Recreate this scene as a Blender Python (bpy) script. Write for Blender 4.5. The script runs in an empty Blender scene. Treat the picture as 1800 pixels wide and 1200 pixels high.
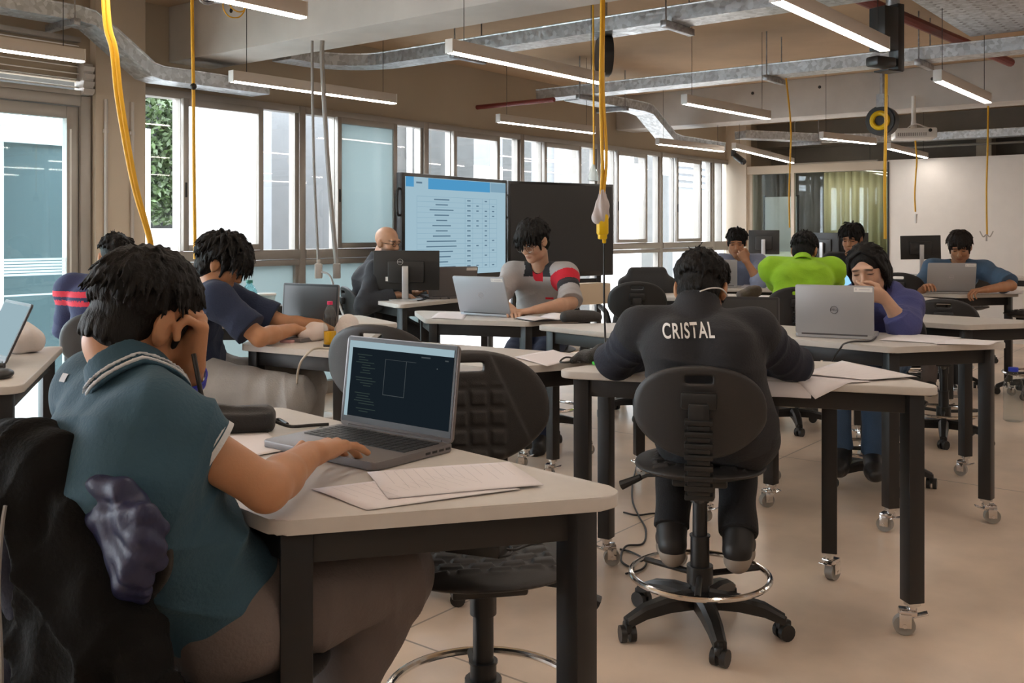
import bpy, bmesh, math, random
import numpy as np
from mathutils import Vector, Matrix, noise
from mathutils.bvhtree import BVHTree

SC = bpy.context.scene
COL = SC.collection
V = Vector
PI = math.pi

# ------------------------------------------------------------ camera
CAM_Z = 1.275          # eye height of the photographer
F = 1723.0             # focal length in pixels of the 1800 px wide frame
HOR = 405.0            # horizon row
cd = bpy.data.cameras.new('camera')
cam = bpy.data.objects.new('camera', cd)
COL.objects.link(cam)
cam.location = (0, 0, CAM_Z)
cam.rotation_euler = (PI / 2, 0, 0)
cd.sensor_width = 36.0
cd.lens = 36.0 * F / 1800.0
cd.shift_y = -(600.0 - HOR) / 1800.0
cd.clip_start = 0.05
cd.clip_end = 200
SC.camera = cam

# ------------------------------------------------------------ colour, world, sun
SC.view_settings.view_transform = 'Standard'
SC.view_settings.look = 'None'
SC.view_settings.gamma = 1.0
SC.view_settings.use_curve_mapping = False
SC.view_settings.exposure = 0.08
try:
    SC.cycles.use_denoising = True
    SC.cycles.max_bounces = 8
    SC.cycles.transparent_max_bounces = 16
    SC.cycles.sample_clamp_indirect = 6.0
    SC.cycles.caustics_reflective = False
    SC.cycles.caustics_refractive = False
except Exception:
    pass
wd = bpy.data.worlds.new('sky')
SC.world = wd
wd.use_nodes = True
bg = wd.node_tree.nodes['Background']
bg.inputs['Color'].default_value = (0.86, 0.93, 1.0, 1)
bg.inputs['Strength'].default_value = 12.5
LAMP_STRENGTH = 33.0
sl = bpy.data.lights.new('sun', 'SUN')
sl.energy = 2.0
sl.angle = math.radians(12)
sl.color = (1.0, 0.96, 0.9)
so = bpy.data.objects.new('sun', sl)
COL.objects.link(so)
so.rotation_euler = (math.radians(38), math.radians(-30), 0)

# ------------------------------------------------------------ frames of reference
UX, UY = 0.6167, 0.7872                 # direction along the window wall
TH = math.atan2(UY, UX)


def UV(u, v, z=0.0):
    return V((u * UX - v * UY, u * UY + v * UX, z))


def at(px, py, z):
    """the point of the horizontal plane z that the photograph shows at px, py"""
    Y = (CAM_Z - z) * F / (py - HOR)
    return V(((px - 900.0) / F * Y, Y, z))


def J(px, py, Y):
    return V(((px - 900.0) / F * Y, Y, CAM_Z - (py - HOR) / F * Y))


def wallu(px, v):
    t = (px - 900.0) / F
    Y = v / (UX - UY * t)
    return Y * (UX * t + UY)


# ------------------------------------------------------------ mesh helpers
def setp(o, label=None, cat=None, group=None, kind=None):
    if label: o['label'] = label
    if cat: o['category'] = cat
    if group: o['group'] = group
    if kind: o['kind'] = kind
    return o


def empty(name, loc=(0, 0, 0), rz=0.0, label=None, cat=None, group=None, kind=None):
    o = bpy.data.objects.new(name, None)
    o.empty_display_size = 0.1
    COL.objects.link(o)
    o.location = loc
    o.rotation_euler = (0, 0, rz)
    return setp(o, label, cat, group, kind)


def link(name, me, mats=None, parent=None):
    o = bpy.data.objects.new(name, me)
    COL.objects.link(o)
    if mats is not None:
        if not isinstance(mats, (list, tuple)): mats = [mats]
        for m in mats: me.materials.append(m)
    if parent is not None: o.parent = parent
    return o


KIDS = {}


def copy_tree(o, parent=None):
    c = o.copy()
    COL.objects.link(c)
    if parent is not None: c.parent = parent
    for ch in o.children: copy_tree(ch, c)
    return c


class MB:
    """collects shapes into one mesh"""
    def __init__(s):
        s.bm = bmesh.new()
        s.mi = 0

    def _tag(s, faces):
        for f in faces: f.material_index = s.mi

    def box(s, c, size, rot=None, bev=0.0, seg=2):
        r = bmesh.ops.create_cube(s.bm, size=1.0)
        vs = r['verts']
        M = Matrix.Diagonal((size[0], size[1], size[2], 1))
        if rot is not None: M = rot.to_4x4() @ M
        M = Matrix.Translation(V(c)) @ M
        bmesh.ops.transform(s.bm, matrix=M, verts=vs)
        fs = set(f for v in vs for f in v.link_faces)
        if bev > 0:
            es = list(set(e for v in vs for e in v.link_edges))
            rr = bmesh.ops.bevel(s.bm, geom=es, offset=bev, segments=seg, profile=0.5, affect='EDGES')
            fs = set(rr['faces']) | set(f for f in fs if f.is_valid)
            fs |= set(f for v in rr['verts'] for f in v.link_faces)
        s._tag(fs)
        return s

    def cyl(s, a, b, r, r2=None, n=16, cap=True):
        a, b = V(a), V(b)
        d = b - a
        L = d.length
        if L < 1e-6: return s
        q = V((0, 0, 1)).rotation_difference(d.normalized()).to_matrix().to_4x4()
        M = Matrix.Translation((a + b) / 2) @ q
        rr = bmesh.ops.create_cone(s.bm, cap_ends=cap, segments=n, radius1=r, radius2=r if r2 is None else r2, depth=L, matrix=M)
        s._tag(set(f for v in rr['verts'] for f in v.link_faces))
        return s

    def sphere(s, c, r, n=12):
        M = Matrix.Translation(V(c))
        if isinstance(r, (tuple, list)):
            M = M @ Matrix.Diagonal((r[0], r[1], r[2], 1)); rad = 1.0
        else: rad = r
        rr = bmesh.ops.create_uvsphere(s.bm, u_segments=n, v_segments=max(6, n // 2 + 2), radius=rad, matrix=M)
        s._tag(set(f for v in rr['verts'] for f in v.link_faces))
        return s

    def tube(s, pts, r, n=8, closed=False, cap=True):
        pts = [V(p) for p in pts]
        N = len(pts)
        rings = []
        prev = None
        for i, p in enumerate(pts):
            if closed:
                t = (pts[(i + 1) % N] - pts[i - 1])
            else:
                t = pts[min(i + 1, N - 1)] - pts[max(i - 1, 0)]
            if t.length < 1e-9: t = V((0, 0, 1))
            t.normalize()
            if prev is None:
                a = t.orthogonal().normalized()
            else:
                a = prev - t * prev.dot(t)
                a = a.normalized() if a.length > 1e-6 else t.orthogonal().normalized()
            prev = a
            b = t.cross(a)
            rad = r[i] if isinstance(r, (list, tuple)) else r
            rings.append([s.bm.verts.new(p + (a * math.cos(2 * PI * k / n) + b * math.sin(2 * PI * k / n)) * rad) for k in range(n)])
        fs = []
        for i in range(N if closed else N - 1):
            A, B = rings[i], rings[(i + 1) % N]
            for k in range(n):
                fs.append(s.bm.faces.new((A[k], A[(k + 1) % n], B[(k + 1) % n], B[k])))
        if cap and not closed:
            fs.append(s.bm.faces.new(rings[0][::-1]))
            fs.append(s.bm.faces.new(rings[-1]))
        s._tag(fs)
        return s

    def lathe(s, prof, c=(0, 0, 0), n=24):
        c = V(c)
        rings = []
        for r, z in prof:
            if r < 1e-6:
                rings.append([s.bm.verts.new(c + V((0, 0, z)))])
            else:
                rings.append([s.bm.verts.new(c + V((r * math.cos(2 * PI * k / n), r * math.sin(2 * PI * k / n), z))) for k in range(n)])
        fs = []
        for A, B in zip(rings, rings[1:]):
            for k in range(n):
                k2 = (k + 1) % n
                if len(A) == 1 and len(B) == 1: continue
                if len(A) == 1: fs.append(s.bm.faces.new((A[0], B[k2], B[k])))
                elif len(B) == 1: fs.append(s.bm.faces.new((A[k], A[k2], B[0])))
                else: fs.append(s.bm.faces.new((A[k], A[k2], B[k2], B[k])))
        s._tag(fs)
        return s

    def prism(s, poly, z0, z1, M=None, bev=0.0):
        M = M or Matrix.Identity(4)
        lo = [s.bm.verts.new(M @ V((x, y, z0))) for x, y in poly]
        hi = [s.bm.verts.new(M @ V((x, y, z1))) for x, y in poly]
        fs = [s.bm.faces.new(lo[::-1]), s.bm.faces.new(hi)]
        n = len(poly)
        for i in range(n):
            fs.append(s.bm.faces.new((lo[i], lo[(i + 1) % n], hi[(i + 1) % n], hi[i])))
        if bev > 0:
            es = list(set(fs[0].edges) | set(fs[1].edges))
            rr = bmesh.ops.bevel(s.bm, geom=es, offset=bev, segments=2, profile=0.5, affect='EDGES')
            fs = [f for f in fs if f.is_valid] + list(rr['faces'])
        s._tag(fs)
        return s

    def quad(s, a, b, c, d):
        s._tag([s.bm.faces.new([s.bm.verts.new(V(p)) for p in (a, b, c, d)])])
        return s

    def mesh(s, name, sharp=35, smooth=True):
        me = bpy.data.meshes.new(name)
        bmesh.ops.recalc_face_normals(s.bm, faces=s.bm.faces[:])
        s.bm.to_mesh(me)
        s.bm.free()
        if smooth:
            me.shade_smooth()
            me.set_sharp_from_angle(angle=math.radians(sharp))
        return me

    def build(s, name, mats=None, parent=None, loc=None, sharp=35, smooth=True):
        o = link(name, s.mesh(name, sharp, smooth), mats, parent)
        if loc is not None: o.location = loc
        return o


def Rz(a): return Matrix.Rotation(a, 3, 'Z')
def Rx(a): return Matrix.Rotation(a, 3, 'X')
def Ry(a): return Matrix.Rotation(a, 3, 'Y')


def round_poly(pts, r, n=6):
    out = []
    N = len(pts)
    for i in range(N):
        p0, p, p1 = V(pts[i - 1]).to_2d(), V(pts[i]).to_2d(), V(pts[(i + 1) % N]).to_2d()
        a, b = (p0 - p).normalized(), (p1 - p).normalized()
        ang = a.angle(b)
        rr = r
        t = rr / math.tan(ang / 2)
        c = p + (a + b).normalized() * (rr / math.sin(ang / 2))
        s0, s1 = p + a * t - c, p + b * t - c
        a0 = math.atan2(s0.y, s0.x)
        a1 = math.atan2(s1.y, s1.x)
        while a1 - a0 > PI: a1 -= 2 * PI
        while a1 - a0 < -PI: a1 += 2 * PI
        for k in range(n + 1):
            w = a0 + (a1 - a0) * k / n
            out.append((c.x + rr * math.cos(w), c.y + rr * math.sin(w)))
    return out


def bez(p, n=14):
    """Catmull-Rom through points"""
    p = [V(q) for q in p]
    out = []
    for i in range(len(p) - 1):
        p0, p1, p2, p3 = p[max(i - 1, 0)], p[i], p[i + 1], p[min(i + 2, len(p) - 1)]
        for k in range(n):
            t = k / n
            out.append(0.5 * ((2 * p1) + (p2 - p0) * t + (2 * p0 - 5 * p1 + 4 * p2 - p3) * t * t + (3 * p1 - p0 - 3 * p2 + p3) * t ** 3))
    out.append(p[-1])
    return out


# ------------------------------------------------------------ materials
def mat(name, col, rough=0.5, metal=0.0, var=0.0, vscale=8.0, bump=0.0, bscale=60.0, spec=None, emit=None, estr=0.0, coat=0.0, sheen=0.0, stretch=None, col2=None):
    m = bpy.data.materials.new(name)
    m.use_nodes = True
    nt = m.node_tree
    b = nt.nodes['Principled BSDF']
    b.inputs['Base Color'].default_value = (*col, 1)
    b.inputs['Roughness'].default_value = rough
    b.inputs['Metallic'].default_value = metal
    if spec is not None: b.inputs['Specular IOR Level'].default_value = spec
    if coat: b.inputs['Coat Weight'].default_value = coat
    if sheen: b.inputs['Sheen Weight'].default_value = sheen
    if emit:
        b.inputs['Emission Color'].default_value = (*emit, 1)
        b.inputs['Emission Strength'].default_value = estr
    tc = None
    if var or bump or col2:
        tc = nt.nodes.new('ShaderNodeTexCoord')
        src = tc.outputs['Object']
        if stretch:
            mp = nt.nodes.new('ShaderNodeMapping')
            mp.inputs['Scale'].default_value = stretch
            nt.links.new(src, mp.inputs['Vector'])
            src = mp.outputs['Vector']
    if var or col2:
        n = nt.nodes.new('ShaderNodeTexNoise')
        n.inputs['Scale'].default_value = vscale
        n.inputs['Detail'].default_value = 6
        nt.links.new(src, n.inputs['Vector'])
        mx = nt.nodes.new('ShaderNodeMix')
        mx.data_type = 'RGBA'
        c2 = col2 or tuple(max(0.0, c * (1 - var)) for c in col)
        c1 = col if col2 else tuple(min(1.0, c * (1 + var)) for c in col)
        mx.inputs[6].default_value = (*c1, 1)
        mx.inputs[7].default_value = (*c2, 1)
        rp = nt.nodes.new('ShaderNodeMapRange')
        rp.inputs[1].default_value = 0.3
        rp.inputs[2].default_value = 0.7
        nt.links.new(n.outputs['Fac'], rp.inputs[0])
        nt.links.new(rp.outputs[0], mx.inputs[0])
        nt.links.new(mx.outputs[2], b.inputs['Base Color'])
    if bump:
        n2 = nt.nodes.new('ShaderNodeTexNoise')
        n2.inputs['Scale'].default_value = bscale
        n2.inputs['Detail'].default_value = 4
        nt.links.new(src, n2.inputs['Vector'])
        bp = nt.nodes.new('ShaderNodeBump')
        bp.inputs['Strength'].default_value = bump
        bp.inputs['Distance'].default_value = 0.01
        nt.links.new(n2.outputs['Fac'], bp.inputs['Height'])
        nt.links.new(bp.outputs['Normal'], b.inputs['Normal'])
    return m


def glass_mat(name, tint=(1, 1, 1), refl=1.0, frost=0.0, frost_col=(0.8, 0.9, 0.9)):
    m = bpy.data.materials.new(name)
    m.use_nodes = True
    nt = m.node_tree
    nt.nodes.clear()
    out = nt.nodes.new('ShaderNodeOutputMaterial')
    tr = nt.nodes.new('ShaderNodeBsdfTransparent')
    tr.inputs[0].default_value = (*tint, 1)
    gl = nt.nodes.new('ShaderNodeBsdfGlossy')
    gl.inputs['Roughness'].default_value = 0.02
    fr = nt.nodes.new('ShaderNodeFresnel')
    geo = nt.nodes.new('ShaderNodeNewGeometry')
    ior = nt.nodes.new('ShaderNodeMapRange')
    ior.inputs[3].default_value = 1.45
    ior.inputs[4].default_value = 1 / 1.45      # same reflection on the far face of the thin pane
    nt.links.new(geo.outputs['Backfacing'], ior.inputs[0])
    nt.links.new(ior.outputs[0], fr.inputs[0])
    mu = nt.nodes.new('ShaderNodeMath')
    mu.operation = 'MULTIPLY'
    mu.inputs[1].default_value = refl
    nt.links.new(fr.outputs[0], mu.inputs[0])
    mx = nt.nodes.new('ShaderNodeMixShader')
    nt.links.new(mu.outputs[0], mx.inputs[0])
    base = tr.outputs[0]
    if frost > 0:
        tl = nt.nodes.new('ShaderNodeBsdfTranslucent')
        tl.inputs[0].default_value = (*frost_col, 1)
        df = nt.nodes.new('ShaderNodeBsdfDiffuse')
        df.inputs[0].default_value = (*frost_col, 1)
        m2 = nt.nodes.new('ShaderNodeMixShader')
        m2.inputs[0].default_value = 0.35
        nt.links.new(tl.outputs[0], m2.inputs[1])
        nt.links.new(df.outputs[0], m2.inputs[2])
        m3 = nt.nodes.new('ShaderNodeMixShader')
        m3.inputs[0].default_value = frost
        nt.links.new(tr.outputs[0], m3.inputs[1])
        nt.links.new(m2.outputs[0], m3.inputs[2])
        base = m3.outputs[0]
    nt.links.new(base, mx.inputs[1])
    nt.links.new(gl.outputs[0], mx.inputs[2])
    nt.links.new(mx.outputs[0], out.inputs[0])
    return m


def emit_mat(name, col, s):
    m = bpy.data.materials.new(name)
    m.use_nodes = True
    nt = m.node_tree
    nt.nodes.clear()
    out = nt.nodes.new('ShaderNodeOutputMaterial')
    e = nt.nodes.new('ShaderNodeEmission')
    e.inputs[0].default_value = (*col, 1)
    e.inputs[1].default_value = s
    nt.links.new(e.outputs[0], out.inputs[0])
    return m


def galv_mat(name, base=(0.55, 0.58, 0.61)):
    m = mat(name, base, rough=0.38, metal=0.85)
    nt = m.node_tree
    b = nt.nodes['Principled BSDF']
    tc = nt.nodes.new('ShaderNodeTexCoord')
    vo = nt.nodes.new('ShaderNodeTexVoronoi')
    vo.inputs['Scale'].default_value = 38
    nt.links.new(tc.outputs['Object'], vo.inputs['Vector'])
    mx = nt.nodes.new('ShaderNodeMix')
    mx.data_type = 'RGBA'
    mx.inputs[6].default_value = (*[c * 0.8 for c in base], 1)
    mx.inputs[7].default_value = (*[min(1, c * 1.25) for c in base], 1)
    sx = nt.nodes.new('ShaderNodeSeparateColor')
    nt.links.new(vo.outputs['Color'], sx.inputs[0])
    nt.links.new(sx.outputs[0], mx.inputs[0])
    nt.links.new(mx.outputs[2], b.inputs['Base Color'])
    mr = nt.nodes.new('ShaderNodeMapRange')
    mr.inputs[3].default_value = 0.28
    mr.inputs[4].default_value = 0.5
    nt.links.new(sx.outputs[1], mr.inputs[0])
    nt.links.new(mr.outputs[0], b.inputs['Roughness'])
    return m


def concrete_mat(name, col, rough=0.7, panel=None, var=0.18, coat=0.0, bump=0.06):
    """panel = (length, height, line width) of the shutter-board joints"""
    m = mat(name, col, rough=rough, var=var, vscale=2.2, bump=bump, bscale=25, coat=coat)
    if panel:
        nt = m.node_tree
        b = nt.nodes['Principled BSDF']
        src = b.inputs['Base Color'].links[0].from_socket
        tc = nt.nodes.new('ShaderNodeTexCoord')
        sp = nt.nodes.new('ShaderNodeSeparateXYZ')
        nt.links.new(tc.outputs['Object'], sp.inputs[0])
        fac = None
        for ax, per in ((panel[3], panel[0]), (panel[4], panel[1])):
            if not per: continue
            md = nt.nodes.new('ShaderNodeMath'); md.operation = 'PINGPONG'
            md.inputs[1].default_value = per / 2
            ad = nt.nodes.new('ShaderNodeMath'); ad.operation = 'ADD'
            ad.inputs[1].default_value = 100 * per + panel[5]
            nt.links.new(sp.outputs[ax], ad.inputs[0])
            nt.links.new(ad.outputs[0], md.inputs[0])
            lt = nt.nodes.new('ShaderNodeMath'); lt.operation = 'LESS_THAN'
            lt.inputs[1].default_value = panel[2]
            nt.links.new(md.outputs[0], lt.inputs[0])
            if fac is None: fac = lt.outputs[0]
            else:
                mm = nt.nodes.new('ShaderNodeMath'); mm.operation = 'MAXIMUM'
                nt.links.new(fac, mm.inputs[0]); nt.links.new(lt.outputs[0], mm.inputs[1])
                fac = mm.outputs[0]
        mx = nt.nodes.new('ShaderNodeMix'); mx.data_type = 'RGBA'
        nt.links.new(fac, mx.inputs[0])
        nt.links.new(src, mx.inputs[6])
        mx.inputs[7].default_value = (*[c * 0.45 for c in col], 1)
        nt.links.new(mx.outputs[2], b.inputs['Base Color'])
    return m


M = {}
M['floor'] = concrete_mat('floor_polished', (0.70, 0.56, 0.44), rough=0.3, panel=(3.1, 3.1, 0.004, 0, 1, 0.9), var=0.2, bump=0.015)
M['ceiling'] = mat('ceiling_board', (0.52, 0.37, 0.24), rough=0.8, var=0.12, vscale=1.6, bump=0.05, bscale=14)
M['beam'] = concrete_mat('beam_concrete', (0.55, 0.525, 0.50), rough=0.75, panel=(2.1, 0, 0.004, 0, 1, 0.55), var=0.13)
M['wall'] = mat('wall_plaster', (0.40, 0.335, 0.255), rough=0.85, var=0.05, vscale=1.5, bump=0.03)
M['pillar'] = mat('pillar_plaster', (0.56, 0.48, 0.385), rough=0.8, var=0.04, vscale=2)
M['white_wall'] = mat('wall_white', (0.80, 0.77, 0.74), rough=0.6, var=0.02)
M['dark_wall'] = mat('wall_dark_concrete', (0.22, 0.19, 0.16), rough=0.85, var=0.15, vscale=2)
M['alu'] = mat('aluminium_frame', (0.36, 0.335, 0.305), rough=0.42, metal=0.35, var=0.04)
M['alu_light'] = mat('aluminium_light', (0.50, 0.47, 0.44), rough=0.42, metal=0.3)
M['galv'] = galv_mat('galvanised_steel')
M['galv_dark'] = galv_mat('galvanised_strut', (0.33, 0.33, 0.34))
M['glass'] = glass_mat('window_glass')
M['glass_tint'] = glass_mat('door_glass', tint=(0.86, 0.95, 0.96))
M['frost'] = glass_mat('frosted_glass', frost=0.88, frost_col=(0.36, 0.425, 0.425))
M['ext_white'] = mat('exterior_white', (0.86, 0.86, 0.85), rough=0.8)
M['ext_grey'] = mat('exterior_grey', (0.060, 0.060, 0.058), rough=0.8, var=0.15)
M['ext_pale'] = mat('exterior_pale', (0.145, 0.155, 0.165), rough=0.8, var=0.05)
M['ext_dark'] = mat('exterior_dark', (0.026, 0.029, 0.029), rough=0.6, var=0.2)
M['ext_teal'] = mat('exterior_teal_glass', (0.10, 0.14, 0.155), rough=0.25)
M['ext_floor'] = mat('exterior_paving', (0.55, 0.54, 0.52), rough=0.8)
M['leaf'] = mat('leaf', (0.035, 0.060, 0.018), rough=0.5, var=0.6, vscale=9)
M['table'] = mat('table_laminate', (0.60, 0.565, 0.525), rough=0.42, var=0.03, vscale=30)
M['black'] = mat('black_steel', (0.012, 0.011, 0.011), rough=0.42)
M['chrome'] = mat('chrome', (0.72, 0.70, 0.68), rough=0.14, metal=1.0)
M['wheel'] = mat('caster_wheel', (0.33, 0.31, 0.28), rough=0.4)
M['rubber'] = mat('black_polyurethane', (0.024, 0.022, 0.021), rough=0.48, bump=0.12, bscale=450)
M['plastic'] = mat('black_plastic', (0.014, 0.0135, 0.013), rough=0.38)
M['white_plastic'] = mat('white_plastic', (0.78, 0.77, 0.75), rough=0.4)
M['grey_plastic'] = mat('grey_plastic', (0.30, 0.29, 0.28), rough=0.45)
M['yellow'] = mat('yellow_cable', (0.72, 0.39, 0.012), rough=0.45)
M['yellow_bright'] = mat('yellow_plug', (0.85, 0.55, 0.01), rough=0.35)
M['red_pipe'] = mat('red_pipe', (0.20, 0.035, 0.03), rough=0.5)
M['lamp'] = emit_mat('led_diffuser', (1.0, 0.90, 0.80), LAMP_STRENGTH)
M['lamp_body'] = mat('lamp_housing', (0.62, 0.57, 0.52), rough=0.5, metal=0.1)
M['paper'] = mat('paper', (0.80, 0.755, 0.765), rough=0.75)
M['ink'] = mat('printed_ink', (0.60, 0.57, 0.59), rough=0.8)
M['silver'] = mat('laptop_silver', (0.40, 0.40, 0.41), rough=0.42, metal=0.35)
M['silver_blue'] = mat('laptop_silver_blue', (0.43, 0.45, 0.49), rough=0.42, metal=0.35)
M['laptop_dark'] = mat('laptop_charcoal', (0.075, 0.072, 0.075), rough=0.45, metal=0.2)
M['laptop_grey'] = mat('laptop_graphite', (0.19, 0.175, 0.175), rough=0.42, metal=0.35)
M['keys'] = mat('laptop_keys', (0.018, 0.018, 0.019), rough=0.5)
M['screen_off'] = mat('screen_off', (0.03, 0.03, 0.029), rough=0.32)
M['logo'] = mat('logo_silver', (0.52, 0.52, 0.53), rough=0.3, metal=0.6)
M['logo_dark'] = mat('logo_dark', (0.16, 0.16, 0.17), rough=0.3, metal=0.6)
M['label'] = mat('sticker_white', (0.78, 0.77, 0.74), rough=0.6)
M['cloth_black'] = mat('black_nylon', (0.018, 0.0175, 0.018), rough=0.7, bump=0.25, bscale=260, sheen=0.15)
# ============================================================ the room
WV = 5.89            # window wall
BU = 12.26           # back wall
ZC, ZS = 2.78, 2.405  # ceiling, beam soffit
HEAD = 2.22          # window head


def struct(name, mb, m, parent=None, rot=TH, sharp=35):
    o = mb.build(name, m, parent, sharp=sharp)
    if parent is None:
        o.rotation_euler = (0, 0, rot)
        o['kind'] = 'structure'
    return o


def ubox(mb, u0, u1, v0, v1, z0, z1, bev=0.0):
    mb.box(((u0 + u1) / 2, (v0 + v1) / 2, (z0 + z1) / 2), (abs(u1 - u0), abs(v1 - v0), abs(z1 - z0)), bev=bev)
    return mb


struct('floor', ubox(MB(), -4, 15, -9, WV + 0.12, -0.2, 0), M['floor'])
struct('ceiling', ubox(MB(), -4, 15, -9, WV + 0.2, ZC, ZC + 0.2), M['ceiling'])
mb = MB()
ubox(mb, -4, BU + 0.2, WV, WV + 0.16, HEAD, ZC)          # above the windows
ubox(mb, -4, -3.7, WV, WV + 0.16, 0, HEAD)
ubox(mb, 0.8, 1.0, WV, WV + 0.16, 0, HEAD)                # beside the glazed door
ubox(mb, 3.20, 3.50, WV, WV + 0.16, 0, HEAD)
ubox(mb, BU + 0.2, 15, WV, WV + 0.16, 0, ZC)
ubox(mb, 14.8, 15, -9, WV, 0, ZC)
wl = struct('wall_left', mb, M['wall'])
struct('column', ubox(MB(), 3.215, 3.555, WV - 0.07, WV + 0.0, 0, ZC), M['pillar'])
struct('wall_right', ubox(MB(), -4, 15, -9.15, -9, 0, ZC), M['white_wall'])
struct('wall_near', ubox(MB(), -4.15, -4, -9, WV, 0, ZC), M['white_wall'])
# back wall: pillar, glazed partition, long white wall, dark recess over them
struct('wall_back', ubox(MB(), BU - 0.06, BU + 0.1, -9, 3.75, 0, 2.13), M['white_wall'])
struct('pillar', ubox(MB(), BU - 0.05, BU + 0.1, 5.60, WV, 0, ZC), M['pillar'])
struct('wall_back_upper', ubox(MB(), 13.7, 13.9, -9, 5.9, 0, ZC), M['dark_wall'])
mb = MB()
ubox(mb, BU - 0.03, BU + 0.10, 3.75, 5.60, 2.02, 2.125)
ubox(mb, BU + 0.0, BU + 0.06, 5.54, 5.60, 0, 2.02)
ubox(mb, BU + 0.0, BU + 0.06, 4.96, 5.0, 0, 2.02)
ubox(mb, BU + 0.0, BU + 0.06, 3.75, 3.77, 0, 2.02)
struct('trim_1', mb, M['pillar'])
pt = MB(); ubox(pt, BU + 0.025, BU + 0.033, 3.77, 5.54, 0.02, 2.02)
struct('partition_glass', pt, M['glass_tint'])
struct('trim_2', ubox(MB(), BU - 0.075, BU - 0.06, 3.735, 3.755, 0.6, 2.11), M['black'])
struct('pilaster', ubox(MB(), 13.45, 13.7, 2.86, 3.04, 0, ZC), M['pillar'])
# corridor behind the glass: lower panel and folded curtain
M['curtain'] = mat('beige_curtain', (0.50, 0.43, 0.24), rough=0.85)
M['panel_beige'] = mat('beige_panel', (0.62, 0.50, 0.36), rough=0.7)
mb = MB()
pts = []
for k in range(90):
    vv = 3.2 + 1.75 * k / 89
    pts.append((13.3 + 0.035 * math.sin(k * 1.1) + 0.012 * math.sin(k * 2.7 + 1), vv))
vs0 = [mb.bm.verts.new((p[0], p[1], 0.05)) for p in pts]
vs1 = [mb.bm.verts.new((p[0], p[1], 2.08)) for p in pts]
for a in range(89): mb.bm.faces.new((vs0[a], vs0[a + 1], vs1[a + 1], vs1[a]))
o = struct('curtain', mb, M['curtain'], sharp=80)
setp(o, 'beige folded curtain hanging behind the glass partition', 'curtain', kind='thing')
sm = o.modifiers.new('thick', 'SOLIDIFY'); sm.thickness = 0.006
struct('partition_panel', ubox(MB(), BU + 0.04, BU + 0.06, 4.2, 5.5, 0.02, 1.0), M['panel_beige'])

# concrete beams with form-tie holes
def beam(name, u0, u1, holes):
    b = struct(name, ubox(MB(), u0, u1, -9, WV, ZS, ZC, bev=0.006), M['beam'])
    # shutter joints run along v on this object
    h = MB()
    for (v, z) in holes:
        h.cyl((u0 - 0.002, v, z), (u0 + 0.004, v, z), 0.016, n=12)
    h.build('tie_hole', M['black'], b)
    return b


M['beam'].node_tree  # joints every 2.1 m along v
beam('beam', 3.77, 4.12, [(5.2, 2.66), (4.1, 2.66), (2.9, 2.62), (2.0, 2.66), (1.2, 2.66)])
beam('beam', 9.42, 9.80, [(4.9, 2.66), (4.25, 2.68), (3.55, 2.68), (2.5, 2.66), (1.4, 2.66), (0.4, 2.66)])
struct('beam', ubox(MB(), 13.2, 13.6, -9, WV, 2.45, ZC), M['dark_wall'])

# ------------------------------------------------------------ windows: one bay every 1.377 m
BAY = 1.377
U0 = 3.519
fw = 0.042


def window_bay(n, u, frosted_sash=False, frosted_low=False, width=BAY):
    root = empty('window_%d' % n, UV(u, WV), TH, kind='structure')
    f = MB()
    d0, d1 = -0.03, 0.06
    f.mi = 0
    ubox(f, -0.03, 0.03, d0, d1, 0, HEAD, bev=0.004)                      # mullion
    ubox(f, 0.03, width - 0.03, d0, d1, HEAD - 0.055, HEAD, bev=0.004)    # head
    ubox(f, 0.03, width - 0.03, d0, d1, 1.012, 1.055, bev=0.004)          # transom, two profiles
    ubox(f, 0.03, width - 0.03, d0 - 0.012, d1, 1.060, 1.132, bev=0.004)
    ubox(f, 0.03, width - 0.03, d0, d1, 0.0, 0.10, bev=0.004)             # foot
    ubox(f, 0.34, 0.34 + 0.022, d0 + 0.03, d1, 1.132, HEAD - 0.055)
    ubox(f, 0.98, 0.98 + 0.03, d0, d1, 1.132, HEAD - 0.055)
    ubox(f, width - 0.06, width - 0.03, d0 + 0.02, d1, 1.132, HEAD - 0.055)
    ubox(f, width - 0.055, width - 0.03, d0 + 0.02, d1, 0.10, 1.012)
    f.build('window_frame', M['alu'], root)
    s = MB()
    a, b = 0.325, 0.985
    e0, e1 = -0.062, -0.025
    ubox(s, a, a + fw, e0, e1, 1.135, HEAD - 0.05, bev=0.003)
    ubox(s, b - fw, b, e0, e1, 1.135, HEAD - 0.05, bev=0.003)
    ubox(s, a + fw, b - fw, e0, e1, 1.135, 1.135 + fw, bev=0.003)
    ubox(s, a + fw, b - fw, e0, e1, HEAD - 0.05 - 0.05, HEAD - 0.05, bev=0.003)
    so_ = s.build('sash', M['alu'], root)
    h = MB(); ubox(h, a + 0.012, a + 0.024, e0 - 0.006, e0, 1.50, 1.60)
    h.build('handle', M['black'], so_)
    g = MB(); ubox(g, a + fw, b - fw, -0.046, -0.041, 1.135 + fw, HEAD - 0.10)
    g.build('pane', M['frost'] if frosted_sash else M['glass'], so_)
    g = MB(); ubox(g, 0.03, 0.34, 0.02, 0.025, 1.132, HEAD - 0.055)
    g.build('pane', M['glass'], root)
    g = MB(); ubox(g, 1.01, width - 0.06, 0.02, 0.025, 1.132, HEAD - 0.055)
    g.build('pane', M['glass'], root)
    g = MB(); ubox(g, 0.03, width - 0.055, 0.02, 0.025, 0.10, 1.012)
    g.build('pane', M['frost'] if frosted_low else M['glass'], root)
    return root


for k in range(6):
    window_bay(k + 1, U0 + BAY * k, frosted_sash=(k == 1), frosted_low=(k in (0, 1)))
window_bay(7, U0 + BAY * 6, width=0.49) if False else None
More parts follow.
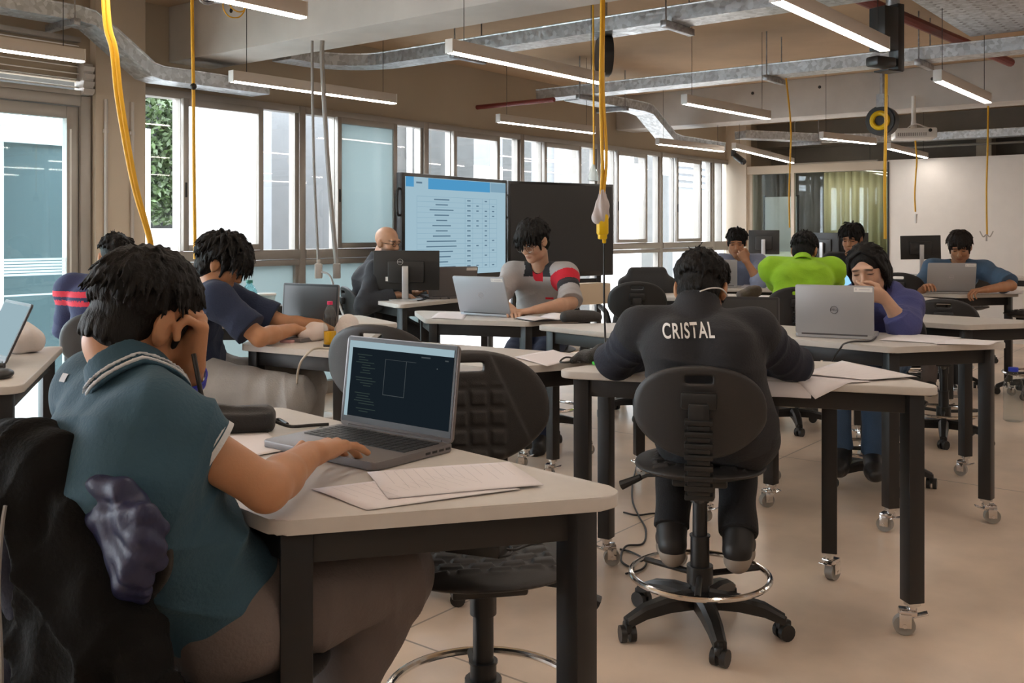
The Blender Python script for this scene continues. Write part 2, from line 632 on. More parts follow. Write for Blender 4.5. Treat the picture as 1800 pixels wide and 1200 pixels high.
# narrow last light beside the pillar
root = empty('window_7', UV(U0 + BAY * 6, WV), TH, kind='structure')
f = MB()
ubox(f, -0.03, 0.03, -0.03, 0.06, 0, HEAD, bev=0.004)
ubox(f, 0.03, 0.47, -0.03, 0.06, HEAD - 0.055, HEAD, bev=0.004)
ubox(f, 0.03, 0.47, -0.03, 0.06, 1.012, 1.132, bev=0.004)
ubox(f, 0.03, 0.47, -0.03, 0.06, 0, 0.10, bev=0.004)
ubox(f, 0.20, 0.23, -0.04, 0.06, 1.132, HEAD - 0.055)
f.build('window_frame', M['alu'], root)
g = MB(); ubox(g, 0.03, 0.47, 0.02, 0.025, 1.132, HEAD - 0.055); g.build('pane', M['glass'], root)
g = MB(); ubox(g, 0.03, 0.47, 0.02, 0.025, 0.10, 1.012); g.build('pane', M['glass'], root)

# tall glazing that goes on along the wall beside the photographer
root = empty('window_8', UV(-3.7, WV), TH, kind='structure')
f = MB()
for k in range(4): ubox(f, k * 1.48, k * 1.48 + 0.06, -0.03, 0.06, 0, HEAD)
ubox(f, 0, 4.5, -0.03, 0.06, HEAD - 0.06, HEAD); ubox(f, 0, 4.5, -0.03, 0.06, 0, 0.1); ubox(f, 0, 4.5, -0.03, 0.06, 1.03, 1.12)
f.build('window_frame', M['alu'], root)
g = MB(); ubox(g, 0.03, 4.47, 0.02, 0.025, 0.1, HEAD - 0.06); g.build('pane', M['glass'], root)

# ------------------------------------------------------------ glazed door and louvre over it
root = empty('door_1', UV(1.0, WV), TH, kind='structure')
f = MB()
for (a, b) in ((0.0, 0.06), (2.135, 2.20)): ubox(f, a, b, -0.04, 0.08, 0, 2.11, bev=0.004)
ubox(f, 0.06, 2.135, -0.04, 0.08, 2.045, 2.11, bev=0.004)
f.build('door_frame', M['alu'], root)
f = MB()
for (a, b) in ((0.065, 0.14), (2.055, 2.13)): ubox(f, a, b, -0.02, 0.04, 0.01, 2.04, bev=0.004)
ubox(f, 0.14, 2.055, -0.02, 0.04, 1.965, 2.04, bev=0.004)
ubox(f, 0.14, 2.055, -0.02, 0.04, 0.01, 0.12, bev=0.004)
lf = f.build('door_leaf', M['alu'], root)
g = MB(); ubox(g, 0.14, 2.055, 0.005, 0.012, 0.12, 1.965)
pane = g.build('pane', M['glass_tint'], root)
M['decal'] = glass_mat('etched_band', frost=0.55, frost_col=(0.85, 0.9, 0.92))
g = MB()
for k in range(6): ubox(g, 0.15, 2.05, 0.001, 0.004, 1.005 + k * 0.018, 1.005 + k * 0.018 + 0.013)
ubox(g, 0.15, 2.05, 0.001, 0.004, 0.885, 0.895)
g.build('etched_stripes', M['decal'], pane)
f = MB(); ubox(f, 2.073, 2.083, -0.026, -0.02, 0.4, 1.9); f.build('edge_seal', M['white_plastic'], lf)

lv = empty('louver_vent', UV(1.0, WV, 2.11), TH, label='white slatted louvre vent over the glazed door', cat='vent')
f = MB()
ubox(f, 0, 2.13, -0.05, 0.10, 0, 0.03); ubox(f, 0, 2.13, -0.05, 0.10, 0.33, 0.36)
f.build('frame', M['alu'], lv)
for k in range(7):
    s = MB(); s.box((1.07, 0.0, 0.055 + k * 0.043), (2.12, 0.055, 0.006), rot=Rx(math.radians(14)))
    s.build('slat', M['white_plastic'], lv)
f = MB()
prof = [(-0.07, 0.0)]
ubox(f, 2.13, 2.20, -0.075, 0.02, 0.005, 0.20, bev=0.006)
for k in range(4): f.box((2.165, -0.078, 0.03 + k * 0.046), (0.07, 0.012, 0.03), rot=Rx(math.radians(20)))
f.build('end_plate', M['alu_light'], lv)

# conduits on the column
for i, (uu, lab) in enumerate(((3.275, 'thin grey conduit on the left side of the beige column'), (3.455, 'thin grey conduit on the right side of the beige column'))):
    c = MB(); c.tube([(uu, WV - 0.082, 0.0), (uu, WV - 0.082, 2.1)], 0.011, n=10)
    for z in (0.5, 1.2, 1.9): c.box((uu, WV - 0.08, z), (0.036, 0.012, 0.02))
    o = struct('conduit', c, M['alu_light']); setp(o, lab, 'conduit', kind='thing')

# ------------------------------------------------------------ outside
def ext(name, m, *boxes):
    b = MB()
    for q in boxes: ubox(b, *q)
    return struct(name, b, m)


ext('exterior_ground', M['ext_floor'], (-6, 20, WV + 0.12, 18, -0.25, -0.06))
ext('exterior_wall', M['ext_white'], (5.42, 6.75, 8.2, 8.4, -0.06, 2.6))
ext('exterior_wall', M['ext_pale'], (5.93, 6.95, 7.55, 7.7, -0.06, 3.0))
ext('exterior_wall', M['ext_white'], (5.0, 7.2, 10.2, 10.4, -0.06, 1.50))
V0, V1 = 8.95, 9.1
ext('exterior_facade_grey', M['ext_grey'], (7.9, 9.55, V0, V1, -0.06, 3.2), (13.1, 13.6, V0, V1, -0.06, 3.2), (15.15, 15.75, V0, V1, -0.06, 3.2))
ext('exterior_facade_dark', M['ext_dark'], (9.55, 10.55, V0, V1, -0.06, 3.2), (11.2, 11.9, V0, V1, 1.9, 3.2), (15.75, 16.3, V0, V1, -0.06, 2.3))
ext('exterior_facade_white', M['ext_white'], (10.55, 11.2, V0, V1, -0.06, 2.2), (11.2, 11.9, V0, V1, -0.06, 1.9), (13.6, 15.15, V0, V1, -0.06, 2.45), (15.75, 16.3, V0, V1, 2.3, 3.2), (18.0, 22, V0, V1, -0.06, 3.2))
ext('exterior_facade_pale', M['ext_pale'], (11.9, 13.1, V0, V1, -0.06, 3.2), (16.3, 18.0, V0, V1, -0.06, 3.2), (10.55, 11.2, V0, V1, 2.2, 3.2))
ext('exterior_rails', M['ext_white'], (11.9, 13.1, V0 - 0.05, V0 - 0.02, 1.55, 1.59), (11.9, 13.1, V0 - 0.05, V0 - 0.02, 1.95, 2.0), (8.0, 10.5, V0 - 0.05, V0 - 0.02, 1.75, 1.78),
    *[(9.9, 10.4, V0 - 0.08, V0 - 0.03, 1.40 + k * 0.08, 1.435 + k * 0.08) for k in range(5)], *[(16.4, 19.0, V0 - 0.08, V0 - 0.03, 2.1 + k * 0.13, 2.17 + k * 0.13) for k in range(4)],
    (8.6, 8.68, V0 - 0.06, V0, 0, 3.1), (9.2, 9.24, V0 - 0.06, V0, 0, 3.1), (12.5, 12.54, V0 - 0.06, V0, 0, 3.1))
# glazed porch seen through the door
ext('exterior_porch', M['ext_white'], (2.9, 3.02, 8.2, 8.32, 0, 2.12), (3.62, 3.74, 8.2, 8.32, 0, 2.12), (4.62, 4.72, 8.1, 8.22, 0, 2.12),
    (4.86, 5.0, 8.1, 8.22, 0, 2.2), (2.9, 5.0, 8.18, 8.34, 2.0, 2.14), (1.2, 2.9, 9.4, 9.6, 0, 2.6))
ext('exterior_porch_glass', M['ext_teal'], (3.02, 3.62, 8.24, 8.27, 0, 2.0), (3.74, 4.62, 8.22, 8.26, 0, 2.0), (4.72, 4.86, 8.15, 8.18, 0, 2.0))
ext('exterior_pergola', M['ext_grey'], *[(1.2, 4.15, 6.7 + k * 0.3, 6.86 + k * 0.3, 2.28, 2.36) for k in range(6)])

ext('exterior_hedge', M['ext_dark'], (5.25, 6.95, 10.05, 10.15, 1.3, 2.8))
# creeper on the garden wall: small leaves, uncountable
rng = random.Random(4)
mb = MB()
for k in range(4600):
    u = rng.uniform(5.3, 6.9); z = rng.uniform(1.35, 2.75)
    v = 9.85 + rng.uniform(-0.14, 0.14) + 0.12 * math.sin(u * 5)
    c = V((u, v, z)); s = rng.uniform(0.025, 0.055)
    R = Matrix.Rotation(rng.uniform(0, 6.28), 3, V((rng.uniform(-1, 1), rng.uniform(-1, 1), rng.uniform(-1, 1))).normalized())
    mb.quad(*[c + R @ V(p) * s for p in ((-1, 0, 0), (0, -0.55, 0.1), (1, 0, 0), (0, 0.55, 0.1))])
o = struct('ivy', mb, M['leaf']); setp(o, 'green ivy on the garden wall outside the first window', 'ivy', kind='stuff')
# ============================================================ signed-distance modelling (for organic shapes)
class Field:
    def __init__(s, lo, hi, h):
        s.lo = np.array(lo, np.float32); s.h = h
        n = np.ceil((np.array(hi) - np.array(lo)) / h).astype(int) + 1
        s.n = n
        s.d = np.full(tuple(n), 0.08, np.float32)
        s.ax = [s.lo[i] + h * np.arange(n[i], dtype=np.float32) for i in range(3)]

    def box_idx(s, lo, hi):
        a = np.clip(np.floor((np.array(lo) - s.lo) / s.h).astype(int), 0, s.n - 1)
        b = np.clip(np.ceil((np.array(hi) - s.lo) / s.h).astype(int) + 1, 1, s.n)
        sl = tuple(slice(a[i], max(b[i], a[i] + 1)) for i in range(3))
        g = (s.ax[0][sl[0]][:, None, None], s.ax[1][sl[1]][None, :, None], s.ax[2][sl[2]][None, None, :])
        return sl, g

    def _merge(s, sl, dp, k, op):
        a = s.d[sl]
        if op == 'u':
            if k > 0:
                h = np.maximum(k - np.abs(a - dp), 0) / k
                s.d[sl] = np.minimum(a, dp) - h * h * k * 0.25
            else: s.d[sl] = np.minimum(a, dp)
        else:
            dp = -dp
            if k > 0:
                h = np.maximum(k - np.abs(a - dp), 0) / k
                s.d[sl] = np.maximum(a, dp) + h * h * k * 0.25
            else: s.d[sl] = np.maximum(a, dp)

    def cone(s, a, b, ra, rb, k=0.0, op='u', plane=None):
        a = np.array(a, np.float32); b = np.array(b, np.float32)
        m = max(ra, rb) + max(k, 0.012) + s.h * 2
        sl, (x, y, z) = s.box_idx(np.minimum(a, b) - m, np.maximum(a, b) + m)
        ab = b - a; L2 = float(ab @ ab) + 1e-9
        px, py, pz = x - a[0], y - a[1], z - a[2]
        t = np.clip((px * ab[0] + py * ab[1] + pz * ab[2]) / L2, 0, 1)
        d = np.sqrt((px - t * ab[0]) ** 2 + (py - t * ab[1]) ** 2 + (pz - t * ab[2]) ** 2) - (ra + (rb - ra) * t)
        if plane is not None:
            p, n = plane
            d = np.maximum(d, (x - p[0]) * n[0] + (y - p[1]) * n[1] + (z - p[2]) * n[2])
        s._merge(sl, d, k, op)

    def ell(s, c, r, R=None, k=0.0, op='u'):
        c = np.array(c, np.float32); m = max(r) + max(k, 0.012) + s.h * 2
        sl, (x, y, z) = s.box_idx(c - m, c + m)
        x, y, z = x - c[0], y - c[1], z - c[2]
        if R is not None:
            x, y, z = (R[0][0] * x + R[1][0] * y + R[2][0] * z, R[0][1] * x + R[1][1] * y + R[2][1] * z, R[0][2] * x + R[1][2] * y + R[2][2] * z)
        k0 = np.sqrt((x / r[0]) ** 2 + (y / r[1]) ** 2 + (z / r[2]) ** 2)
        k1 = np.sqrt((x / r[0] ** 2) ** 2 + (y / r[1] ** 2) ** 2 + (z / r[2] ** 2) ** 2) + 1e-6
        s._merge(sl, (k0 * (k0 - 1) / k1).astype(np.float32), k, op)

    def bx(s, c, half, R=None, rnd=0.0, k=0.0, op='u'):
        c = np.array(c, np.float32); m = float(np.linalg.norm(half)) + max(k, 0.012) + s.h * 2
        sl, (x, y, z) = s.box_idx(c - m, c + m)
        x, y, z = x - c[0], y - c[1], z - c[2]
        if R is not None:
            x, y, z = (R[0][0] * x + R[1][0] * y + R[2][0] * z, R[0][1] * x + R[1][1] * y + R[2][1] * z, R[0][2] * x + R[1][2] * y + R[2][2] * z)
        qx, qy, qz = np.abs(x) - half[0] + rnd, np.abs(y) - half[1] + rnd, np.abs(z) - half[2] + rnd
        d = np.sqrt(np.maximum(qx, 0) ** 2 + np.maximum(qy, 0) ** 2 + np.maximum(qz, 0) ** 2) + np.minimum(np.maximum(qx, np.maximum(qy, qz)), 0) - rnd
        s._merge(sl, d.astype(np.float32), k, op)

    def fn(s, f, k=0.0, op='u'):
        sl = (slice(None),) * 3
        d = f(s.ax[0][:, None, None], s.ax[1][None, :, None], s.ax[2][None, None, :])
        s._merge(sl, np.broadcast_to(d, s.d.shape).astype(np.float32), k, op)

    def add(s, f):
        """add a displacement f(x,y,z) near the surface"""
        s.d += f(s.ax[0][:, None, None], s.ax[1][None, :, None], s.ax[2][None, None, :]).astype(np.float32)

    def surf(s):
        d, h = s.d, s.h
        ins = d < 0
        for ax in range(3):     # keep the boundary outside
            sl = [slice(None)] * 3
            for e in (0, -1):
                sl[ax] = e
                ins[tuple(sl)] = False
        c = np.zeros(tuple(n - 1 for n in d.shape), np.int8)
        offs = [(i, j, k) for i in (0, 1) for j in (0, 1) for k in (0, 1)]
        for (i, j, k) in offs:
            c += ins[i:d.shape[0] - 1 + i, j:d.shape[1] - 1 + j, k:d.shape[2] - 1 + k]
        cells = np.argwhere((c > 0) & (c < 8))
        ids = np.full(c.shape, -1, np.int32)
        ids[cells[:, 0], cells[:, 1], cells[:, 2]] = np.arange(len(cells))
        val = np.stack([d[cells[:, 0] + i, cells[:, 1] + j, cells[:, 2] + k] for (i, j, k) in offs], 1)
        bo = np.stack([ins[cells[:, 0] + i, cells[:, 1] + j, cells[:, 2] + k] for (i, j, k) in offs], 1)
        O = np.array(offs, np.float32)
        acc = np.zeros((len(cells), 3), np.float32); cnt = np.zeros(len(cells), np.float32)
        for a in range(8):
            for b in range(a + 1, 8):
                if np.abs(O[a] - O[b]).sum() != 1: continue
                m = bo[:, a] != bo[:, b]
                va, vb = val[:, a], val[:, b]
                den = va - vb
                t = np.where(np.abs(den) > 1e-9, va / np.where(np.abs(den) > 1e-9, den, 1), 0.5)
                t = np.clip(t, 0, 1)
                p = O[a] + (O[b] - O[a]) * t[:, None]
                acc += p * m[:, None]; cnt += m
        verts = s.lo + h * (cells + acc / np.maximum(cnt, 1)[:, None])
        quads = []
        for ax in range(3):
            A = [slice(None)] * 3; B = [slice(None)] * 3
            A[ax] = slice(0, -1); B[ax] = slice(1, None)
            sA, sB = ins[tuple(A)], ins[tuple(B)]
            e = np.argwhere(sA != sB)
            fl = sA[e[:, 0], e[:, 1], e[:, 2]]
            b1, b2 = [(1, 2), (2, 0), (0, 1)][ax]
            def cid(db, dc):
                q = e.copy(); q[:, b1] += db; q[:, b2] += dc
                return ids[q[:, 0], q[:, 1], q[:, 2]]
            ok = (e[:, b1] > 0) & (e[:, b2] > 0) & (e[:, b1] < c.shape[b1]) & (e[:, b2] < c.shape[b2])
            e = e[ok]; fl = fl[ok]
            q = np.stack([cid(-1, -1), cid(0, -1), cid(0, 0), cid(-1, 0)], 1)
            q[~fl] = q[~fl][:, ::-1]
            quads.append(q)
        q = np.concatenate(quads, 0)
        q = q[(q >= 0).all(1)]
        return verts.astype(np.float32), q.astype(np.int32)


def np_mesh(name, verts, quads, origin=None, keep_largest=False):
    if origin is not None: verts = verts - np.array(origin, np.float32)
    me = bpy.data.meshes.new(name)
    nv, nf = len(verts), len(quads)
    me.vertices.add(nv); me.loops.add(nf * 4); me.polygons.add(nf)
    me.vertices.foreach_set('co', np.ascontiguousarray(verts, np.float32).ravel())
    me.loops.foreach_set('vertex_index', np.ascontiguousarray(quads, np.int32).ravel())
    me.polygons.foreach_set('loop_start', np.arange(0, nf * 4, 4, dtype=np.int32))
    me.update(calc_edges=True)
    me.validate()
    me.shade_smooth()
    return me


def sstep(x, a, b):
    t = np.clip((x - a) / (b - a), 0, 1)
    return t * t * (3 - 2 * t)


# ============================================================ trapezoid tables on castors
TZ = 0.79
TL, TS = 1.19, 0.595     # long base, the three short sides
TDEP = TS * math.sin(PI / 3)
TPOLY = [(0, 0), (TL, 0), (TL - TS / 2, TDEP), (TS / 2, TDEP)]


def caster(parent, x, y, ang, tall=0.10):
    c = MB()
    R = Rz(ang)
    p = lambda a, b, z: V((x, y, 0)) + R @ V((a, b, z))
    c.mi = 0
    c.cyl((x, y, tall - 0.004), (x, y, tall + 0.006), 0.024, n=14)
    c.cyl((x, y, tall - 0.02), (x, y, tall - 0.004), 0.014, n=12)
    c.box(p(0, -0.012, tall - 0.028), (0.044, 0.05, 0.018), rot=R, bev=0.004)
    for sx in (-1, 1): c.box(p(sx * 0.020, -0.020, 0.048), (0.004, 0.034, 0.046), rot=R, bev=0.001)
    c.box(p(0, 0.022, tall - 0.035), (0.03, 0.045, 0.005), rot=R @ Rx(0.35), bev=0.001)
    c.mi = 1
    c.cyl(p(-0.014, -0.022, 0.031), p(0.014, -0.022, 0.031), 0.031, n=18)
    c.mi = 0
    c.cyl(p(-0.023, -0.022, 0.031), p(0.023, -0.022, 0.031), 0.007, n=8)
    return c.build('caster', [M['chrome'], M['wheel']], parent)


def make_table(poly=TPOLY, seed=0, legs=True):
    root = empty('trapezoid_table')
    t = MB(); t.prism(round_poly(poly, 0.045), TZ - 0.026, TZ, bev=0.0045)
    t.build('tabletop', M['table'], root)
    cx = sum(p[0] for p in poly) / len(poly); cy = sum(p[1] for p in poly) / len(poly)
    ins = []
    N = len(poly)
    for i in range(N):
        p = V(poly[i]).to_2d(); a = (V(poly[i - 1]).to_2d() - p).normalized(); b = (V(poly[(i + 1) % N]).to_2d() - p).normalized()
        ang = a.angle(b)
        q = p + (a + b).normalized() * (0.036 + 0.022) / math.sin(ang / 2)
        ins.append((q, math.atan2(-(a + b).y, -(a + b).x)))
    fr = MB()
    for i in range(N):
        a, b = ins[i][0], ins[(i + 1) % N][0]
        d = b - a
        fr.box(((a.x + b.x) / 2, (a.y + b.y) / 2, TZ - 0.026 - 0.032), (d.length, 0.03, 0.064), rot=Rz(math.atan2(d.y, d.x)), bev=0.002)
    fr.build('frame', M['black'], root)
    rng = random.Random(seed)
    for i in range(N):
        q, an = ins[i]
        # the leg is turned with one side of the corner
        d = V(poly[(i + 1) % N]).to_2d() - V(poly[i]).to_2d()
        rot = Rz(math.atan2(d.y, d.x))
        l = MB(); l.box((q.x, q.y, (0.105 + TZ - 0.027) / 2), (0.05, 0.05, TZ - 0.027 - 0.105), rot=rot, bev=0.003)
        lo = l.build('leg', M['black'], root)
        caster(lo, q.x, q.y, rng.uniform(0, 6.28))
    return root


TAB0 = make_table()
N_TAB = [0]


def table(x, y, deg, label, sx=1.0, sy=1.0, group='trapezoid tables on castors'):
    o = TAB0 if N_TAB[0] == 0 else copy_tree(TAB0)
    N_TAB[0] += 1
    o.location = (x, y, 0); o.rotation_euler = (0, 0, math.radians(deg)); o.scale = (sx, sy, 1)
    setp(o, label, 'table', group)
    return o


# ============================================================ drafting chairs
SEAT_Z = 0.56


def chair_seat_mesh():
    f = Field((-0.25, -0.25, SEAT_Z - 0.085), (0.25, 0.25, SEAT_Z + 0.02), 0.0042)
    def g(x, y, z):
        rho = ((np.abs(x) / 0.212) ** 2.4 + (np.abs(y) / 0.207) ** 2.4) ** (1 / 2.4)
        r = (rho - 1) * 0.2
        dish = -0.010 * np.exp(-(x ** 2 + y ** 2) / 0.018)
        row = np.floor((y + 1) / 0.040)
        off = np.where(np.mod(row, 2) == 0, 0.0, 0.034)
        fx = np.abs(np.mod(x + 1 + off, 0.068) - 0.034); fy = np.abs(np.mod(y + 1, 0.040) - 0.020)
        pad = (1 - sstep(fx, 0.022, 0.028)) * (1 - sstep(fy, 0.010, 0.015)) * (1 - sstep(np.maximum(np.abs(x), np.abs(y)), 0.135, 0.145))
        top = SEAT_Z - 0.004 + dish + 0.0075 * pad - 0.018 * sstep(rho, 0.7, 1.05)
        under = SEAT_Z - 0.058 + 0.025 * sstep(rho, 0.55, 1.0)
        dz = np.maximum(z - top, under - z)
        k = 0.022
        h = np.maximum(k - np.abs(dz - r), 0) / k
        return np.maximum(dz, r) + h * h * k * 0.25
    f.fn(g)
    v, q = f.surf()
    return np_mesh('seat', v, q)


def chair_back_mesh():
    f = Field((-0.235, -0.06, 0.57), (0.235, 0.10, 0.92), 0.0042)
    def g(x, y, z):
        zc = 0.735
        hx = 0.200 - 0.035 * sstep(-(z - zc), 0.02, 0.16)
        rho = ((np.abs(x) / hx) ** 2.3 + (np.abs(z - zc) / 0.142) ** 2.3) ** (1 / 2.3)
        r = (rho - 1) * 0.15
        bend = 1.1 * x ** 2 + 0.45 * np.maximum(z - 0.80, 0) ** 1 * 0 - 0.10 * (z - zc)
        row = np.floor((z - 0.4) / 0.048)
        fx = np.abs(np.mod(x + 1, 0.05) - 0.025); fz = np.abs(np.mod(z - 0.4, 0.048) - 0.024)
        pad = (1 - sstep(fx, 0.015, 0.021)) * (1 - sstep(fz, 0.013, 0.019)) * (1 - sstep(np.abs(x), 0.085, 0.095)) * (1 - sstep(np.abs(z - 0.705), 0.085, 0.095))
        wing = 0.004 * sstep(np.abs(x) - 0.45 * (0.86 - z), 0.055, 0.062)
        front = bend + 0.014 + 0.004 * pad - wing
        d = np.maximum(y - front, (bend - 0.013) - y)
        k = 0.018
        h = np.maximum(k - np.abs(d - r), 0) / k
        d = np.maximum(d, r) + h * h * k * 0.25
        qx = np.abs(x) - 0.040; qz = np.abs(z - 0.835) - 0.011
        slot = np.sqrt(np.maximum(qx + 0.006, 0) ** 2 + np.maximum(qz + 0.006, 0) ** 2) + np.minimum(np.maximum(qx, qz) + 0.006, 0) - 0.006
        kk = 0.008
        hh = np.maximum(kk - np.abs(d + slot), 0) / kk
        return np.maximum(d, -slot) + hh * hh * kk * 0.25
    f.fn(g)
    v, q = f.surf()
    return np_mesh('backrest', v, q)


def make_chair():
    root = empty('drafting_chair')
    link('seat', chair_seat_mesh(), M['rubber'], root)
    b = link('backrest', chair_back_mesh(), M['rubber'], root)
    b.location = (0, -0.225, 0)
    s = MB()
    s.box((0, -0.258, 0.775), (0.105, 0.028, 0.05), bev=0.008)
    s.box((0, -0.268, 0.72), (0.06, 0.03, 0.10), bev=0.006)
    for k in range(15):                                   # ribbed bellows
        t = k / 14.0
        y = -0.272 + 0.02 * math.sin(t * PI) * -1 + (0.03 * t ** 3)
        z = 0.715 - 0.225 * t
        s.box((0, y, z), (0.082 - 0.016 * (k % 2), 0.044 - 0.012 * (k % 2), 0.0155), bev=0.003)
    s.tube([(0, -0.245, 0.50), (0, -0.20, 0.475), (0, -0.06, 0.478)], [0.02, 0.019, 0.019], n=8)
    s.build('back_support', M['plastic'], root)
    p = MB()
    p.box((0, 0, SEAT_Z - 0.068), (0.17, 0.19, 0.03), bev=0.008)
    p.build('mechanism', M['plastic'], root)
    l = MB()
    l.tube([(-0.06, 0.02, SEAT_Z - 0.07), (-0.17, 0.04, SEAT_Z - 0.085), (-0.20, 0.045, SEAT_Z - 0.10)], 0.006)
    l.cyl((-0.19, 0.043, SEAT_Z - 0.092), (-0.255, 0.055, SEAT_Z - 0.125), 0.010, 0.016, n=10)
    l.build('lever', M['plastic'], root)
    c = MB()
    c.cyl((0, 0, 0.10), (0, 0, 0.30), 0.030, n=20)
    c.cyl((0, 0, 0.30), (0, 0, 0.305), 0.033, n=20)
    c.cyl((0, 0, 0.30), (0, 0, 0.42), 0.0235, n=18)
    c.cyl((0, 0, 0.41), (0, 0, SEAT_Z - 0.06), 0.030, n=18)
    c.build('gas_column', M['plastic'], root)
    r = MB()
    r.tube([(0.218 * math.cos(2 * PI * k / 48), 0.218 * math.sin(2 * PI * k / 48), 0) for k in range(48)], 0.0095, n=10, closed=True)
    fr = r.build('foot_ring', M['chrome'], root)
    fr.location = (0, 0, 0.178)
    h = MB()
    h.cyl((0, 0, -0.025), (0, 0, 0.03), 0.042, n=18)
    for k in range(3):
        a = 2 * PI * k / 3 + 0.5
        h.tube([(0.035 * math.cos(a), 0.035 * math.sin(a), 0), (0.21 * math.cos(a), 0.21 * math.sin(a), 0)], 0.010, n=8)
    h.build('ring_hub', M['plastic'], fr)
    for k in range(5):
        a = 2 * PI * k / 5 - PI / 2
        d = V((math.cos(a), math.sin(a), 0))
        arm = MB()
        sec = [(0.03, 0.105, 0.030, 0.032), (0.12, 0.102, 0.027, 0.028), (0.20, 0.088, 0.023, 0.024), (0.262, 0.062, 0.019, 0.018)]
        n_ = V((-d.y, d.x, 0))
        rings = []
        for (x, z, w, hh) in sec:
            c0 = d * x
            rings.append([arm.bm.verts.new(c0 + n_ * sx * w + V((0, 0, z + sz * hh))) for sx, sz in ((-1, -0.8), (1, -0.8), (1, 0.4), (0.55, 0.8), (-0.55, 0.8), (-1, 0.4))])
        for A, B in zip(rings, rings[1:]):
            for i in range(6): arm.bm.faces.new((A[i], A[(i + 1) % 6], B[(i + 1) % 6], B[i]))
        arm.bm.faces.new(rings[0][::-1]); arm.bm.faces.new(rings[-1])
        ao = arm.build('base_arm', M['plastic'], root)
        w = MB()
        cc = d * 0.258
        ca = a + 0.9 + k * 1.3
        e = V((math.cos(ca), math.sin(ca), 0))
        for sx in (-1, 1):
            w.cyl(cc + e * sx * 0.006 + V((0, 0, 0.026)), cc + e * sx * 0.024 + V((0, 0, 0.026)), 0.026, n=16)
        w.cyl(cc + V((0, 0, 0.026)), cc + V((0, 0, 0.07)), 0.010, n=10)
        w.box(cc + V((0, 0, 0.046)), (0.02, 0.046, 0.026), rot=Rz(ca), bev=0.005)
        w.build('caster', M['plastic'], ao)
    return root


CH0 = make_chair()
N_CH = [0]


def chair(x, y, fx, fy, label, ring=None, lift=0.0, spin=None, back_up=0.0):
    o = copy_tree(CH0)
    o.location = (x, y, 0)
    o.rotation_euler = (0, 0, math.atan2(fy, fx) - PI / 2)
    for ch in o.children:
        nm = ch.name.split('.')[0]
        if ring is not None and nm == 'foot_ring': ch.location.z = ring
        if lift and nm in ('seat', 'backrest', 'back_support', 'mechanism', 'lever'): ch.location.z += lift
        if lift and nm == 'gas_column': ch.scale.z = (SEAT_Z + lift) / SEAT_Z
        if back_up and nm == 'backrest': ch.location.z += back_up
        if spin and nm in ('base_arm',):
            ch.rotation_euler = (0, 0, spin)
    setp(o, label, 'chair', 'black drafting chairs')
    return o
# ============================================================ tables and chairs where they stand
table(0.245, 1.805, 134.5, 'nearest table, light grey trapezoid top, under the open charcoal laptop', 1.1, 1.12)
table(0.125, 3.40, -18, 'trapezoid table under the forearms of the person in the lettered black jacket', 1.08, 1.05)
table(2.19, 4.25, 136, 'trapezoid table in front of the person in the blue-violet hoodie', 1.06, 1.06)
table(0.475, 3.735, 148, 'trapezoid table behind the empty chair, only a paper sheet on it')
table(0.53, 5.60, 162, 'trapezoid table of the person in the grey tee with red and black sleeve')
table(0.10, 5.06, -49, 'bare-topped trapezoid table carrying the dark pencil case behind the lettered black jacket')
table(-0.640, 3.88, 90, 'trapezoid table with the orange juice bottle and white cloth')
table(-1.76, 5.10, 0, 'trapezoid table carrying the aqua bottle and black box by the windows')
table(-0.735, 6.40, 58, 'trapezoid table under the monitor of the bald bearded person')
table(-1.52, 3.03, 108.5, 'trapezoid table with the white plastic bag at the left edge')
table(-1.50, 2.93, 196, 'trapezoid table behind the shoulder of the person in the teal polo')
table(2.91, 5.19, 136, 'trapezoid table behind the violet hoodie, nearest of the two bare right-hand ones')
table(3.37 + 0.585, 7.56, 136, 'trapezoid table under the grey laptop of the person in the blue tee')
table(0.72, 7.22, -14, 'trapezoid table with the dark lumpy pencil case, before the light blue shirt')
table(1.10, 8.36, -14, 'trapezoid table under the laptop of the person in the light blue shirt')
table(1.96, 7.02, -14, 'trapezoid table with the lit laptop, in front of the lime green polo')

chair(-0.065, 2.215, 0.20, -0.98, 'empty drafting chair with a black adapter on its seat, behind the nearest table', ring=0.235, back_up=0.10)
chair(-0.55, 1.795, 0.68, 0.73, 'drafting chair with dark jackets over its back, under the person in the teal polo', back_up=0.09, lift=-0.045)
chair(0.60, 3.13, 0.20, 0.98, 'drafting chair under the person in the lettered black jacket', spin=0.24)
chair(-0.385, 3.50, 0.35, 0.94, 'empty drafting chair whose top shows above the open charcoal laptop', ring=0.21, lift=0.06, back_up=0.025)
chair(-1.31, 4.27, 1.0, 0.05, 'drafting chair under the person in the navy tee and pale trousers')
chair(-1.93, 4.72, -0.25, 0.97, 'drafting chair with its slotted back towards us by the glazed door', lift=0.03)
chair(0.19, 6.12, -0.31, -0.95, 'drafting chair under the person in the grey tee')
chair(1.83, 4.93, -0.60, -0.80, 'drafting chair under the person in the blue-violet hoodie')
chair(1.82, 6.33, 0.15, 0.99, 'drafting chair under the person in the lime green polo', lift=0.05)
chair(0.86, 6.75, 0.12, 0.99, 'empty drafting chair in front of the black high-backed office chair', lift=0.06)
chair(3.50, 7.95, -0.40, -0.92, 'drafting chair under the person in the blue tee')
chair(4.02, 7.55, -0.5, 0.87, 'empty drafting chair at the right edge, beside the person in the blue tee', lift=0.10)
chair(3.15, 7.9, 0.5, 0.87, 'empty drafting chair behind the head of the person in the violet hoodie', lift=0.07)
chair(2.62, 5.95, 0.4, 0.9, 'drafting chair between the violet hoodie and the bare table behind it')
chair(2.06, 8.90, -0.2, -0.98, 'drafting chair under the person in the light blue shirt')
chair(2.88, 8.52, -0.25, -0.97, 'drafting chair under the half-hidden person with dark hair')
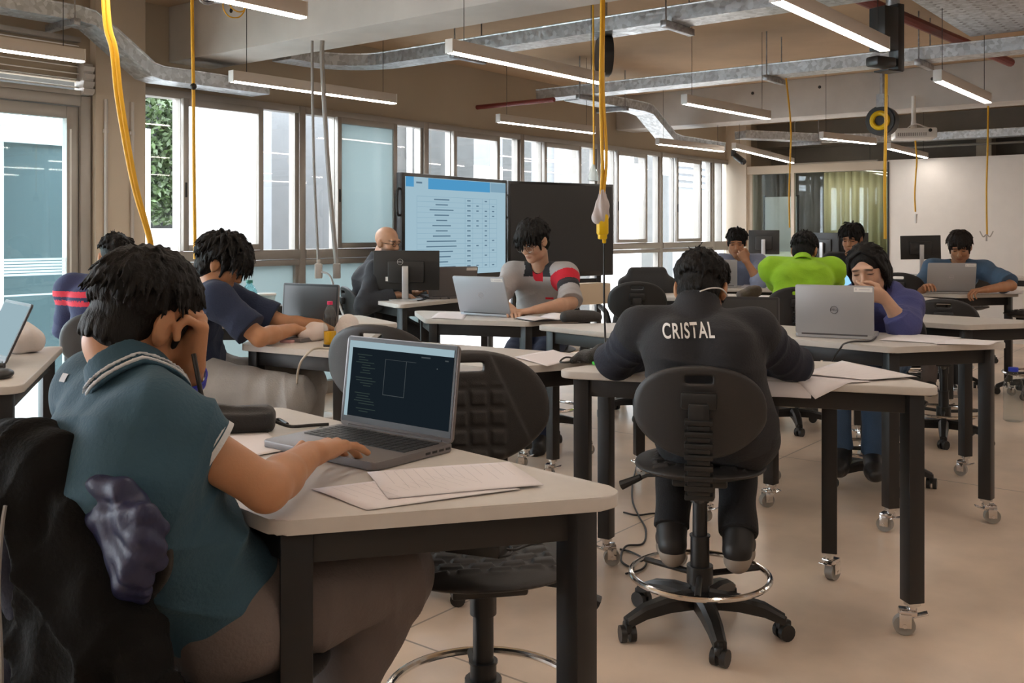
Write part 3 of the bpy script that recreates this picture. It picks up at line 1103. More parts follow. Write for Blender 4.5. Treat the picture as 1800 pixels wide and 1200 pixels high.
chair(4.45, 9.6, 0.4, 0.9, 'drafting chair before the white wall and the tilted monitor')
chair(-0.99, 7.13, 0.85, 0.4, 'drafting chair under the bald bearded person')


def drop_tree(o):
    for ch in list(o.children): drop_tree(ch)
    bpy.data.objects.remove(o)


drop_tree(CH0)        # the pattern chair itself is not part of the room
# ============================================================ pendant LED bars
LZ = 2.125


def pendant(a, b, label):
    a, b = V(a), V(b)
    d = b - a
    L = d.length
    root = empty('pendant_lamp', (a + b) / 2, math.atan2(d.y, d.x), label, 'lamp', 'linear pendant lamps')
    root.location.z = LZ
    m = MB()
    m.box((0, 0, 0.036), (L, 0.046, 0.060), bev=0.002)
    m.build('housing', M['lamp_body'], root)
    for s in (-1, 1):
        m = MB(); m.box((s * (L / 2 + 0.002), 0, 0.033), (0.006, 0.048, 0.068), bev=0.001); m.build('end_cap', M['white_plastic'], root)
    m = MB(); m.box((0, 0, 0.003), (L - 0.012, 0.038, 0.006))
    m.build('diffuser', M['lamp'], root)
    for s in (-1, 1):
        m = MB(); m.cyl((s * L * 0.42, 0, 0.06), (s * L * 0.42, 0, ZC - LZ), 0.002, n=6); m.build('suspension_wire', M['black'], root)
    return root


def pend2(p, q, label): return pendant(at(p[0], p[1], LZ), at(q[0], q[1], LZ), label)


def pend1(p, L, label):
    a = at(p[0], p[1], LZ)
    return pendant(a, a + V((UX, UY, 0)) * L, label)


pend2((790, 93), (1057, 148), 'white LED bar over the dark display, ending at the thick yellow cable')
pend2((407, 144), (693, 183), 'white LED bar before the window left of the two displays')
pend1((1363, 3), 1.28, 'white LED bar at the black cable box, at the top right')
pend1((1648, 143), 1.22, 'white LED bar nearest the right edge, before the rear concrete beam')
pend2((1203, 183), (1350, 210), 'white LED bar at the middle of the rear concrete beam')
pend1((145, 110), -1.25, 'white LED bar in front of the white louvre vent')
pend1((533, 33), -1.25, 'white LED bar under the front concrete beam, beside the small yellow loops')
pend2((876, 215), (1043, 235), 'white LED bar right above the dark display, near the window wall')
pend2((1156, 254), (1270, 267), 'white LED bar beside the black security camera')
pend2((1290, 262), (1393, 287), 'long white LED bar reaching the glass partition')
pend2((1444, 244), (1537, 254), 'short white LED bar under the rear beam, left of the projector')
pend2((1562, 262), (1628, 278), 'white LED bar lighting the white back wall')
for (u, v) in ((1.3, 1.5), (1.3, -0.1), (3.45, -0.1), (5.95, -0.1), (8.1, -0.1), (10.3, -0.3), (1.3, -1.7), (3.45, -1.7), (5.95, -1.7), (8.1, -1.7), (10.3, -1.9),
               (3.45, -3.5), (5.95, -3.5), (8.1, -3.5), (10.3, -3.7), (-1.2, 1.5), (-1.2, -0.1), (-1.2, 3.1), (-1.2, -1.7), (1.3, -3.5)):
    pendant(UV(u, v), UV(u + 1.25, v), 'white LED bar of the lamp rows outside the picture')

pendant(UV(12.9, 5.3), UV(12.9, 4.1), 'white LED bar added to brighten the corridor behind the glass partition')  # added lamp, no such source seen; brightens the curtain beyond the partition

# ============================================================ galvanised cable trays
TRW, TRH = 0.20, 0.085


def tray_mesh(mb, path, w=TRW, h=TRH):
    """closed sheet duct along a path of (u, v, z of underside)"""
    P = [V(p) for p in path]
    n = len(P)
    rings = []
    for i in range(n):
        d = (P[min(i + 1, n - 1)] - P[max(i - 1, 0)])
        s = V((-d.y, d.x, 0)).normalized()
        up = V((0, 0, 1)) if abs(d.z) < 0.02 else (d.cross(s) * -1).normalized() * -1
        if up.z < 0: up = -up
        rings.append([mb.bm.verts.new(P[i] + s * a * w / 2 + up * b * h) for a, b in ((-1, 0), (1, 0), (1, 1), (-1, 1))])
    for A, B in zip(rings, rings[1:]):
        for k in range(4): mb.bm.faces.new((A[k], A[(k + 1) % 4], B[(k + 1) % 4], B[k]))
    mb.bm.faces.new(rings[0][::-1]); mb.bm.faces.new(rings[-1])
    # lips along the upper edges
    for i in range(n - 1):
        pass
    return mb


def arc(c, r, a0, a1, z, n=8):
    return [(c[0] + r * math.cos(a0 + (a1 - a0) * k / n), c[1] + r * math.sin(a0 + (a1 - a0) * k / n), z) for k in range(n + 1)]


def strut(parent, u, v, z, along='u', L=0.34, right=True):
    """strut bracket under a tray on two threaded rods"""
    s = MB()
    if along == 'u':
        s.box((u, v, z - 0.022), (L, 0.04, 0.04), bev=0.002)
        for q in (-1, 1): s.cyl((u + q * (L / 2 - 0.03), v, z), (u + q * (L / 2 - 0.03), v, ZC - 0.002), 0.005, n=8)
    else:
        s.box((u, v, z - 0.022), (0.04, L, 0.04), bev=0.002)
        for q in (-1, 1): s.cyl((u, v + q * (L / 2 - 0.03), z), (u, v + q * (L / 2 - 0.03), ZC - 0.002), 0.005, n=8)
    o = s.build('strut_bracket', M['galv_dark'], parent)
    return o


def tray(label, path, struts):
    root = empty('cable_tray', (0, 0, 0), TH, label, 'cable tray', 'galvanised cable trays')
    tray_mesh(MB_ := MB(), path)
    MB_.build('duct', M['galv'], root, smooth=False)
    # bright folded rims
    r = MB()
    for sgn in (-1, 1):
        pts = []
        for i in range(len(path)):
            d = V(path[min(i + 1, len(path) - 1)]) - V(path[max(i - 1, 0)])
            s = V((-d.y, d.x, 0)).normalized()
            pts.append(V(path[i]) + s * sgn * TRW / 2 + V((0, 0, TRH)))
        r.tube(pts, 0.006, n=6)
    r.build('rim', M['galv'], root)
    for s in struts: strut(root, *s)
    return root


VW = 5.62      # tray along the window wall
z1, z2 = 2.485, 2.20
tray('galvanised cable tray along the window wall, dipping under the front beam',
     [(-3, VW, 2.50), (2.95, VW, 2.50), (3.05, VW, 2.49), (3.42, VW, 2.235), (3.5, VW, 2.22), (4.32, VW, 2.22)],
     [(2.9, VW, 2.50, 'v'), (0.8, VW, 2.50, 'v')])
t1 = 5.07
tray('galvanised cable tray just behind the front beam, curving to the window wall',
     [(4.42, VW - 0.1, 2.47)] + [(4.45, VW - 0.1, 2.47)] + arc((4.62, 5.07), 0.45, PI / 2, 0, 2.47)[1:] + [(t1, 4.4, 2.47), (t1, 2.0, 2.47), (t1, -6, 2.47)],
     [(t1, 4.35, 2.47), (t1, 2.75, 2.47), (t1, 1.25, 2.47), (t1, -0.3, 2.47)])
t2 = 7.15
tray('galvanised cable tray nearest the rear beam, dipping under it',
     [(t2, 5.25, 2.45), (t2, 4.9, 2.45), (t2, 2.0, 2.45), (t2, -6, 2.45)],
     [(t2, 4.75, 2.45), (t2, 3.05, 2.45), (t2, 1.95, 2.45), (t2, 0.6, 2.45)])
tray('galvanised cable tray branch sloping down under the rear beam',
     [(7.25, 4.98, 2.44), (8.35, 4.98, 2.44), (8.5, 4.98, 2.425), (8.95, 4.98, 2.19), (9.1, 4.98, 2.17), (10.1, 4.98, 2.17)],
     [(7.9, 4.98, 2.44, 'v')])

tray('galvanised cable tray behind the rear beam toward the partition',
     [(10.2, 4.75, 2.30), (11.2, 4.2, 2.30), (12.0, 3.3, 2.32), (12.0, -5, 2.32)],
     [(11.0, 4.3, 2.30, 'v')])
# wide perforated duct, upper right
root = empty('air_duct', (0, 0, 0), TH, 'wide grey metal duct with a perforated underside, at the top right', 'duct')
d = MB()
ubox(d, 5.3, 7.0, 0.95, 1.62, 2.56, 2.76, bev=0.004)
d.build('duct_body', M['galv'], root)
d = MB()
for i in range(22):
    for j in range(7):
        u = 5.36 + i * 0.074; v = 1.02 + j * 0.088
        d.cyl((u, v, 2.5585), (u, v, 2.5605), 0.011, n=6)
d.build('perforation', M['galv_dark'], root)

# red sprinkler pipes
def pipe(pts, r, label, m, cat='pipe'):
    b = MB(); b.tube(pts, r, n=10)
    o = b.build('pipe', m); o.rotation_euler = (0, 0, TH)
    return setp(o, label, cat)


pipe([(5.3, 2.02, 2.66), (8.9, 1.75, 2.66)], 0.035, 'dark red sprinkler pipe between the cable trays', M['red_pipe'])
pipe([(6.98, 5.88, 2.42), (6.98, 5.0, 2.42)], 0.022, 'short dark red pipe end beside the window wall', M['red_pipe'])
pipe([(12.6, 2.4, 2.45), (12.9, 1.2, 2.47)], 0.03, 'red pipe in the dark recess above the white wall', M['red_pipe'])
pipe([(13.3, 3.9, 2.36), (13.3, -4, 2.36)], 0.016, 'thin grey pipe across the dark recess', M['alu_light'])

# ============================================================ hanging cables
def cable(name, pts, r, m, label, cat='cable', group=None, n=8, smooth=True):
    b = MB(); b.tube(bez(pts, 10) if smooth else pts, r, n=n)
    o = b.build(name, m, sharp=80)
    return setp(o, label, cat, group)


def plug(loc, label, s=1.0):
    r = empty('cable_plug', loc, 0.3, label, 'plug')
    b = MB(); b.lathe([(0.0, 0.0), (0.020 * s, 0.0), (0.024 * s, 0.015 * s), (0.024 * s, 0.055 * s), (0.018 * s, 0.075 * s), (0.010 * s, 0.10 * s), (0.0, 0.105 * s)], n=14)
    b.build('body', M['yellow_bright'], r)
    return r


# thick double cable with a plug wrapped in cloth, in front of the dark display
Yc = 3.9
P = lambda px, py, Y=Yc: J(px, py, Y)
top = P(1058, 0); top.z = ZC
cable('power_cable', [top, P(1058, 0), P(1056, 150), P(1058, 250), P(1059, 300), P(1056, 350)], 0.0075, M['yellow'], 'thick yellow cable hanging in front of the dark display, left strand', group='yellow drop cables')
top = P(1061, 0); top.z = ZC
cable('power_cable', [top, P(1061, 0), P(1060, 150), P(1066, 270), P(1062, 330), P(1058, 352)], 0.0065, M['yellow'], 'thick yellow cable hanging in front of the dark display, right strand', group='yellow drop cables')
pr = empty('cable_socket', P(1059, 405), 0.2, 'yellow cable socket with a pale cloth tied over it, before the dark display', 'socket')
b = MB()
b.box((0, 0, 0.025), (0.042, 0.042, 0.085), bev=0.008); b.box((0, 0, -0.02), (0.032, 0.032, 0.03), bev=0.005)
b.build('body', M['yellow_bright'], pr)
f = Field((-0.06, -0.06, 0.02), (0.06, 0.06, 0.17), 0.003)
f.cone((0, 0, 0.155), (0.0, 0, 0.10), 0.010, 0.024, 0.01); f.cone((0, 0, 0.10), (-0.015, 0.0, 0.055), 0.024, 0.030, 0.012); f.cone((0, 0, 0.10), (0.012, 0.0, 0.06), 0.022, 0.018, 0.01)
f.add(lambda x, y, z: 0.003 * np.sin(6 * np.arctan2(y, x + 1e-6) + 40 * z))
vq = f.surf()
link('cloth', np_mesh('cloth', *vq), mat('pale_cloth', (0.55, 0.50, 0.49), rough=0.8), pr)
b = MB(); b.box((0, 0, 0), (0.014, 0.014, 0.03), bev=0.003); o = b.build('cable_tag', M['yellow_bright']); o.location = P(1062, 421)
setp(o, 'small yellow tag on the black lead under the yellow socket', 'tag')
cable('power_lead', [P(1061, 405), P(1062, 440), P(1062, 520), P(1064, 600), at(1066, 636, TZ + 0.006)], 0.0042, M['black'], 'black lead dropping from the yellow socket to the table')

cable('power_cable', [V((P(337, 0, 4.6).x, 4.6, ZC)), P(338, 40, 4.6), P(340, 152, 4.6), P(341, 300, 4.6), P(343, 455, 4.6)], 0.0085, M['yellow'], 'straight yellow cable with a black ball, hanging before the first window', group='yellow drop cables')
b = MB(); b.sphere((0, 0, 0), 0.016, 14); o = b.build('cable_ball', M['plastic']); o.location = P(340, 152, 4.59); setp(o, 'black ball stopper on the yellow cable before the first window', 'stopper')
for k, dx in enumerate((0, 7)):
    cable('power_cable', [V((P(176 + dx, 0, 3.4).x, 3.4, ZC)), P(182 + dx, 0, 3.4), P(197 + dx, 90, 3.4), P(207 + dx, 180, 3.4), P(233 + dx * 0.7, 320, 3.4), P(262 + dx * 0.3, 420, 3.42), P(268, 470, 3.45)], 0.0085, M['yellow'],
          ('slack yellow cable swinging across the column, outer strand', 'slack yellow cable swinging across the column, inner strand')[k], group='yellow drop cables')
for (px, y0, y1, Y, r, lab) in ((1558, 122, 420, 6.2, 0.010, 'yellow cable dropping from the black cable box to the dark edge of the white wall'),
                                (1390, 220, 400, 9.2, 0.008, 'thin yellow cable before the glass partition'),
                                (1737, 186, 412, 8.8, 0.008, 'yellow cable hanging before the white wall, with a metal hook'),
                                (1611, 272, 372, 9.6, 0.008, 'short yellow cable ending half way down the lit white wall')):
    p0 = P(px, y0, Y)
    a = [p0, P(px - 1, (y0 * 2 + y1) / 3, Y), P(px - 3, (y0 + 2 * y1) / 3, Y), P(px - 2, y1, Y)]
    if y0 > 200: a = [V((p0.x - 0.05, p0.y, min(ZC, p0.z + 0.5)))] + a
    cable('power_cable', a, r, M['yellow'], lab, group='yellow drop cables')
b = MB(); b.tube(bez([(-0.06, 0, 0.03), (-0.03, 0, -0.02), (0.0, 0, 0.0), (0.03, 0, -0.02), (0.06, 0, 0.03)], 6), 0.005); b.cyl((0, 0, 0), (0, 0, -0.06), 0.008, n=8)
o = b.build('cable_hook', M['alu_light']); o.location = P(1734, 412, 8.8); setp(o, 'metal hook at the end of a yellow cable before the white wall', 'hook')
b = MB(); b.cyl((0, 0, 0), (0, 0, -0.09), 0.015, 0.010, n=10); o = b.build('cable_end', M['white_plastic']); o.location = P(1610, 376, 9.6); setp(o, 'white plug at the end of the short yellow cable on the white wall', 'plug')
cable('power_cable', [P(1042, 0, 5.2) + V((0, 0, 0.2)), P(1043, 100, 5.2), P(1044, 290, 5.2)], 0.005, M['yellow'], 'thin yellow cable behind the thick one, ending in a clear tag', group='yellow drop cables')
b = MB(); b.lathe([(0, 0.0), (0.028, 0.0), (0.03, 0.01), (0.02, 0.05), (0.005, 0.09), (0, 0.09)], n=12); o = b.build('cable_plug', glass_mat('clear_bag', frost=0.5)); o.location = P(1043, 318, 5.2)
setp(o, 'plug in a clear bag at the end of the thin yellow cable', 'plug')

# retractable cable reels
def reel(loc, rz, r, w, label, core=True):
    root = empty('cable_reel', loc, rz, label, 'reel')
    b = MB(); b.cyl((-w / 2, 0, 0), (w / 2, 0, 0), r, n=32)
    b.cyl((-w / 2 - 0.01, 0, 0), (-w / 2, 0, 0), r * 0.92, n=32); b.cyl((w / 2, 0, 0), (w / 2 + 0.01, 0, 0), r * 0.92, n=32)
    b.build('drum', M['plastic'], root)
    b = MB(); b.box((0, 0, r + 0.04), (w * 1.2, 0.06, 0.1)); b.cyl((0, 0, r + 0.08), (0, 0, max(r + 0.1, ZC - loc[2])), 0.02, n=10)
    b.build('bracket', M['galv_dark'], root)
    if core:
        b = MB(); b.tube([(-w / 2 - 0.02, r * 0.5 * math.cos(2 * PI * k / 24), r * 0.5 * math.sin(2 * PI * k / 24)) for k in range(24)], r * 0.17, n=8, closed=True)
        b.build('cable_coil', M['yellow_bright'], root)
    return root


reel(J(1062, 97, 6.1), 0.08, 0.135, 0.06, 'black cable reel seen edge-on above the thick yellow cable', core=False)
reel(J(1551, 213, 7.6), math.atan2(0.8, 0.6), 0.115, 0.10, 'black cable reel with a yellow coil, left of the projector')
bxr = empty('cable_box', J(1562, 60, 5.0), 0.5, 'tall black cable box hanging at the end of the top right lamp', 'box')
b = MB(); b.box((-0.035, 0, 0.02), (0.10, 0.10, 0.22), bev=0.004); b.box((0.035, -0.02, -0.02), (0.045, 0.06, 0.34), bev=0.003); b.build('body', M['plastic'], bxr)
b = MB(); b.box((-0.09, -0.03, -0.155), (0.14, 0.08, 0.05), bev=0.012); b.box((0.0, 0, -0.19), (0.11, 0.09, 0.008)); b.build('base_plate', M['plastic'], bxr)
b = MB(); b.cyl((0.09, 0.05, -0.02), (0.09, 0.05, 0.3), 0.035, n=14); b.build('motor', M['galv_dark'], bxr)
rb = empty('cable_reel', J(385, 8, 4.4), 0.4, 'dark cable reel on the front beam with two yellow loops under it', 'reel')
b = MB(); b.box((0, 0, 0.03), (0.13, 0.09, 0.035), bev=0.008)
b.tube([(-0.05 + 0.035 * math.cos(2 * PI * k / 16), 0.02, 0.04 + 0.035 * math.sin(2 * PI * k / 16)) for k in range(16)], 0.008, closed=True)
b.cyl((0.0, 0, 0.04), (0.0, 0, 0.5), 0.012, n=8)
b.build('body', M['galv_dark'], rb)
b = MB()
b.tube(bez([(0.018, 0, 0.02), (0.02, 0, -0.02), (0.045, 0, -0.05), (0.085, 0, -0.05), (0.11, 0, -0.02), (0.112, 0, 0.01)], 8), 0.003)
b.tube(bez([(0.04, 0, 0.02), (0.055, 0, -0.01), (0.085, 0, -0.025), (0.11, 0, -0.015), (0.118, 0, 0.02)], 8), 0.003)
b.build('cable_loop', M['yellow'], rb)

# two grey drop poles with outlets before the second window
for i, (a, b_, lab) in enumerate((((549, 118), (560, 470), 'thin grey drop pole before the window, left of the pair'), ((567, 118), (592, 470), 'thin grey drop pole before the window, right of the pair'))):
    Y = 5.6
    p, q = J(a[0], a[1], Y), J(b_[0], b_[1], Y)
    root = empty('drop_pole', q, 0.1, lab, 'outlet pole', 'grey drop poles')
    m = MB(); m.tube(bez([p - q + V((0, 0, 0.15)), p - q, (p - q) * 0.5 + V((-0.008, 0, 0)), V((0, 0, 0))], 8), 0.008 + 0.005 * i, n=8); m.build('pole', M['grey_plastic'], root)
    m = MB(); m.box((0, 0, -0.02), (0.042, 0.04, 0.085), bev=0.005); m.box((0.0, 0, 0.03), (0.02, 0.02, 0.03), bev=0.004); m.build('outlet', M['alu_light'] if i == 0 else M['grey_plastic'], root)
cable('power_lead', [J(566, 478, 5.58), J(580, 485, 5.55), J(590, 515, 5.5), J(602, 550, 5.4), at(612, 575, TZ + 0.01)], 0.006, M['grey_plastic'], 'grey lead from the left drop pole down to the desk')

# projector, security camera, small fixtures
pj = empty('projector', J(1606, 236, 9.0), math.atan2(-0.25, 1), 'white ceiling projector with a vented front, above the white wall', 'projector')
b = MB(); b.box((0, 0, 0), (0.36, 0.28, 0.095), bev=0.015); b.build('body', M['white_plastic'], pj)
b = MB()
for k in range(14): b.box((-0.15 + 0.018 * k, -0.141, -0.012), (0.008, 0.004, 0.03))
b.build('vent', M['grey_plastic'], pj)
b = MB(); b.cyl((0.12, -0.135, 0.022), (0.12, -0.148, 0.022), 0.016, n=14); b.build('lens', M['plastic'], pj)
b = MB(); b.lathe([(0.03, 0.05), (0.02, 0.13), (0.02, 0.35), (0.0, 0.35)]); b.tube(bez([(-0.06, 0, 0.05), (0.0, -0.06, 0.09), (0.1, -0.03, 0.06), (0.14, -0.1, 0.04)], 6), 0.006); b.build('mount', M['white_plastic'], pj)
sc_ = empty('security_camera', J(1300, 278, 11.2), -0.6, 'black bullet security camera by the corner pillar', 'camera')
b = MB(); b.cyl((-0.05, 0, 0.03), (0.06, -0.04, -0.045), 0.036, n=16); b.cyl((0.06, -0.04, -0.045), (0.075, -0.045, -0.055), 0.030, n=16); b.build('body', M['plastic'], sc_)
b = MB(); b.cyl((-0.03, 0, 0.03), (-0.09, 0.05, 0.06), 0.016, n=10); b.cyl((-0.09, 0.05, 0.03), (-0.09, 0.05, 0.1), 0.03, n=14); b.build('bracket', M['plastic'], sc_)
# ============================================================ people
def fabric(name, col, rough=0.85, bump=0.25, bscale=140, sheen=0.04, var=0.08, vscale=12):
    return mat(name, col, rough=rough, bump=bump, bscale=bscale, sheen=sheen, var=var, vscale=vscale)


def skin_mat(name, tone, beard=0.0, lips=True):
    m = mat(name, tone, rough=0.5, var=0.06, vscale=25, bump=0.06, bscale=220)
    nt = m.node_tree
    b = nt.nodes['Principled BSDF']
    b.inputs['Subsurface Weight'].default_value = 0.12
    b.inputs['Subsurface Radius'].default_value = (0.012, 0.005, 0.003)
    at_ = nt.nodes.new('ShaderNodeAttribute'); at_.attribute_name = 'hp'
    sp = nt.nodes.new('ShaderNodeSeparateXYZ'); nt.links.new(at_.outputs['Vector'], sp.inputs[0])
    ax = nt.nodes.new('ShaderNodeMath'); ax.operation = 'ABSOLUTE'; nt.links.new(sp.outputs[0], ax.inputs[0])

    def M_(op, a, c=None, val=None):
        n = nt.nodes.new('ShaderNodeMath'); n.operation = op
        nt.links.new(a, n.inputs[0])
        if c is not None: nt.links.new(c, n.inputs[1])
        elif val is not None: n.inputs[1].default_value = val
        return n.outputs[0]

    def ellipse(cx, cz, rx, rz, tilt=0.0, soft=0.5):
        dx = M_('SUBTRACT', ax.outputs[0], val=cx)
        dz = M_('SUBTRACT', sp.outputs[2], val=cz)
        if tilt: dz = M_('ADD', dz, M_('MULTIPLY', dx, val=tilt))
        a = M_('POWER', M_('ABSOLUTE', M_('DIVIDE', dx, val=rx)), val=2)
        c = M_('POWER', M_('ABSOLUTE', M_('DIVIDE', dz, val=rz)), val=2)
        d = M_('ADD', a, c)
        r = nt.nodes.new('ShaderNodeMapRange')
        r.inputs[1].default_value = 1.0 + soft; r.inputs[2].default_value = 1.0 - soft
        nt.links.new(d, r.inputs[0])
        front = M_('GREATER_THAN', sp.outputs[1], val=0.03)
        return M_('MULTIPLY', r.outputs[0], front)

    cur = b.inputs['Base Color'].links[0].from_socket

    def layer(mask, col, amt):
        nonlocal cur
        mx = nt.nodes.new('ShaderNodeMix'); mx.data_type = 'RGBA'
        nt.links.new(M_('MULTIPLY', mask, val=amt), mx.inputs[0])
        nt.links.new(cur, mx.inputs[6]); mx.inputs[7].default_value = (*col, 1)
        cur = mx.outputs[2]

    if beard:
        lo = nt.nodes.new('ShaderNodeMapRange'); lo.inputs[1].default_value = -0.025; lo.inputs[2].default_value = -0.048
        nt.links.new(sp.outputs[2], lo.inputs[0])
        yb = nt.nodes.new('ShaderNodeMapRange'); yb.inputs[1].default_value = -0.005; yb.inputs[2].default_value = 0.015
        nt.links.new(sp.outputs[1], yb.inputs[0])
        lim = M_('LESS_THAN', sp.outputs[2], val=1.0)
        layer(M_('MULTIPLY', M_('MULTIPLY', lo.outputs[0], yb.outputs[0]), lim), (0.012, 0.009, 0.008), beard)
    layer(ellipse(0.0, -0.064, 0.024, 0.0085, soft=0.4), (tone[0] * 0.72, tone[1] * 0.45, tone[2] * 0.45), 0.75)
    layer(ellipse(0.032, 0.027, 0.021, 0.0052, tilt=0.12, soft=0.6), (0.012, 0.009, 0.008), 0.85)
    layer(ellipse(0.032, 0.004, 0.0145, 0.0035, tilt=0.05, soft=0.5), (0.008, 0.006, 0.006), 0.9)
    nt.links.new(cur, b.inputs['Base Color'])
    return m


def hair_mat(name, col=(0.008, 0.0068, 0.006)):
    m = mat(name, col, rough=0.62, bump=0.5, bscale=70, stretch=(3.0, 3.0, 0.7))
    m.node_tree.nodes['Principled BSDF'].inputs['Specular IOR Level'].default_value = 0.22
    return m


HAIR = hair_mat('hair_black')
HAIR_B = hair_mat('hair_brown_black', (0.013, 0.009, 0.007))


def frame_of(y, up):
    y = V(y).normalized()
    z = V(up) - y * V(up).dot(y)
    z.normalize()
    x = y.cross(z)
    return Matrix((x, y, z)).transposed()      # columns


def ik(a, c, l1, l2, hint):
    """elbow / knee between a and c, bent toward hint"""
    d = c - a
    L = min(d.length, (l1 + l2) * 0.999)
    dn = d.normalized()
    x = (l1 * l1 - l2 * l2 + L * L) / (2 * L)
    h = math.sqrt(max(l1 * l1 - x * x, 0))
    p = V(hint) - dn * V(hint).dot(dn)
    p = p.normalized() if p.length > 1e-6 else dn.orthogonal().normalized()
    return a + dn * x + p * h


def head_prims(Fd, c, R, s=1.0, ears=True):
    g = lambda x, y, z: c + R @ (V((x, y, z)) * s)
    E = lambda p, r, k: Fd.ell(g(*p), [q * s for q in r], R, k)
    E((0, -0.014, 0.035), (0.073, 0.091, 0.080), 0.0)
    E((0, 0.022, -0.030), (0.058, 0.062, 0.078), 0.03)
    E((0, 0.050, -0.082), (0.034, 0.030, 0.028), 0.03)
    E((0, 0.066, -0.096), (0.018, 0.016, 0.015), 0.02)
    for sx in (-1, 1):
        E((sx * 0.036, 0.052, -0.026), (0.024, 0.026, 0.026), 0.02)
        E((sx * 0.045, 0.005, -0.072), (0.020, 0.030, 0.024), 0.03)
        Fd.ell(g(sx * 0.032, 0.089, 0.006), [0.017 * s, 0.010 * s, 0.010 * s], R, 0.012, 'd')
        E((sx * 0.032, 0.070, 0.005), (0.0155, 0.0135, 0.012), 0.004)
        if ears:
            E((sx * 0.073, -0.006, -0.008), (0.009, 0.019, 0.032), 0.008)
            E((sx * 0.081, -0.012, -0.002), (0.006, 0.019, 0.029), 0.005)
            Fd.ell(g(sx * 0.086, 0.002, -0.006), [0.006 * s, 0.009 * s, 0.014 * s], R, 0.004, 'd')
    Fd.cone(g(-0.040, 0.078, 0.028), g(0.040, 0.078, 0.028), 0.010 * s, 0.010 * s, 0.015)
    Fd.cone(g(0, 0.082, 0.014), g(0, 0.101, -0.027), 0.0075 * s, 0.0115 * s, 0.010)
    for sx in (-1, 1): Fd.ell(g(sx * 0.011, 0.093, -0.031), [0.008 * s] * 3, R, 0.006)
    E((0, 0.078, -0.057), (0.021, 0.011, 0.006), 0.006)
    E((0, 0.077, -0.069), (0.018, 0.011, 0.0065), 0.005)


FLEN = [(0.040, 0.024, 0.019), (0.044, 0.028, 0.021), (0.041, 0.026, 0.020), (0.032, 0.019, 0.018)]


def hand_prims(Fd, w, y, palm, side, curl=(0.5, 0.5, 0.5, 0.5), spread=0.06, thumb=0.3, s=1.0, fr=0.0082):
    """w wrist, y finger direction, palm the way the palm faces, side +1 right hand / -1 left hand"""
    y = V(y).normalized()
    zb = -(V(palm) - y * V(palm).dot(y)).normalized()
    xt = -(y.cross(zb)) * side          # toward the thumb
    g = lambda x, yy, z: w + (xt * x + y * yy + zb * z) * s
    kn = [(0.031, 0.088, 0.002), (0.011, 0.092, 0.005), (-0.010, 0.088, 0.003), (-0.029, 0.079, -0.001)]
    for i, k in enumerate(kn):
        Fd.cone(g(k[0] * 0.6, 0.012, 0), g(*k), 0.0165 * s, 0.0108 * s, 0.012)
    Fd.cone(g(0.012, 0.03, -0.006), g(-0.012, 0.06, -0.005), 0.016 * s, 0.014 * s, 0.012)
    for i, k in enumerate(kn):
        p = g(*k)
        a = 0.0
        sp = (0.5 * (kn[i][0]) / 0.03) * spread
        for j in range(3):
            a += (curl[i] * (1.0, 1.15, 0.75)[j])
            d = (y * math.cos(a) - zb * math.sin(a) + xt * sp).normalized()
            q = p + d * FLEN[i][j] * s
            r0 = fr * (1.06, 0.98, 0.92)[j] * (0.88 if i == 3 else 1)
            Fd.cone(p, q, r0 * s, r0 * 0.94 * s, 0.0035 if j else 0.006)
            p = q
    t0 = g(0.018, 0.022, -0.006)
    t1 = g(0.046, 0.046, -0.012 - 0.012 * thumb)
    t2 = g(0.056 - 0.012 * thumb, 0.076, -0.016 - 0.030 * thumb)
    t3 = g(0.054 - 0.022 * thumb, 0.100, -0.016 - 0.044 * thumb)
    Fd.cone(t0, t1, 0.0165 * s, 0.0125 * s, 0.012)
    Fd.cone(t1, t2, 0.0115 * s, 0.0098 * s, 0.005)
    Fd.cone(t2, t3, 0.0098 * s, 0.0080 * s, 0.003)


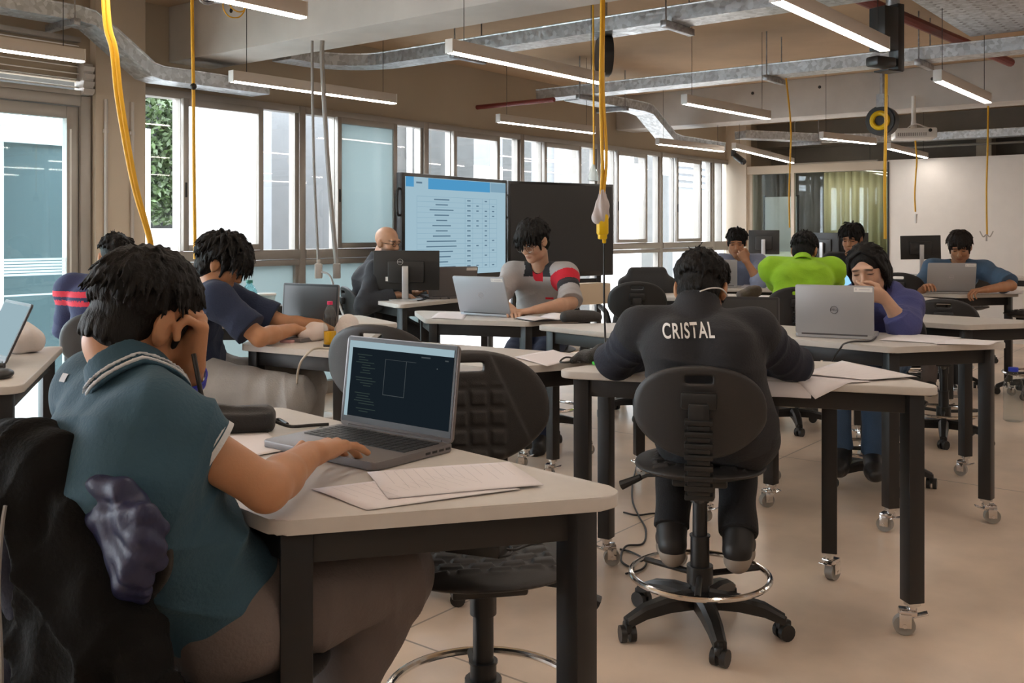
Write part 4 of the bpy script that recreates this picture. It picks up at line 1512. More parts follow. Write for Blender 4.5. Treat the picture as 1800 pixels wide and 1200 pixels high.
def hair_build(parent, org, c, R, style, m, s=1.0, h=0.0045, seed=1):
    rng = random.Random(seed)
    st = dict(n=150, L=0.05, lift=0.010, messy=0.35, fringe=0.05, nape=-0.065, vol=0.0, crown=(0.0, -0.055), r=0.0075, spikes=0, side=0.0, fr_drop=0.0)
    st.update(style)
    z0 = -0.26 if st.get('long') else -0.14
    Fd = Field((-0.17, -0.19, z0), (0.17, 0.19, 0.20), h / s)
    v = st['vol']
    C = V((0, -0.014, 0.038)); r3 = V((0.076 + v, 0.096 + v, 0.085 + v))
    Fd.ell(C, r3)
    if st['nape'] < -0.08: Fd.ell((0, -0.044, -0.040), (0.060 + v, 0.046 + v, 0.062), None, 0.03)
    # hairline round the face, the ears and the nape
    fx = st.get('face', (0.082, 0.078, 0.105))
    Fd.ell((0, 0.128, -0.038 + st['fr_drop']), fx, None, 0.012, 'd')
    if not st.get('long'):
        np_ = st['nape']
        Fd.fn(lambda x, y, z: (z - np_ + 0.55 * np.maximum(y, -0.09) + 0.02) + 0 * x, 0.012, 'd')
        for sx in (-1, 1): Fd.ell((sx * 0.086, 0.004, -0.034), (0.032, 0.028, 0.046), None, 0.008, 'd')
        for sx in (-1, 1): Fd.cone((sx * 0.071, 0.030, 0.01), (sx * 0.068, 0.032, -0.022 - st['side']), 0.010, 0.005, 0.01)
    cr = V((st['crown'][0], st['crown'][1], 0.12))
    for i in range(st['n']):
        th = rng.uniform(0, 2 * PI); zz = rng.uniform(-0.25, 1.0) if st.get('long') or st['nape'] < -0.05 else rng.uniform(0.05, 1)
        q = math.sqrt(max(0, 1 - zz * zz))
        n = V((q * math.cos(th), q * math.sin(th), zz))
        if n.y > 0.45 and zz < (0.72 if st.get('long') else 0.40): continue
        if not st.get('long') and abs(n.x) > 0.75 and n.y > -0.25 and zz < 0.22: continue
        p0 = C + V((n.x * r3.x, n.y * r3.y, n.z * r3.z)) * 0.97
        d = p0 - cr
        fl = d - n * d.dot(n)
        if fl.length < 1e-4: fl = V((1, 0, 0))
        fl.normalize()
        fl = (fl + V((rng.gauss(0, 1), rng.gauss(0, 1), rng.gauss(0, 1))) * st['messy']).normalized()
        fl = fl - n * fl.dot(n) * 0.8
        L = st['L'] * rng.uniform(0.6, 1.25)
        if zz < 0.35 and not st.get('long'): L *= st.get('low', 0.6)
        if n.y > 0.35 and zz > 0.2: L = st['fringe'] * rng.uniform(0.7, 1.2)
        p1 = p0 + fl * L * 0.55 + n * st['lift'] * rng.uniform(0.4, 1.4)
        p2 = p1 + fl * L * 0.55 - n * st['lift'] * rng.uniform(0.1, 1.0) - V((0, 0, L * 0.16))
        rr = st['r'] * rng.uniform(0.75, 1.15)
        Fd.cone(p0, p1, rr, rr * 0.8, 0.004)
        Fd.cone(p1, p2, rr * 0.8, 0.0018, 0.003)
    if st['nape'] < -0.08 and not st.get('long'):
        for i in range(int(st['n'] * 0.7)):
            th = rng.uniform(PI * 0.98, PI * 2.02); zz = rng.uniform(-0.75, 0.9); q = math.sqrt(1 - zz * zz)
            n = V((q * math.cos(th), q * math.sin(th), zz))
            p0 = V((n.x * (0.060 + v), -0.044 + n.y * (0.046 + v), -0.040 + n.z * 0.062))
            if p0.z < st['nape'] + 0.055: continue
            up = max(0.0, p0.z + 0.10) / 0.11
            p1 = p0 + V((rng.gauss(0, 0.003), rng.gauss(0, 0.002), -0.022)) + V((-n.x * 0.003, 0.004 * (1 - up), 0)) + n * (0.006 * up)
            Fd.cone(p0 + n * 0.003 * up, p1, st['r'] * 0.85, 0.0020, 0.004)
    for i in range(st['spikes']):
        n = V((rng.uniform(-0.5, 0.5), rng.uniform(-0.9, 0.2), 1)).normalized()
        p0 = C + V((n.x * r3.x, n.y * r3.y, n.z * r3.z))
        p1 = p0 + (n * 0.6 + V((rng.gauss(0, .7), rng.gauss(0, .7), 0))) * rng.uniform(0.014, 0.028)
        Fd.cone(p0, p1, 0.006, 0.0018, 0.004)
    if st.get('long'):
        for sx in (-1, 1):
            for k in range(16):
                a = rng.uniform(-0.075, 0.040); top = C + V((sx * (r3.x - 0.004), a, rng.uniform(-0.01, 0.03)))
                mid = top + V((sx * 0.010, -0.010, -0.075)); end = top + V((sx * rng.uniform(-0.012, 0.012), -0.03, -rng.uniform(0.13, 0.17)))
                Fd.cone(top, mid, 0.012, 0.012, 0.005); Fd.cone(mid, end, 0.012, 0.004, 0.005)
        for k in range(14):
            x = rng.uniform(-0.075, 0.075); top = C + V((x, -0.085 + abs(x) * 0.4, 0.02)); mid = top + V((0, -0.012, -0.09)); end = mid + V((0, 0.0, -rng.uniform(0.07, 0.10)))
            Fd.cone(top, mid, 0.020, 0.020, 0.012); Fd.cone(mid, end, 0.02, 0.007, 0.01)
        for sx in (-1, 1):     # parting sweep over the forehead
            for k in range(7):
                a = k / 6
                p0 = V((sx * 0.004, 0.062 - a * 0.05, 0.116 + a * 0.010)); p1 = V((sx * (0.060 + 0.008 * a), 0.058 - a * 0.05, 0.080)); p2 = V((sx * 0.083, 0.022 - 0.05 * a, 0.0))
                Fd.cone(p0 - V((0, 0.004, 0.006)), p1 - V((sx * 0.004, 0.006, 0.004)), 0.0060, 0.007, 0.004); Fd.cone(p1 - V((sx * 0.004, 0.006, 0.004)), p2, 0.007, 0.008, 0.004)
    vv, q = Fd.surf()
    A = np.array(R, np.float32)
    vv = (vv * s) @ A.T + np.array(c, np.float32)
    return link('hair', np_mesh('hair', vv, q, org), m, parent)


def waves(seed, amp=0.0026, f=42):
    rng = random.Random(seed)
    W = []
    for i in range(4):
        d = V((rng.gauss(0, 1), rng.gauss(0, 1), rng.gauss(0, 1.2))).normalized()
        W.append((d * f * rng.uniform(0.7, 1.9), rng.uniform(0, 6), rng.uniform(0.5, 1)))

    def g(x, y, z):
        w = 0.012 * 40 * np.sin(9 * x + 7 * z + seed) + 0.4 * np.sin(11 * y - 8 * z)
        t = 0
        for d, ph, a in W: t = t + a * np.sin(d.x * x + d.y * y + d.z * z + ph + w)
        return amp * t * 0.6
    return g


def ridges(c, k, rad, amp, seed):
    rng = random.Random(seed)
    k = V(k); c = V(c); k2 = V((rng.gauss(0, 1), rng.gauss(0, 1), rng.gauss(0, 1))) * 9

    def g(x, y, z):
        dx, dy, dz = x - c.x, y - c.y, z - c.z
        w = np.exp(-(dx * dx + dy * dy + dz * dz) / (rad * rad))
        ph = k.x * dx + k.y * dy + k.z * dz + 0.9 * np.sin(k2.x * dx + k2.y * dy + k2.z * dz + seed)
        return -amp * w * ((1 - np.abs(np.sin(ph))) ** 2 * 1.6 - 0.35)
    return g


def person(label, S):
    pel = V(S['pel']); f = V((*S['f'], 0)).normalized(); r = V((f.y, -f.x, 0)); Z = V((0, 0, 1))
    sc = S.get('sc', 1.0)
    org = V((pel.x, pel.y, 0))
    root = empty('person', org, 0, label, 'person')
    neck = V(S['neck']); head = V(S['head'])
    R = frame_of(S['hf'], S.get('hup', (0, 0, 1)))
    b = S.get('bulge', 0.04)
    d = neck - pel
    waist = V(S['waist']) if 'waist' in S else pel + d * 0.36 - f * b * 0.8
    chest = V(S['chest']) if 'chest' in S else pel + d * 0.70 - f * b
    uc = chest.lerp(neck, 0.62) - Z * 0.02
    ax = d.normalized()
    rr = S.get('shdir', r); rr = V(rr).normalized()
    sw = S.get('sw', 0.165) * sc
    shR = V(S['shR']) if 'shR' in S else neck + rr * sw - Z * 0.045 + f * 0.01
    shL = V(S['shL']) if 'shL' in S else neck - rr * sw - Z * 0.045 + f * 0.01
    la, lb = 0.285 * sc, 0.245 * sc
    arms = []
    for side, sh in ((1, shR), (-1, shL)):
        n = 'R' if side > 0 else 'L'
        w = S.get('wr' + n)
        if w is None: arms.append(None); continue
        w = V(w)
        el = V(S['el' + n]) if ('el' + n) in S else ik(sh, w, la, lb, S.get('eh' + n, r * side * 0.6 - Z))
        arms.append((sh, el, w))
    fat = S.get('fat', 1.0)
    torso = [(uc, shR, 0.056, 0.044), (uc, shL, 0.056, 0.044), (neck - Z * 0.012, shR, 0.040, 0.042), (neck - Z * 0.012, shL, 0.040, 0.042)]
    lev = [(pel, r * 0.070, 0.092), (waist, r * 0.062, 0.086), (chest, rr * 0.072, 0.086), (uc, rr * 0.075, 0.064)]
    for (p_, o_, q_), (p2, o2_, q2) in zip(lev, lev[1:]):
        for sg in (-1, 0, 1): torso.append((p_ + o_ * sg, p2 + o2_ * sg, q_, q2))
    torso = [(a, c_, ra * fat * sc, rb * fat * sc) for a, c_, ra, rb in torso]
    nb = head + R @ V((0, -0.035, -0.055)) * sc
    legs = []
    for side in (1, -1):
        n = 'R' if side > 0 else 'L'
        hip = pel + r * side * 0.085 * sc + f * 0.02 - Z * 0.012
        an = V(S['an' + n]) if ('an' + n) in S else hip + f * 0.40 + r * side * 0.03 - Z * (hip.z - 0.08)
        kn = V(S['kn' + n]) if ('kn' + n) in S else ik(hip, an, 0.42 * sc, 0.40 * sc, f + Z * 0.5)
        toe = V(S.get('toe' + n, f)).normalized()
        legs.append((hip, kn, an, toe))
    # bounds
    pts = [pel, neck, head, shR, shL, waist, chest] + [p for a in arms if a for p in a] + [p for l in legs for p in l[:3]]
    lo = V([min(p[i] for p in pts) - 0.19 for i in range(3)]); hi = V([max(p[i] for p in pts) + 0.19 for i in range(3)])
    lo.z = max(lo.z, -0.0)
    h = S.get('h', 0.0065)
    Fd = Field(lo, hi, h)
    for a, c_, ra, rb in torso: Fd.cone(a, c_, ra - 0.006, rb - 0.006, 0.018)
    for hip, kn, an, toe in legs:
        Fd.cone(hip, kn, 0.085 * sc * fat, 0.058 * sc, 0.05); Fd.cone(kn, an, 0.056 * sc, 0.036 * sc, 0.02)
        Fd.cone(an - Z * 0.03 - toe * 0.03, an - Z * 0.045 + toe * 0.12, 0.035, 0.028, 0.02)
    Fd.cone(neck - Z * 0.02, nb, 0.054 * sc, 0.049 * sc, 0.025)
    head_prims(Fd, head, R, sc * S.get('hs', 1.0))
    Fd.cone(nb, head + R @ V((0, 0.015, -0.075)) * sc, 0.046 * sc, 0.040 * sc, 0.02)
    for i, a in enumerate(arms):
        if not a: continue
        n = 'RL'[i]
        sh, el, w = a
        Fd.cone(sh, el, 0.044 * sc, 0.037 * sc, 0.02); Fd.cone(el, el.lerp(w, 0.35), 0.038 * sc, 0.038 * sc, 0.015); Fd.cone(el.lerp(w, 0.3), w, 0.038 * sc, 0.026 * sc, 0.012)
        dy = V(S.get('hd' + n, (w - el))).normalized()
        hand_prims(Fd, w, dy, S.get('hn' + n, (0, 0, -1)), 1 if i == 0 else -1, S.get('cu' + n, (0.5, 0.5, 0.5, 0.5)), S.get('spread' + n, 0.1), S.get('th' + n, 0.3), sc * S.get('hands', 1.0), max(0.0082, h * 1.25))
    vv, q = Fd.surf()
    me = np_mesh('body', vv, q, org)
    A = np.array(R, np.float32)
    hp = (vv - np.array(head, np.float32)) @ A / (sc * S.get('hs', 1.0))
    far = (np.linalg.norm(hp, axis=1) > 0.16)
    hp[far] = 10.0
    at_ = me.attributes.new('hp', 'FLOAT_VECTOR', 'POINT')
    at_.data.foreach_set('vector', np.ascontiguousarray(hp, np.float32).ravel())
    body = link('body', me, S['skin'], root)
    # hair
    if S.get('hair') is not None:
        hair_build(root, org, head, R, S['hair'], S.get('hairmat', HAIR), sc * S.get('hs', 1.0), S.get('hh', 0.005), S.get('seed', 1))
    # trousers
    if S.get('trousers'):
        Ft = Field(lo, hi, h)
        lw = S.get('legw', 1.0)
        tl = S.get('trouser_len', 1.0)
        Ft.cone(pel - r * 0.08, pel + r * 0.08, 0.108 * sc * fat, 0.108 * sc * fat)
        for hip, kn, an, toe in legs:
            Ft.cone(hip, kn, 0.098 * sc * fat * lw, 0.074 * sc * lw, 0.05)
            if tl > 0:
                e = kn.lerp(an, tl)
                dn = (an - kn).normalized()
                Ft.cone(kn, e, 0.074 * sc * lw, 0.058 * sc * lw, 0.02, plane=(e, dn) if tl <= 1 else None)
        Ft.add(waves(S.get('seed', 1) + 3, 0.0032, 38))
        for hip, kn, an, toe in legs:
            Ft.add(ridges(kn, (kn - hip).normalized() * 34 + Z * 14, 0.13, 0.006, S.get('seed', 1) + 6))
            Ft.add(ridges(hip.lerp(kn, 0.2), (kn - hip).normalized() * 24 + r * 20, 0.14, 0.006, S.get('seed', 1) + 7))
        vv, q = Ft.surf()
        link('trousers', np_mesh('trousers', vv, q, org), S['trousers'], root)
    # shoes
    if S.get('shoes'):
        for hip, kn, an, toe in legs:
            lo2 = an + V((-0.22, -0.22, -0.12)); hi2 = an + V((0.22, 0.22, 0.08))
            Fs = Field(lo2, hi2, 0.006)
            heel = an - Z * 0.048 - toe * 0.035; ball = an - Z * 0.058 + toe * 0.12; tip = an - Z * 0.066 + toe * 0.165
            Fs.cone(heel, ball, 0.042, 0.041, 0); Fs.cone(ball, tip, 0.041, 0.030, 0.02); Fs.cone(an - Z * 0.01, heel, 0.046, 0.042, 0.02); Fs.cone(an, ball, 0.040, 0.034, 0.03)
            vv, q = Fs.surf()
            so_ = link('shoe', np_mesh('shoe', vv, q, org), S['shoes'], root)
            if S.get('sole'):
                Fs = Field(lo2, hi2, 0.006)
                dz = V((0, 0, -0.03))
                Fs.cone(heel + dz, ball + dz, 0.043, 0.042, 0); Fs.cone(ball + dz, tip + dz, 0.042, 0.031, 0.02)
                zz = float(heel.z) - 0.022
                Fs.fn(lambda x, y, z: zz - z + 0 * x + 0 * y, 0.0, 'd') if False else None
                vv, q = Fs.surf()
                link('sole', np_mesh('sole', vv, q, org), S['sole'], so_)
    # shirt or jacket
    off = S.get('off', 0.010)
    Fs = Field(lo, hi, h)
    for a, c_, ra, rb in torso: Fs.cone(a, c_, ra + off, rb + off, 0.02)
    if S.get('belly'): Fs.ell(waist + f * 0.05 - Z * 0.03, (0.13, 0.12, 0.13), None, 0.06)
    st = S.get('sleeve', 0.72)
    ak = S.get('ak', 0.06)
    dr = S.get('drape', 0.0)
    if dr:
        for sg in (-1, 1): Fs.cone(chest + rr * 0.06 * sg, pel + r * 0.065 * sg + Z * 0.02, 0.088 + off + dr * 0.4, 0.092 + off + dr, 0.02)
    for i, a in enumerate(arms):
        if not a: continue
        sh, el, w = a
        sl = S.get('sleeve' + 'RL'[i], st)
        wd = S.get('slw', 1.0)
        if sl <= 1.0:
            e = sh.lerp(el, sl); dn = (el - sh).normalized()
            Fs.cone(sh, e, (0.046 + off * 0.9) * sc, (0.042 + off * 1.1) * sc * wd, ak, plane=(e, dn))
        else:
            t = sl - 1.0
            e = el.lerp(w, t); dn = (w - el).normalized()
            Fs.cone(sh, el, (0.048 + off * 0.8) * sc, (0.042 + off * 0.9) * sc * wd, ak)
            Fs.cone(el, e, (0.042 + off * 0.9) * sc * wd, (0.032 + off * 0.9) * sc * wd, 0.02, plane=(e, dn))
    Fs.add(waves(S.get('seed', 1), S.get('fold', 0.0028), S.get('foldf', 40)))
    ra_ = S.get('ridge', 0.007)
    if ra_:
        sd = S.get('seed', 1)
        Fs.add(ridges(waist + f * 0.02, Z * 30 + r * 10, 0.17, ra_, sd))
        Fs.add(ridges(waist - r * 0.1 - Z * 0.05, Z * 26 - r * 16, 0.14, ra_, sd + 1))
        Fs.add(ridges(chest - f * 0.08, Z * 30 + r * 5, 0.15, ra_ * 0.6, sd + 2))
        for a in arms:
            if not a: continue
            dn = (a[1] - a[0]).normalized()
            Fs.add(ridges(a[0].lerp(a[1], 0.45), dn * 34 + Z * 10, 0.11, ra_ * 0.7, sd + 4))
            Fs.add(ridges(a[1], dn * 42, 0.10, ra_ * 0.8, sd + 5))
    nd = (nb - neck).normalized()
    Fs.cone(neck + nd * S.get('neckh', 0.012), nb + nd * 0.06, S.get('neckr', 0.056) * sc, 0.064 * sc, 0.006, 'd')
    if S.get('vneck'): Fs.cone(neck + f * 0.06, neck + f * 0.12 - Z * 0.05, 0.04, 0.012, 0.01, 'd')
    if S.get('collar') == 'stand':
        Fs.cone(neck - nd * 0.01, neck + nd * 0.045, 0.078 * sc, 0.072 * sc, 0.02); Fs.cone(neck + nd * 0.0, neck + nd * 0.10, 0.062 * sc, 0.064 * sc, 0.004, 'd')
    if S.get('collar') == 'hood':
        for k in range(7):
            a = PI * (k / 6) ; p = neck - f * 0.075 * math.sin(a) + rr * 0.085 * math.cos(a) + Z * (0.03 - 0.01)
            Fs.ell(p, (0.045, 0.045, 0.05), None, 0.03)
        Fs.cone(neck - nd * 0.02, nb + nd * 0.06, 0.064 * sc, 0.072 * sc, 0.01, 'd')
    vv, q = Fs.surf()
    me = np_mesh('shirt', vv, q, org)
    shirt = link(S.get('shirtname', 'shirt'), me, S['shirt'], root)
    if S.get('paint'):
        cen = vv[q].mean(1)
        idx = S['paint'](cen, dict(sh=(shR, shL), arms=arms, neck=neck, f=f, r=r, pel=pel))
        for m_ in S['paintmats']: me.materials.append(m_)
        me.polygons.foreach_set('material_index', idx.astype(np.int32))
    return dict(root=root, org=org, head=head, R=R, neck=neck, nb=nb, nd=nd, arms=arms, shirt=shirt, body=body, f=f, r=r, sc=sc, pel=pel, chest=chest, vq=(vv, q))


def neck_collar(pp, m, trim=None, h=0.004, open_front=True):
    """turned-down polo collar round the neck"""
    n, nd, f, r, org = pp['neck'], pp['nd'], pp['f'], pp['r'], pp['org']
    lo = n - V((0.16, 0.16, 0.12)); hi = n + V((0.16, 0.16, 0.14))
    fr = frame_of(f - nd * f.dot(nd), nd)

    def shell(z0, z1, ra, rb, th):
        Fd = Field(lo, hi, h)
        A = np.array(fr, np.float32)
        def g(x, y, z):
            px, py, pz = x - n.x, y - n.y, z - n.z
            a = px * A[0][0] + py * A[1][0] + pz * A[2][0]; b = px * A[0][1] + py * A[1][1] + pz * A[2][1]; c = px * A[0][2] + py * A[1][2] + pz * A[2][2]
            c = c + 0.6 * np.maximum(b + 0.01, 0)
            t = (c - z0) / (z1 - z0)
            rad = rb + (ra - rb) * (1 - t)
            d = np.abs(np.sqrt(a * a + (b * 0.92) ** 2) - rad) - th
            return np.maximum(d, np.maximum(z0 - c, c - z1))
        Fd.fn(g)
        vv, q = Fd.surf()
        return np_mesh('collar', vv, q, org)
    c = link('collar', shell(-0.012, 0.045, 0.070, 0.056, 0.0050), m, pp['root'])
    if trim:
        for a, b in ((0.006, 0.013), (0.017, 0.022)):
            link('collar_trim', shell(a - 0.012, b - 0.012, 0.0692, 0.0680, 0.0076), trim, c)
    return c


def cuff(pp, i, t, m, name='cuff', w=0.012, rad=0.062):
    sh, el, wr = pp['arms'][i]
    p = sh.lerp(el, t) if t <= 1 else el.lerp(wr, t - 1)
    d = (el - sh).normalized() if t <= 1 else (wr - el).normalized()
    b = MB()
    o = d.orthogonal().normalized(); o2 = d.cross(o)
    n = 40
    rings = []
    for (dz, rr) in ((-w / 2, rad), (w / 2, rad), (w / 2, rad - 0.008), (-w / 2, rad - 0.008)):
        rings.append([b.bm.verts.new(p - pp['org'] + d * dz + (o * math.cos(2 * PI * k / n) + o2 * math.sin(2 * PI * k / n)) * rr) for k in range(n)])
    for a in range(4):
        A, B = rings[a], rings[(a + 1) % 4]
        for k in range(n): b.bm.faces.new((A[k], A[(k + 1) % n], B[(k + 1) % n], B[k]))
    return b.build(name, m, pp['root'])


def text_mesh(txt, size, extrude=0.0, bold=0.0, font=None):
    c = bpy.data.curves.new('lettering', 'FONT')
    c.body = txt; c.size = size; c.extrude = extrude; c.offset = bold
    c.space_character = 1.14
    c.align_x = 'CENTER'; c.align_y = 'CENTER'
    o = bpy.data.objects.new('lettering', c)
    COL.objects.link(o)
    dg = bpy.context.evaluated_depsgraph_get()
    me = bpy.data.meshes.new_from_object(o.evaluated_get(dg))
    bpy.data.objects.remove(o)
    return me


def stick_on(pp, px, py, w, h, m, name):
    """small printed mark lying on the shirt where the photograph shows it"""
    bvh = BVHTree.FromPolygons([tuple(v) for v in pp['vq'][0].tolist()], pp['vq'][1].tolist())
    c0 = V((0, 0, CAM_Z)); d0 = (J(px, py, 1.0) - c0).normalized()
    hit = bvh.ray_cast(c0, d0)
    if not hit[0]: return
    n = hit[1] if hit[1].dot(d0) < 0 else -hit[1]
    R = frame_of(V((0, 0, 1)) - n * n.z, n)
    b = MB()
    g = []
    for j in range(3):
        row = []
        for i in range(5):
            q = hit[0] + R @ V(((i / 4 - 0.5) * w, (j / 2 - 0.5) * h, 0.03))
            hh = bvh.ray_cast(q, -n)
            row.append(b.bm.verts.new((hh[0] if hh[0] else q) + n * 0.002 - pp['org']))
        g.append(row)
    for j in range(2):
        for i in range(4): b.bm.faces.new((g[j][i], g[j][i + 1], g[j + 1][i + 1], g[j + 1][i]))
    b.build(name, m, pp['shirt'])
# ============================================================ laptops
def ring_logo(parent, loc, rot, r, m):
    """round maker's emblem: a ring with four slanted letters"""
    b = MB()
    b.tube([(r * math.cos(2 * PI * k / 32), r * math.sin(2 * PI * k / 32), 0) for k in range(32)], r * 0.075, n=6, closed=True)
    o = b.build('emblem', m, parent)
    o.matrix_local = Matrix.Translation(V(loc)) @ rot.to_4x4()
    me = text_mesh('DELL', r * 0.78, extrude=0.0004, bold=r * 0.012)
    link('letters', me, m, o)
    return o


def laptop(x, y, z, away, label, w=0.345, d=0.235, tilt=12, body='silver', screen=None, logo=None, sticker=False, keys=True, lidh=0.222, content=None):
    ang = math.atan2(away[1], away[0]) - PI / 2
    root = empty('laptop', (x, y, z), ang, label, 'laptop')
    b = MB(); b.prism(round_poly([(-w / 2, -d / 2), (w / 2, -d / 2), (w / 2, d / 2), (-w / 2, d / 2)], 0.012), 0.002, 0.0185, bev=0.003)
    for sx in (-1, 1):
        for sy in (-1, 1): b.cyl((sx * w * 0.42, sy * d * 0.4, 0), (sx * w * 0.42, sy * d * 0.4, 0.003), 0.008, n=10)
    base = b.build('base', M[body], root)
    if keys:
        b = MB(); b.box((0, d * 0.16, 0.0183), (w * 0.88, d * 0.46, 0.001))
        k_ = M['keys']
        for r in range(6):
            for c in range(15):
                b.box((-w * 0.42 + w * 0.06 * c, d * 0.355 - r * d * 0.078, 0.0194), (w * 0.052, d * 0.066, 0.0016))
        b.build('keyboard', k_, base)
        b = MB(); b.box((-w * 0.05, -d * 0.29, 0.0186), (w * 0.30, d * 0.28, 0.0006)); b.build('touchpad', M['laptop_grey'] if body != 'laptop_grey' else M['laptop_dark'], base)
        b = MB()
        for k in range(4): b.box((w / 2, d * 0.42 - k * 0.021, 0.010), (0.002, 0.014, 0.005))
        b.build('port', M['plastic'], base)
    lid = empty('lid_hinge', (0, 0, 0))
    bpy.data.objects.remove(lid)
    b = MB()
    b.prism(round_poly([(-w / 2, 0), (w / 2, 0), (w / 2, lidh), (-w / 2, lidh)], 0.009), -0.0045, 0.0035, bev=0.002)
    lid = b.build('lid', M[body], root)
    lid.location = (0, d / 2 - 0.004, 0.018)
    lid.rotation_euler = (PI / 2 - math.radians(tilt), 0, 0)
    b = MB(); b.box((0, lidh * 0.52, 0.0036), (w - 0.008, lidh - 0.012, 0.0012)); b.build('bezel', M['keys'], lid)
    b = MB(); b.box((0, lidh * 0.53, 0.0043), (w - 0.022, lidh - 0.036, 0.0008)); sc_ = b.build('screen', screen or M['screen_off'], lid)
    b = MB(); b.cyl((-w * 0.42, 0, 0), (w * 0.42, 0, 0), 0.006, n=10); b.build('hinge', M['laptop_dark'], lid)
    if logo: ring_logo(lid, (0, lidh * 0.5, -0.0052), Matrix.Rotation(PI, 3, 'Y'), 0.0165, M[logo])
    if sticker:
        b = MB(); b.box((-w * 0.5 + 0.045, lidh - 0.017, -0.0051), (0.078, 0.021, 0.0008)); st = b.build('sticker', M['label'], lid)
        b = MB(); b.box((-w * 0.5 + 0.040, lidh - 0.017, -0.0057), (0.045, 0.004, 0.0004)); b.box((-w * 0.5 + 0.075, lidh - 0.016, -0.0057), (0.006, 0.009, 0.0004)); b.build('print', M['ink'], st)
    if content: content(lid, w, lidh)
    return root


SCR_DARK = emit_mat('screen_editor_dark', (0.010, 0.016, 0.022), 0.75)
SCR_PALE = emit_mat('screen_pale_blue', (0.36, 0.50, 0.56), 0.85)
SCR_LINE = emit_mat('screen_line_grey', (0.055, 0.065, 0.07), 1.0)
SCR_DIM = emit_mat('screen_text_dim', (0.028, 0.042, 0.038), 1.0)
SCR_BLUE = emit_mat('screen_lit_blue', (0.30, 0.62, 0.95), 1.1)


def editor(lid, w, lh):
    """dark drawing editor with a pale toolbar, as on the nearest screen"""
    z = 0.0050
    W, H = w - 0.022, lh - 0.036
    cy = lh * 0.53
    b = MB(); b.box((0, cy + H * 0.46, z), (W, H * 0.09, 0.0004)); b.box((-W * 0.483, cy - 0.004, z), (W * 0.032, H * 0.97, 0.0004)); b.build('toolbar', SCR_PALE, lid)
    b = MB()
    x0, x1, y0, y1 = -W * 0.13, W * 0.075, cy - H * 0.17, cy + H * 0.30
    for (a, c, e, f_) in ((x0, x1, y0, y0 + 0.0014), (x0, x0 + 0.0012, y0, y1), (x1 - 0.0012, x1, y0, y1), (x0, x1 + 0.03, y1 - 0.0008, y1)):
        b.box(((a + c) / 2, (e + f_) / 2, z), (c - a, f_ - e, 0.0004))
    b.box((W * 0.36, cy + H * 0.25, z), (0.003, 0.003, 0.0004)); b.box((W * 0.25, cy + H * 0.375, z), (0.028, 0.003, 0.0004)); b.box((W * 0.44, cy + H * 0.36, z), (0.010, 0.003, 0.0004))
    b.build('drawing_outline', SCR_LINE, lid)
    b = MB(); rng = random.Random(3)
    for r in range(24):
        yy = cy + H * 0.36 - r * H * 0.034
        if rng.random() < 0.25: continue
        b.box((-W * 0.43 + rng.uniform(0.02, 0.05), yy, z), (rng.uniform(0.02, 0.07), 0.0018, 0.0004))
    b.build('text_rows', SCR_DIM, lid)


laptop(-0.343, 2.170, TZ, (0.62, 0.785), 'open charcoal laptop with a dark drawing on screen, on the nearest table', w=0.36, d=0.238, tilt=7, body='laptop_grey', screen=SCR_DARK, content=editor, lidh=0.213)
laptop(-0.091, 5.656, TZ, (-0.54, -0.84), 'bluish silver laptop, lid towards us, before the person with glasses', tilt=20, body='silver_blue', logo='logo', sticker=True)
laptop(1.500, 4.515, TZ, (-0.43, -0.90), 'grey laptop with round emblem before the person in the violet hoodie', tilt=3, w=0.338, body='silver', logo='logo_dark', sticker=True)
laptop(0.800, 3.570, TZ, (0.24, 0.97), 'dark laptop at the right shoulder of the lettered black jacket', tilt=14, body='laptop_dark')
laptop(-0.995, 4.415, TZ, (0.53, 0.85), 'dark grey laptop in front of the person in the navy tee', tilt=4, body='laptop_grey', screen=mat('screen_dark_grey', (0.07, 0.068, 0.072), rough=0.35))
laptop(-0.470, 7.10, TZ, (0.36, -0.93), 'dark brown-grey laptop right of the two-tone monitor, leaning open', tilt=18, body='laptop_grey', sticker=True)
laptop(1.755, 8.42, TZ, (-0.2, -0.98), 'grey laptop before the person in the light blue shirt', tilt=6, body='silver')
laptop(3.385, 7.66, TZ, (-0.08, -1.0), 'wide grey laptop with a white sticker before the person in the blue tee', tilt=10, w=0.36, body='silver', logo='logo', sticker=True)
laptop(2.43, 7.17, TZ, (0.25, 0.97), 'laptop with a bright blue screen beyond the lime green polo', tilt=15, body='laptop_dark', screen=SCR_BLUE)
laptop(-1.975, 3.49, TZ, (0.75, 0.66), 'laptop with a pale blue screen cut by the left edge of the picture', tilt=24, body='laptop_dark', screen=SCR_PALE)

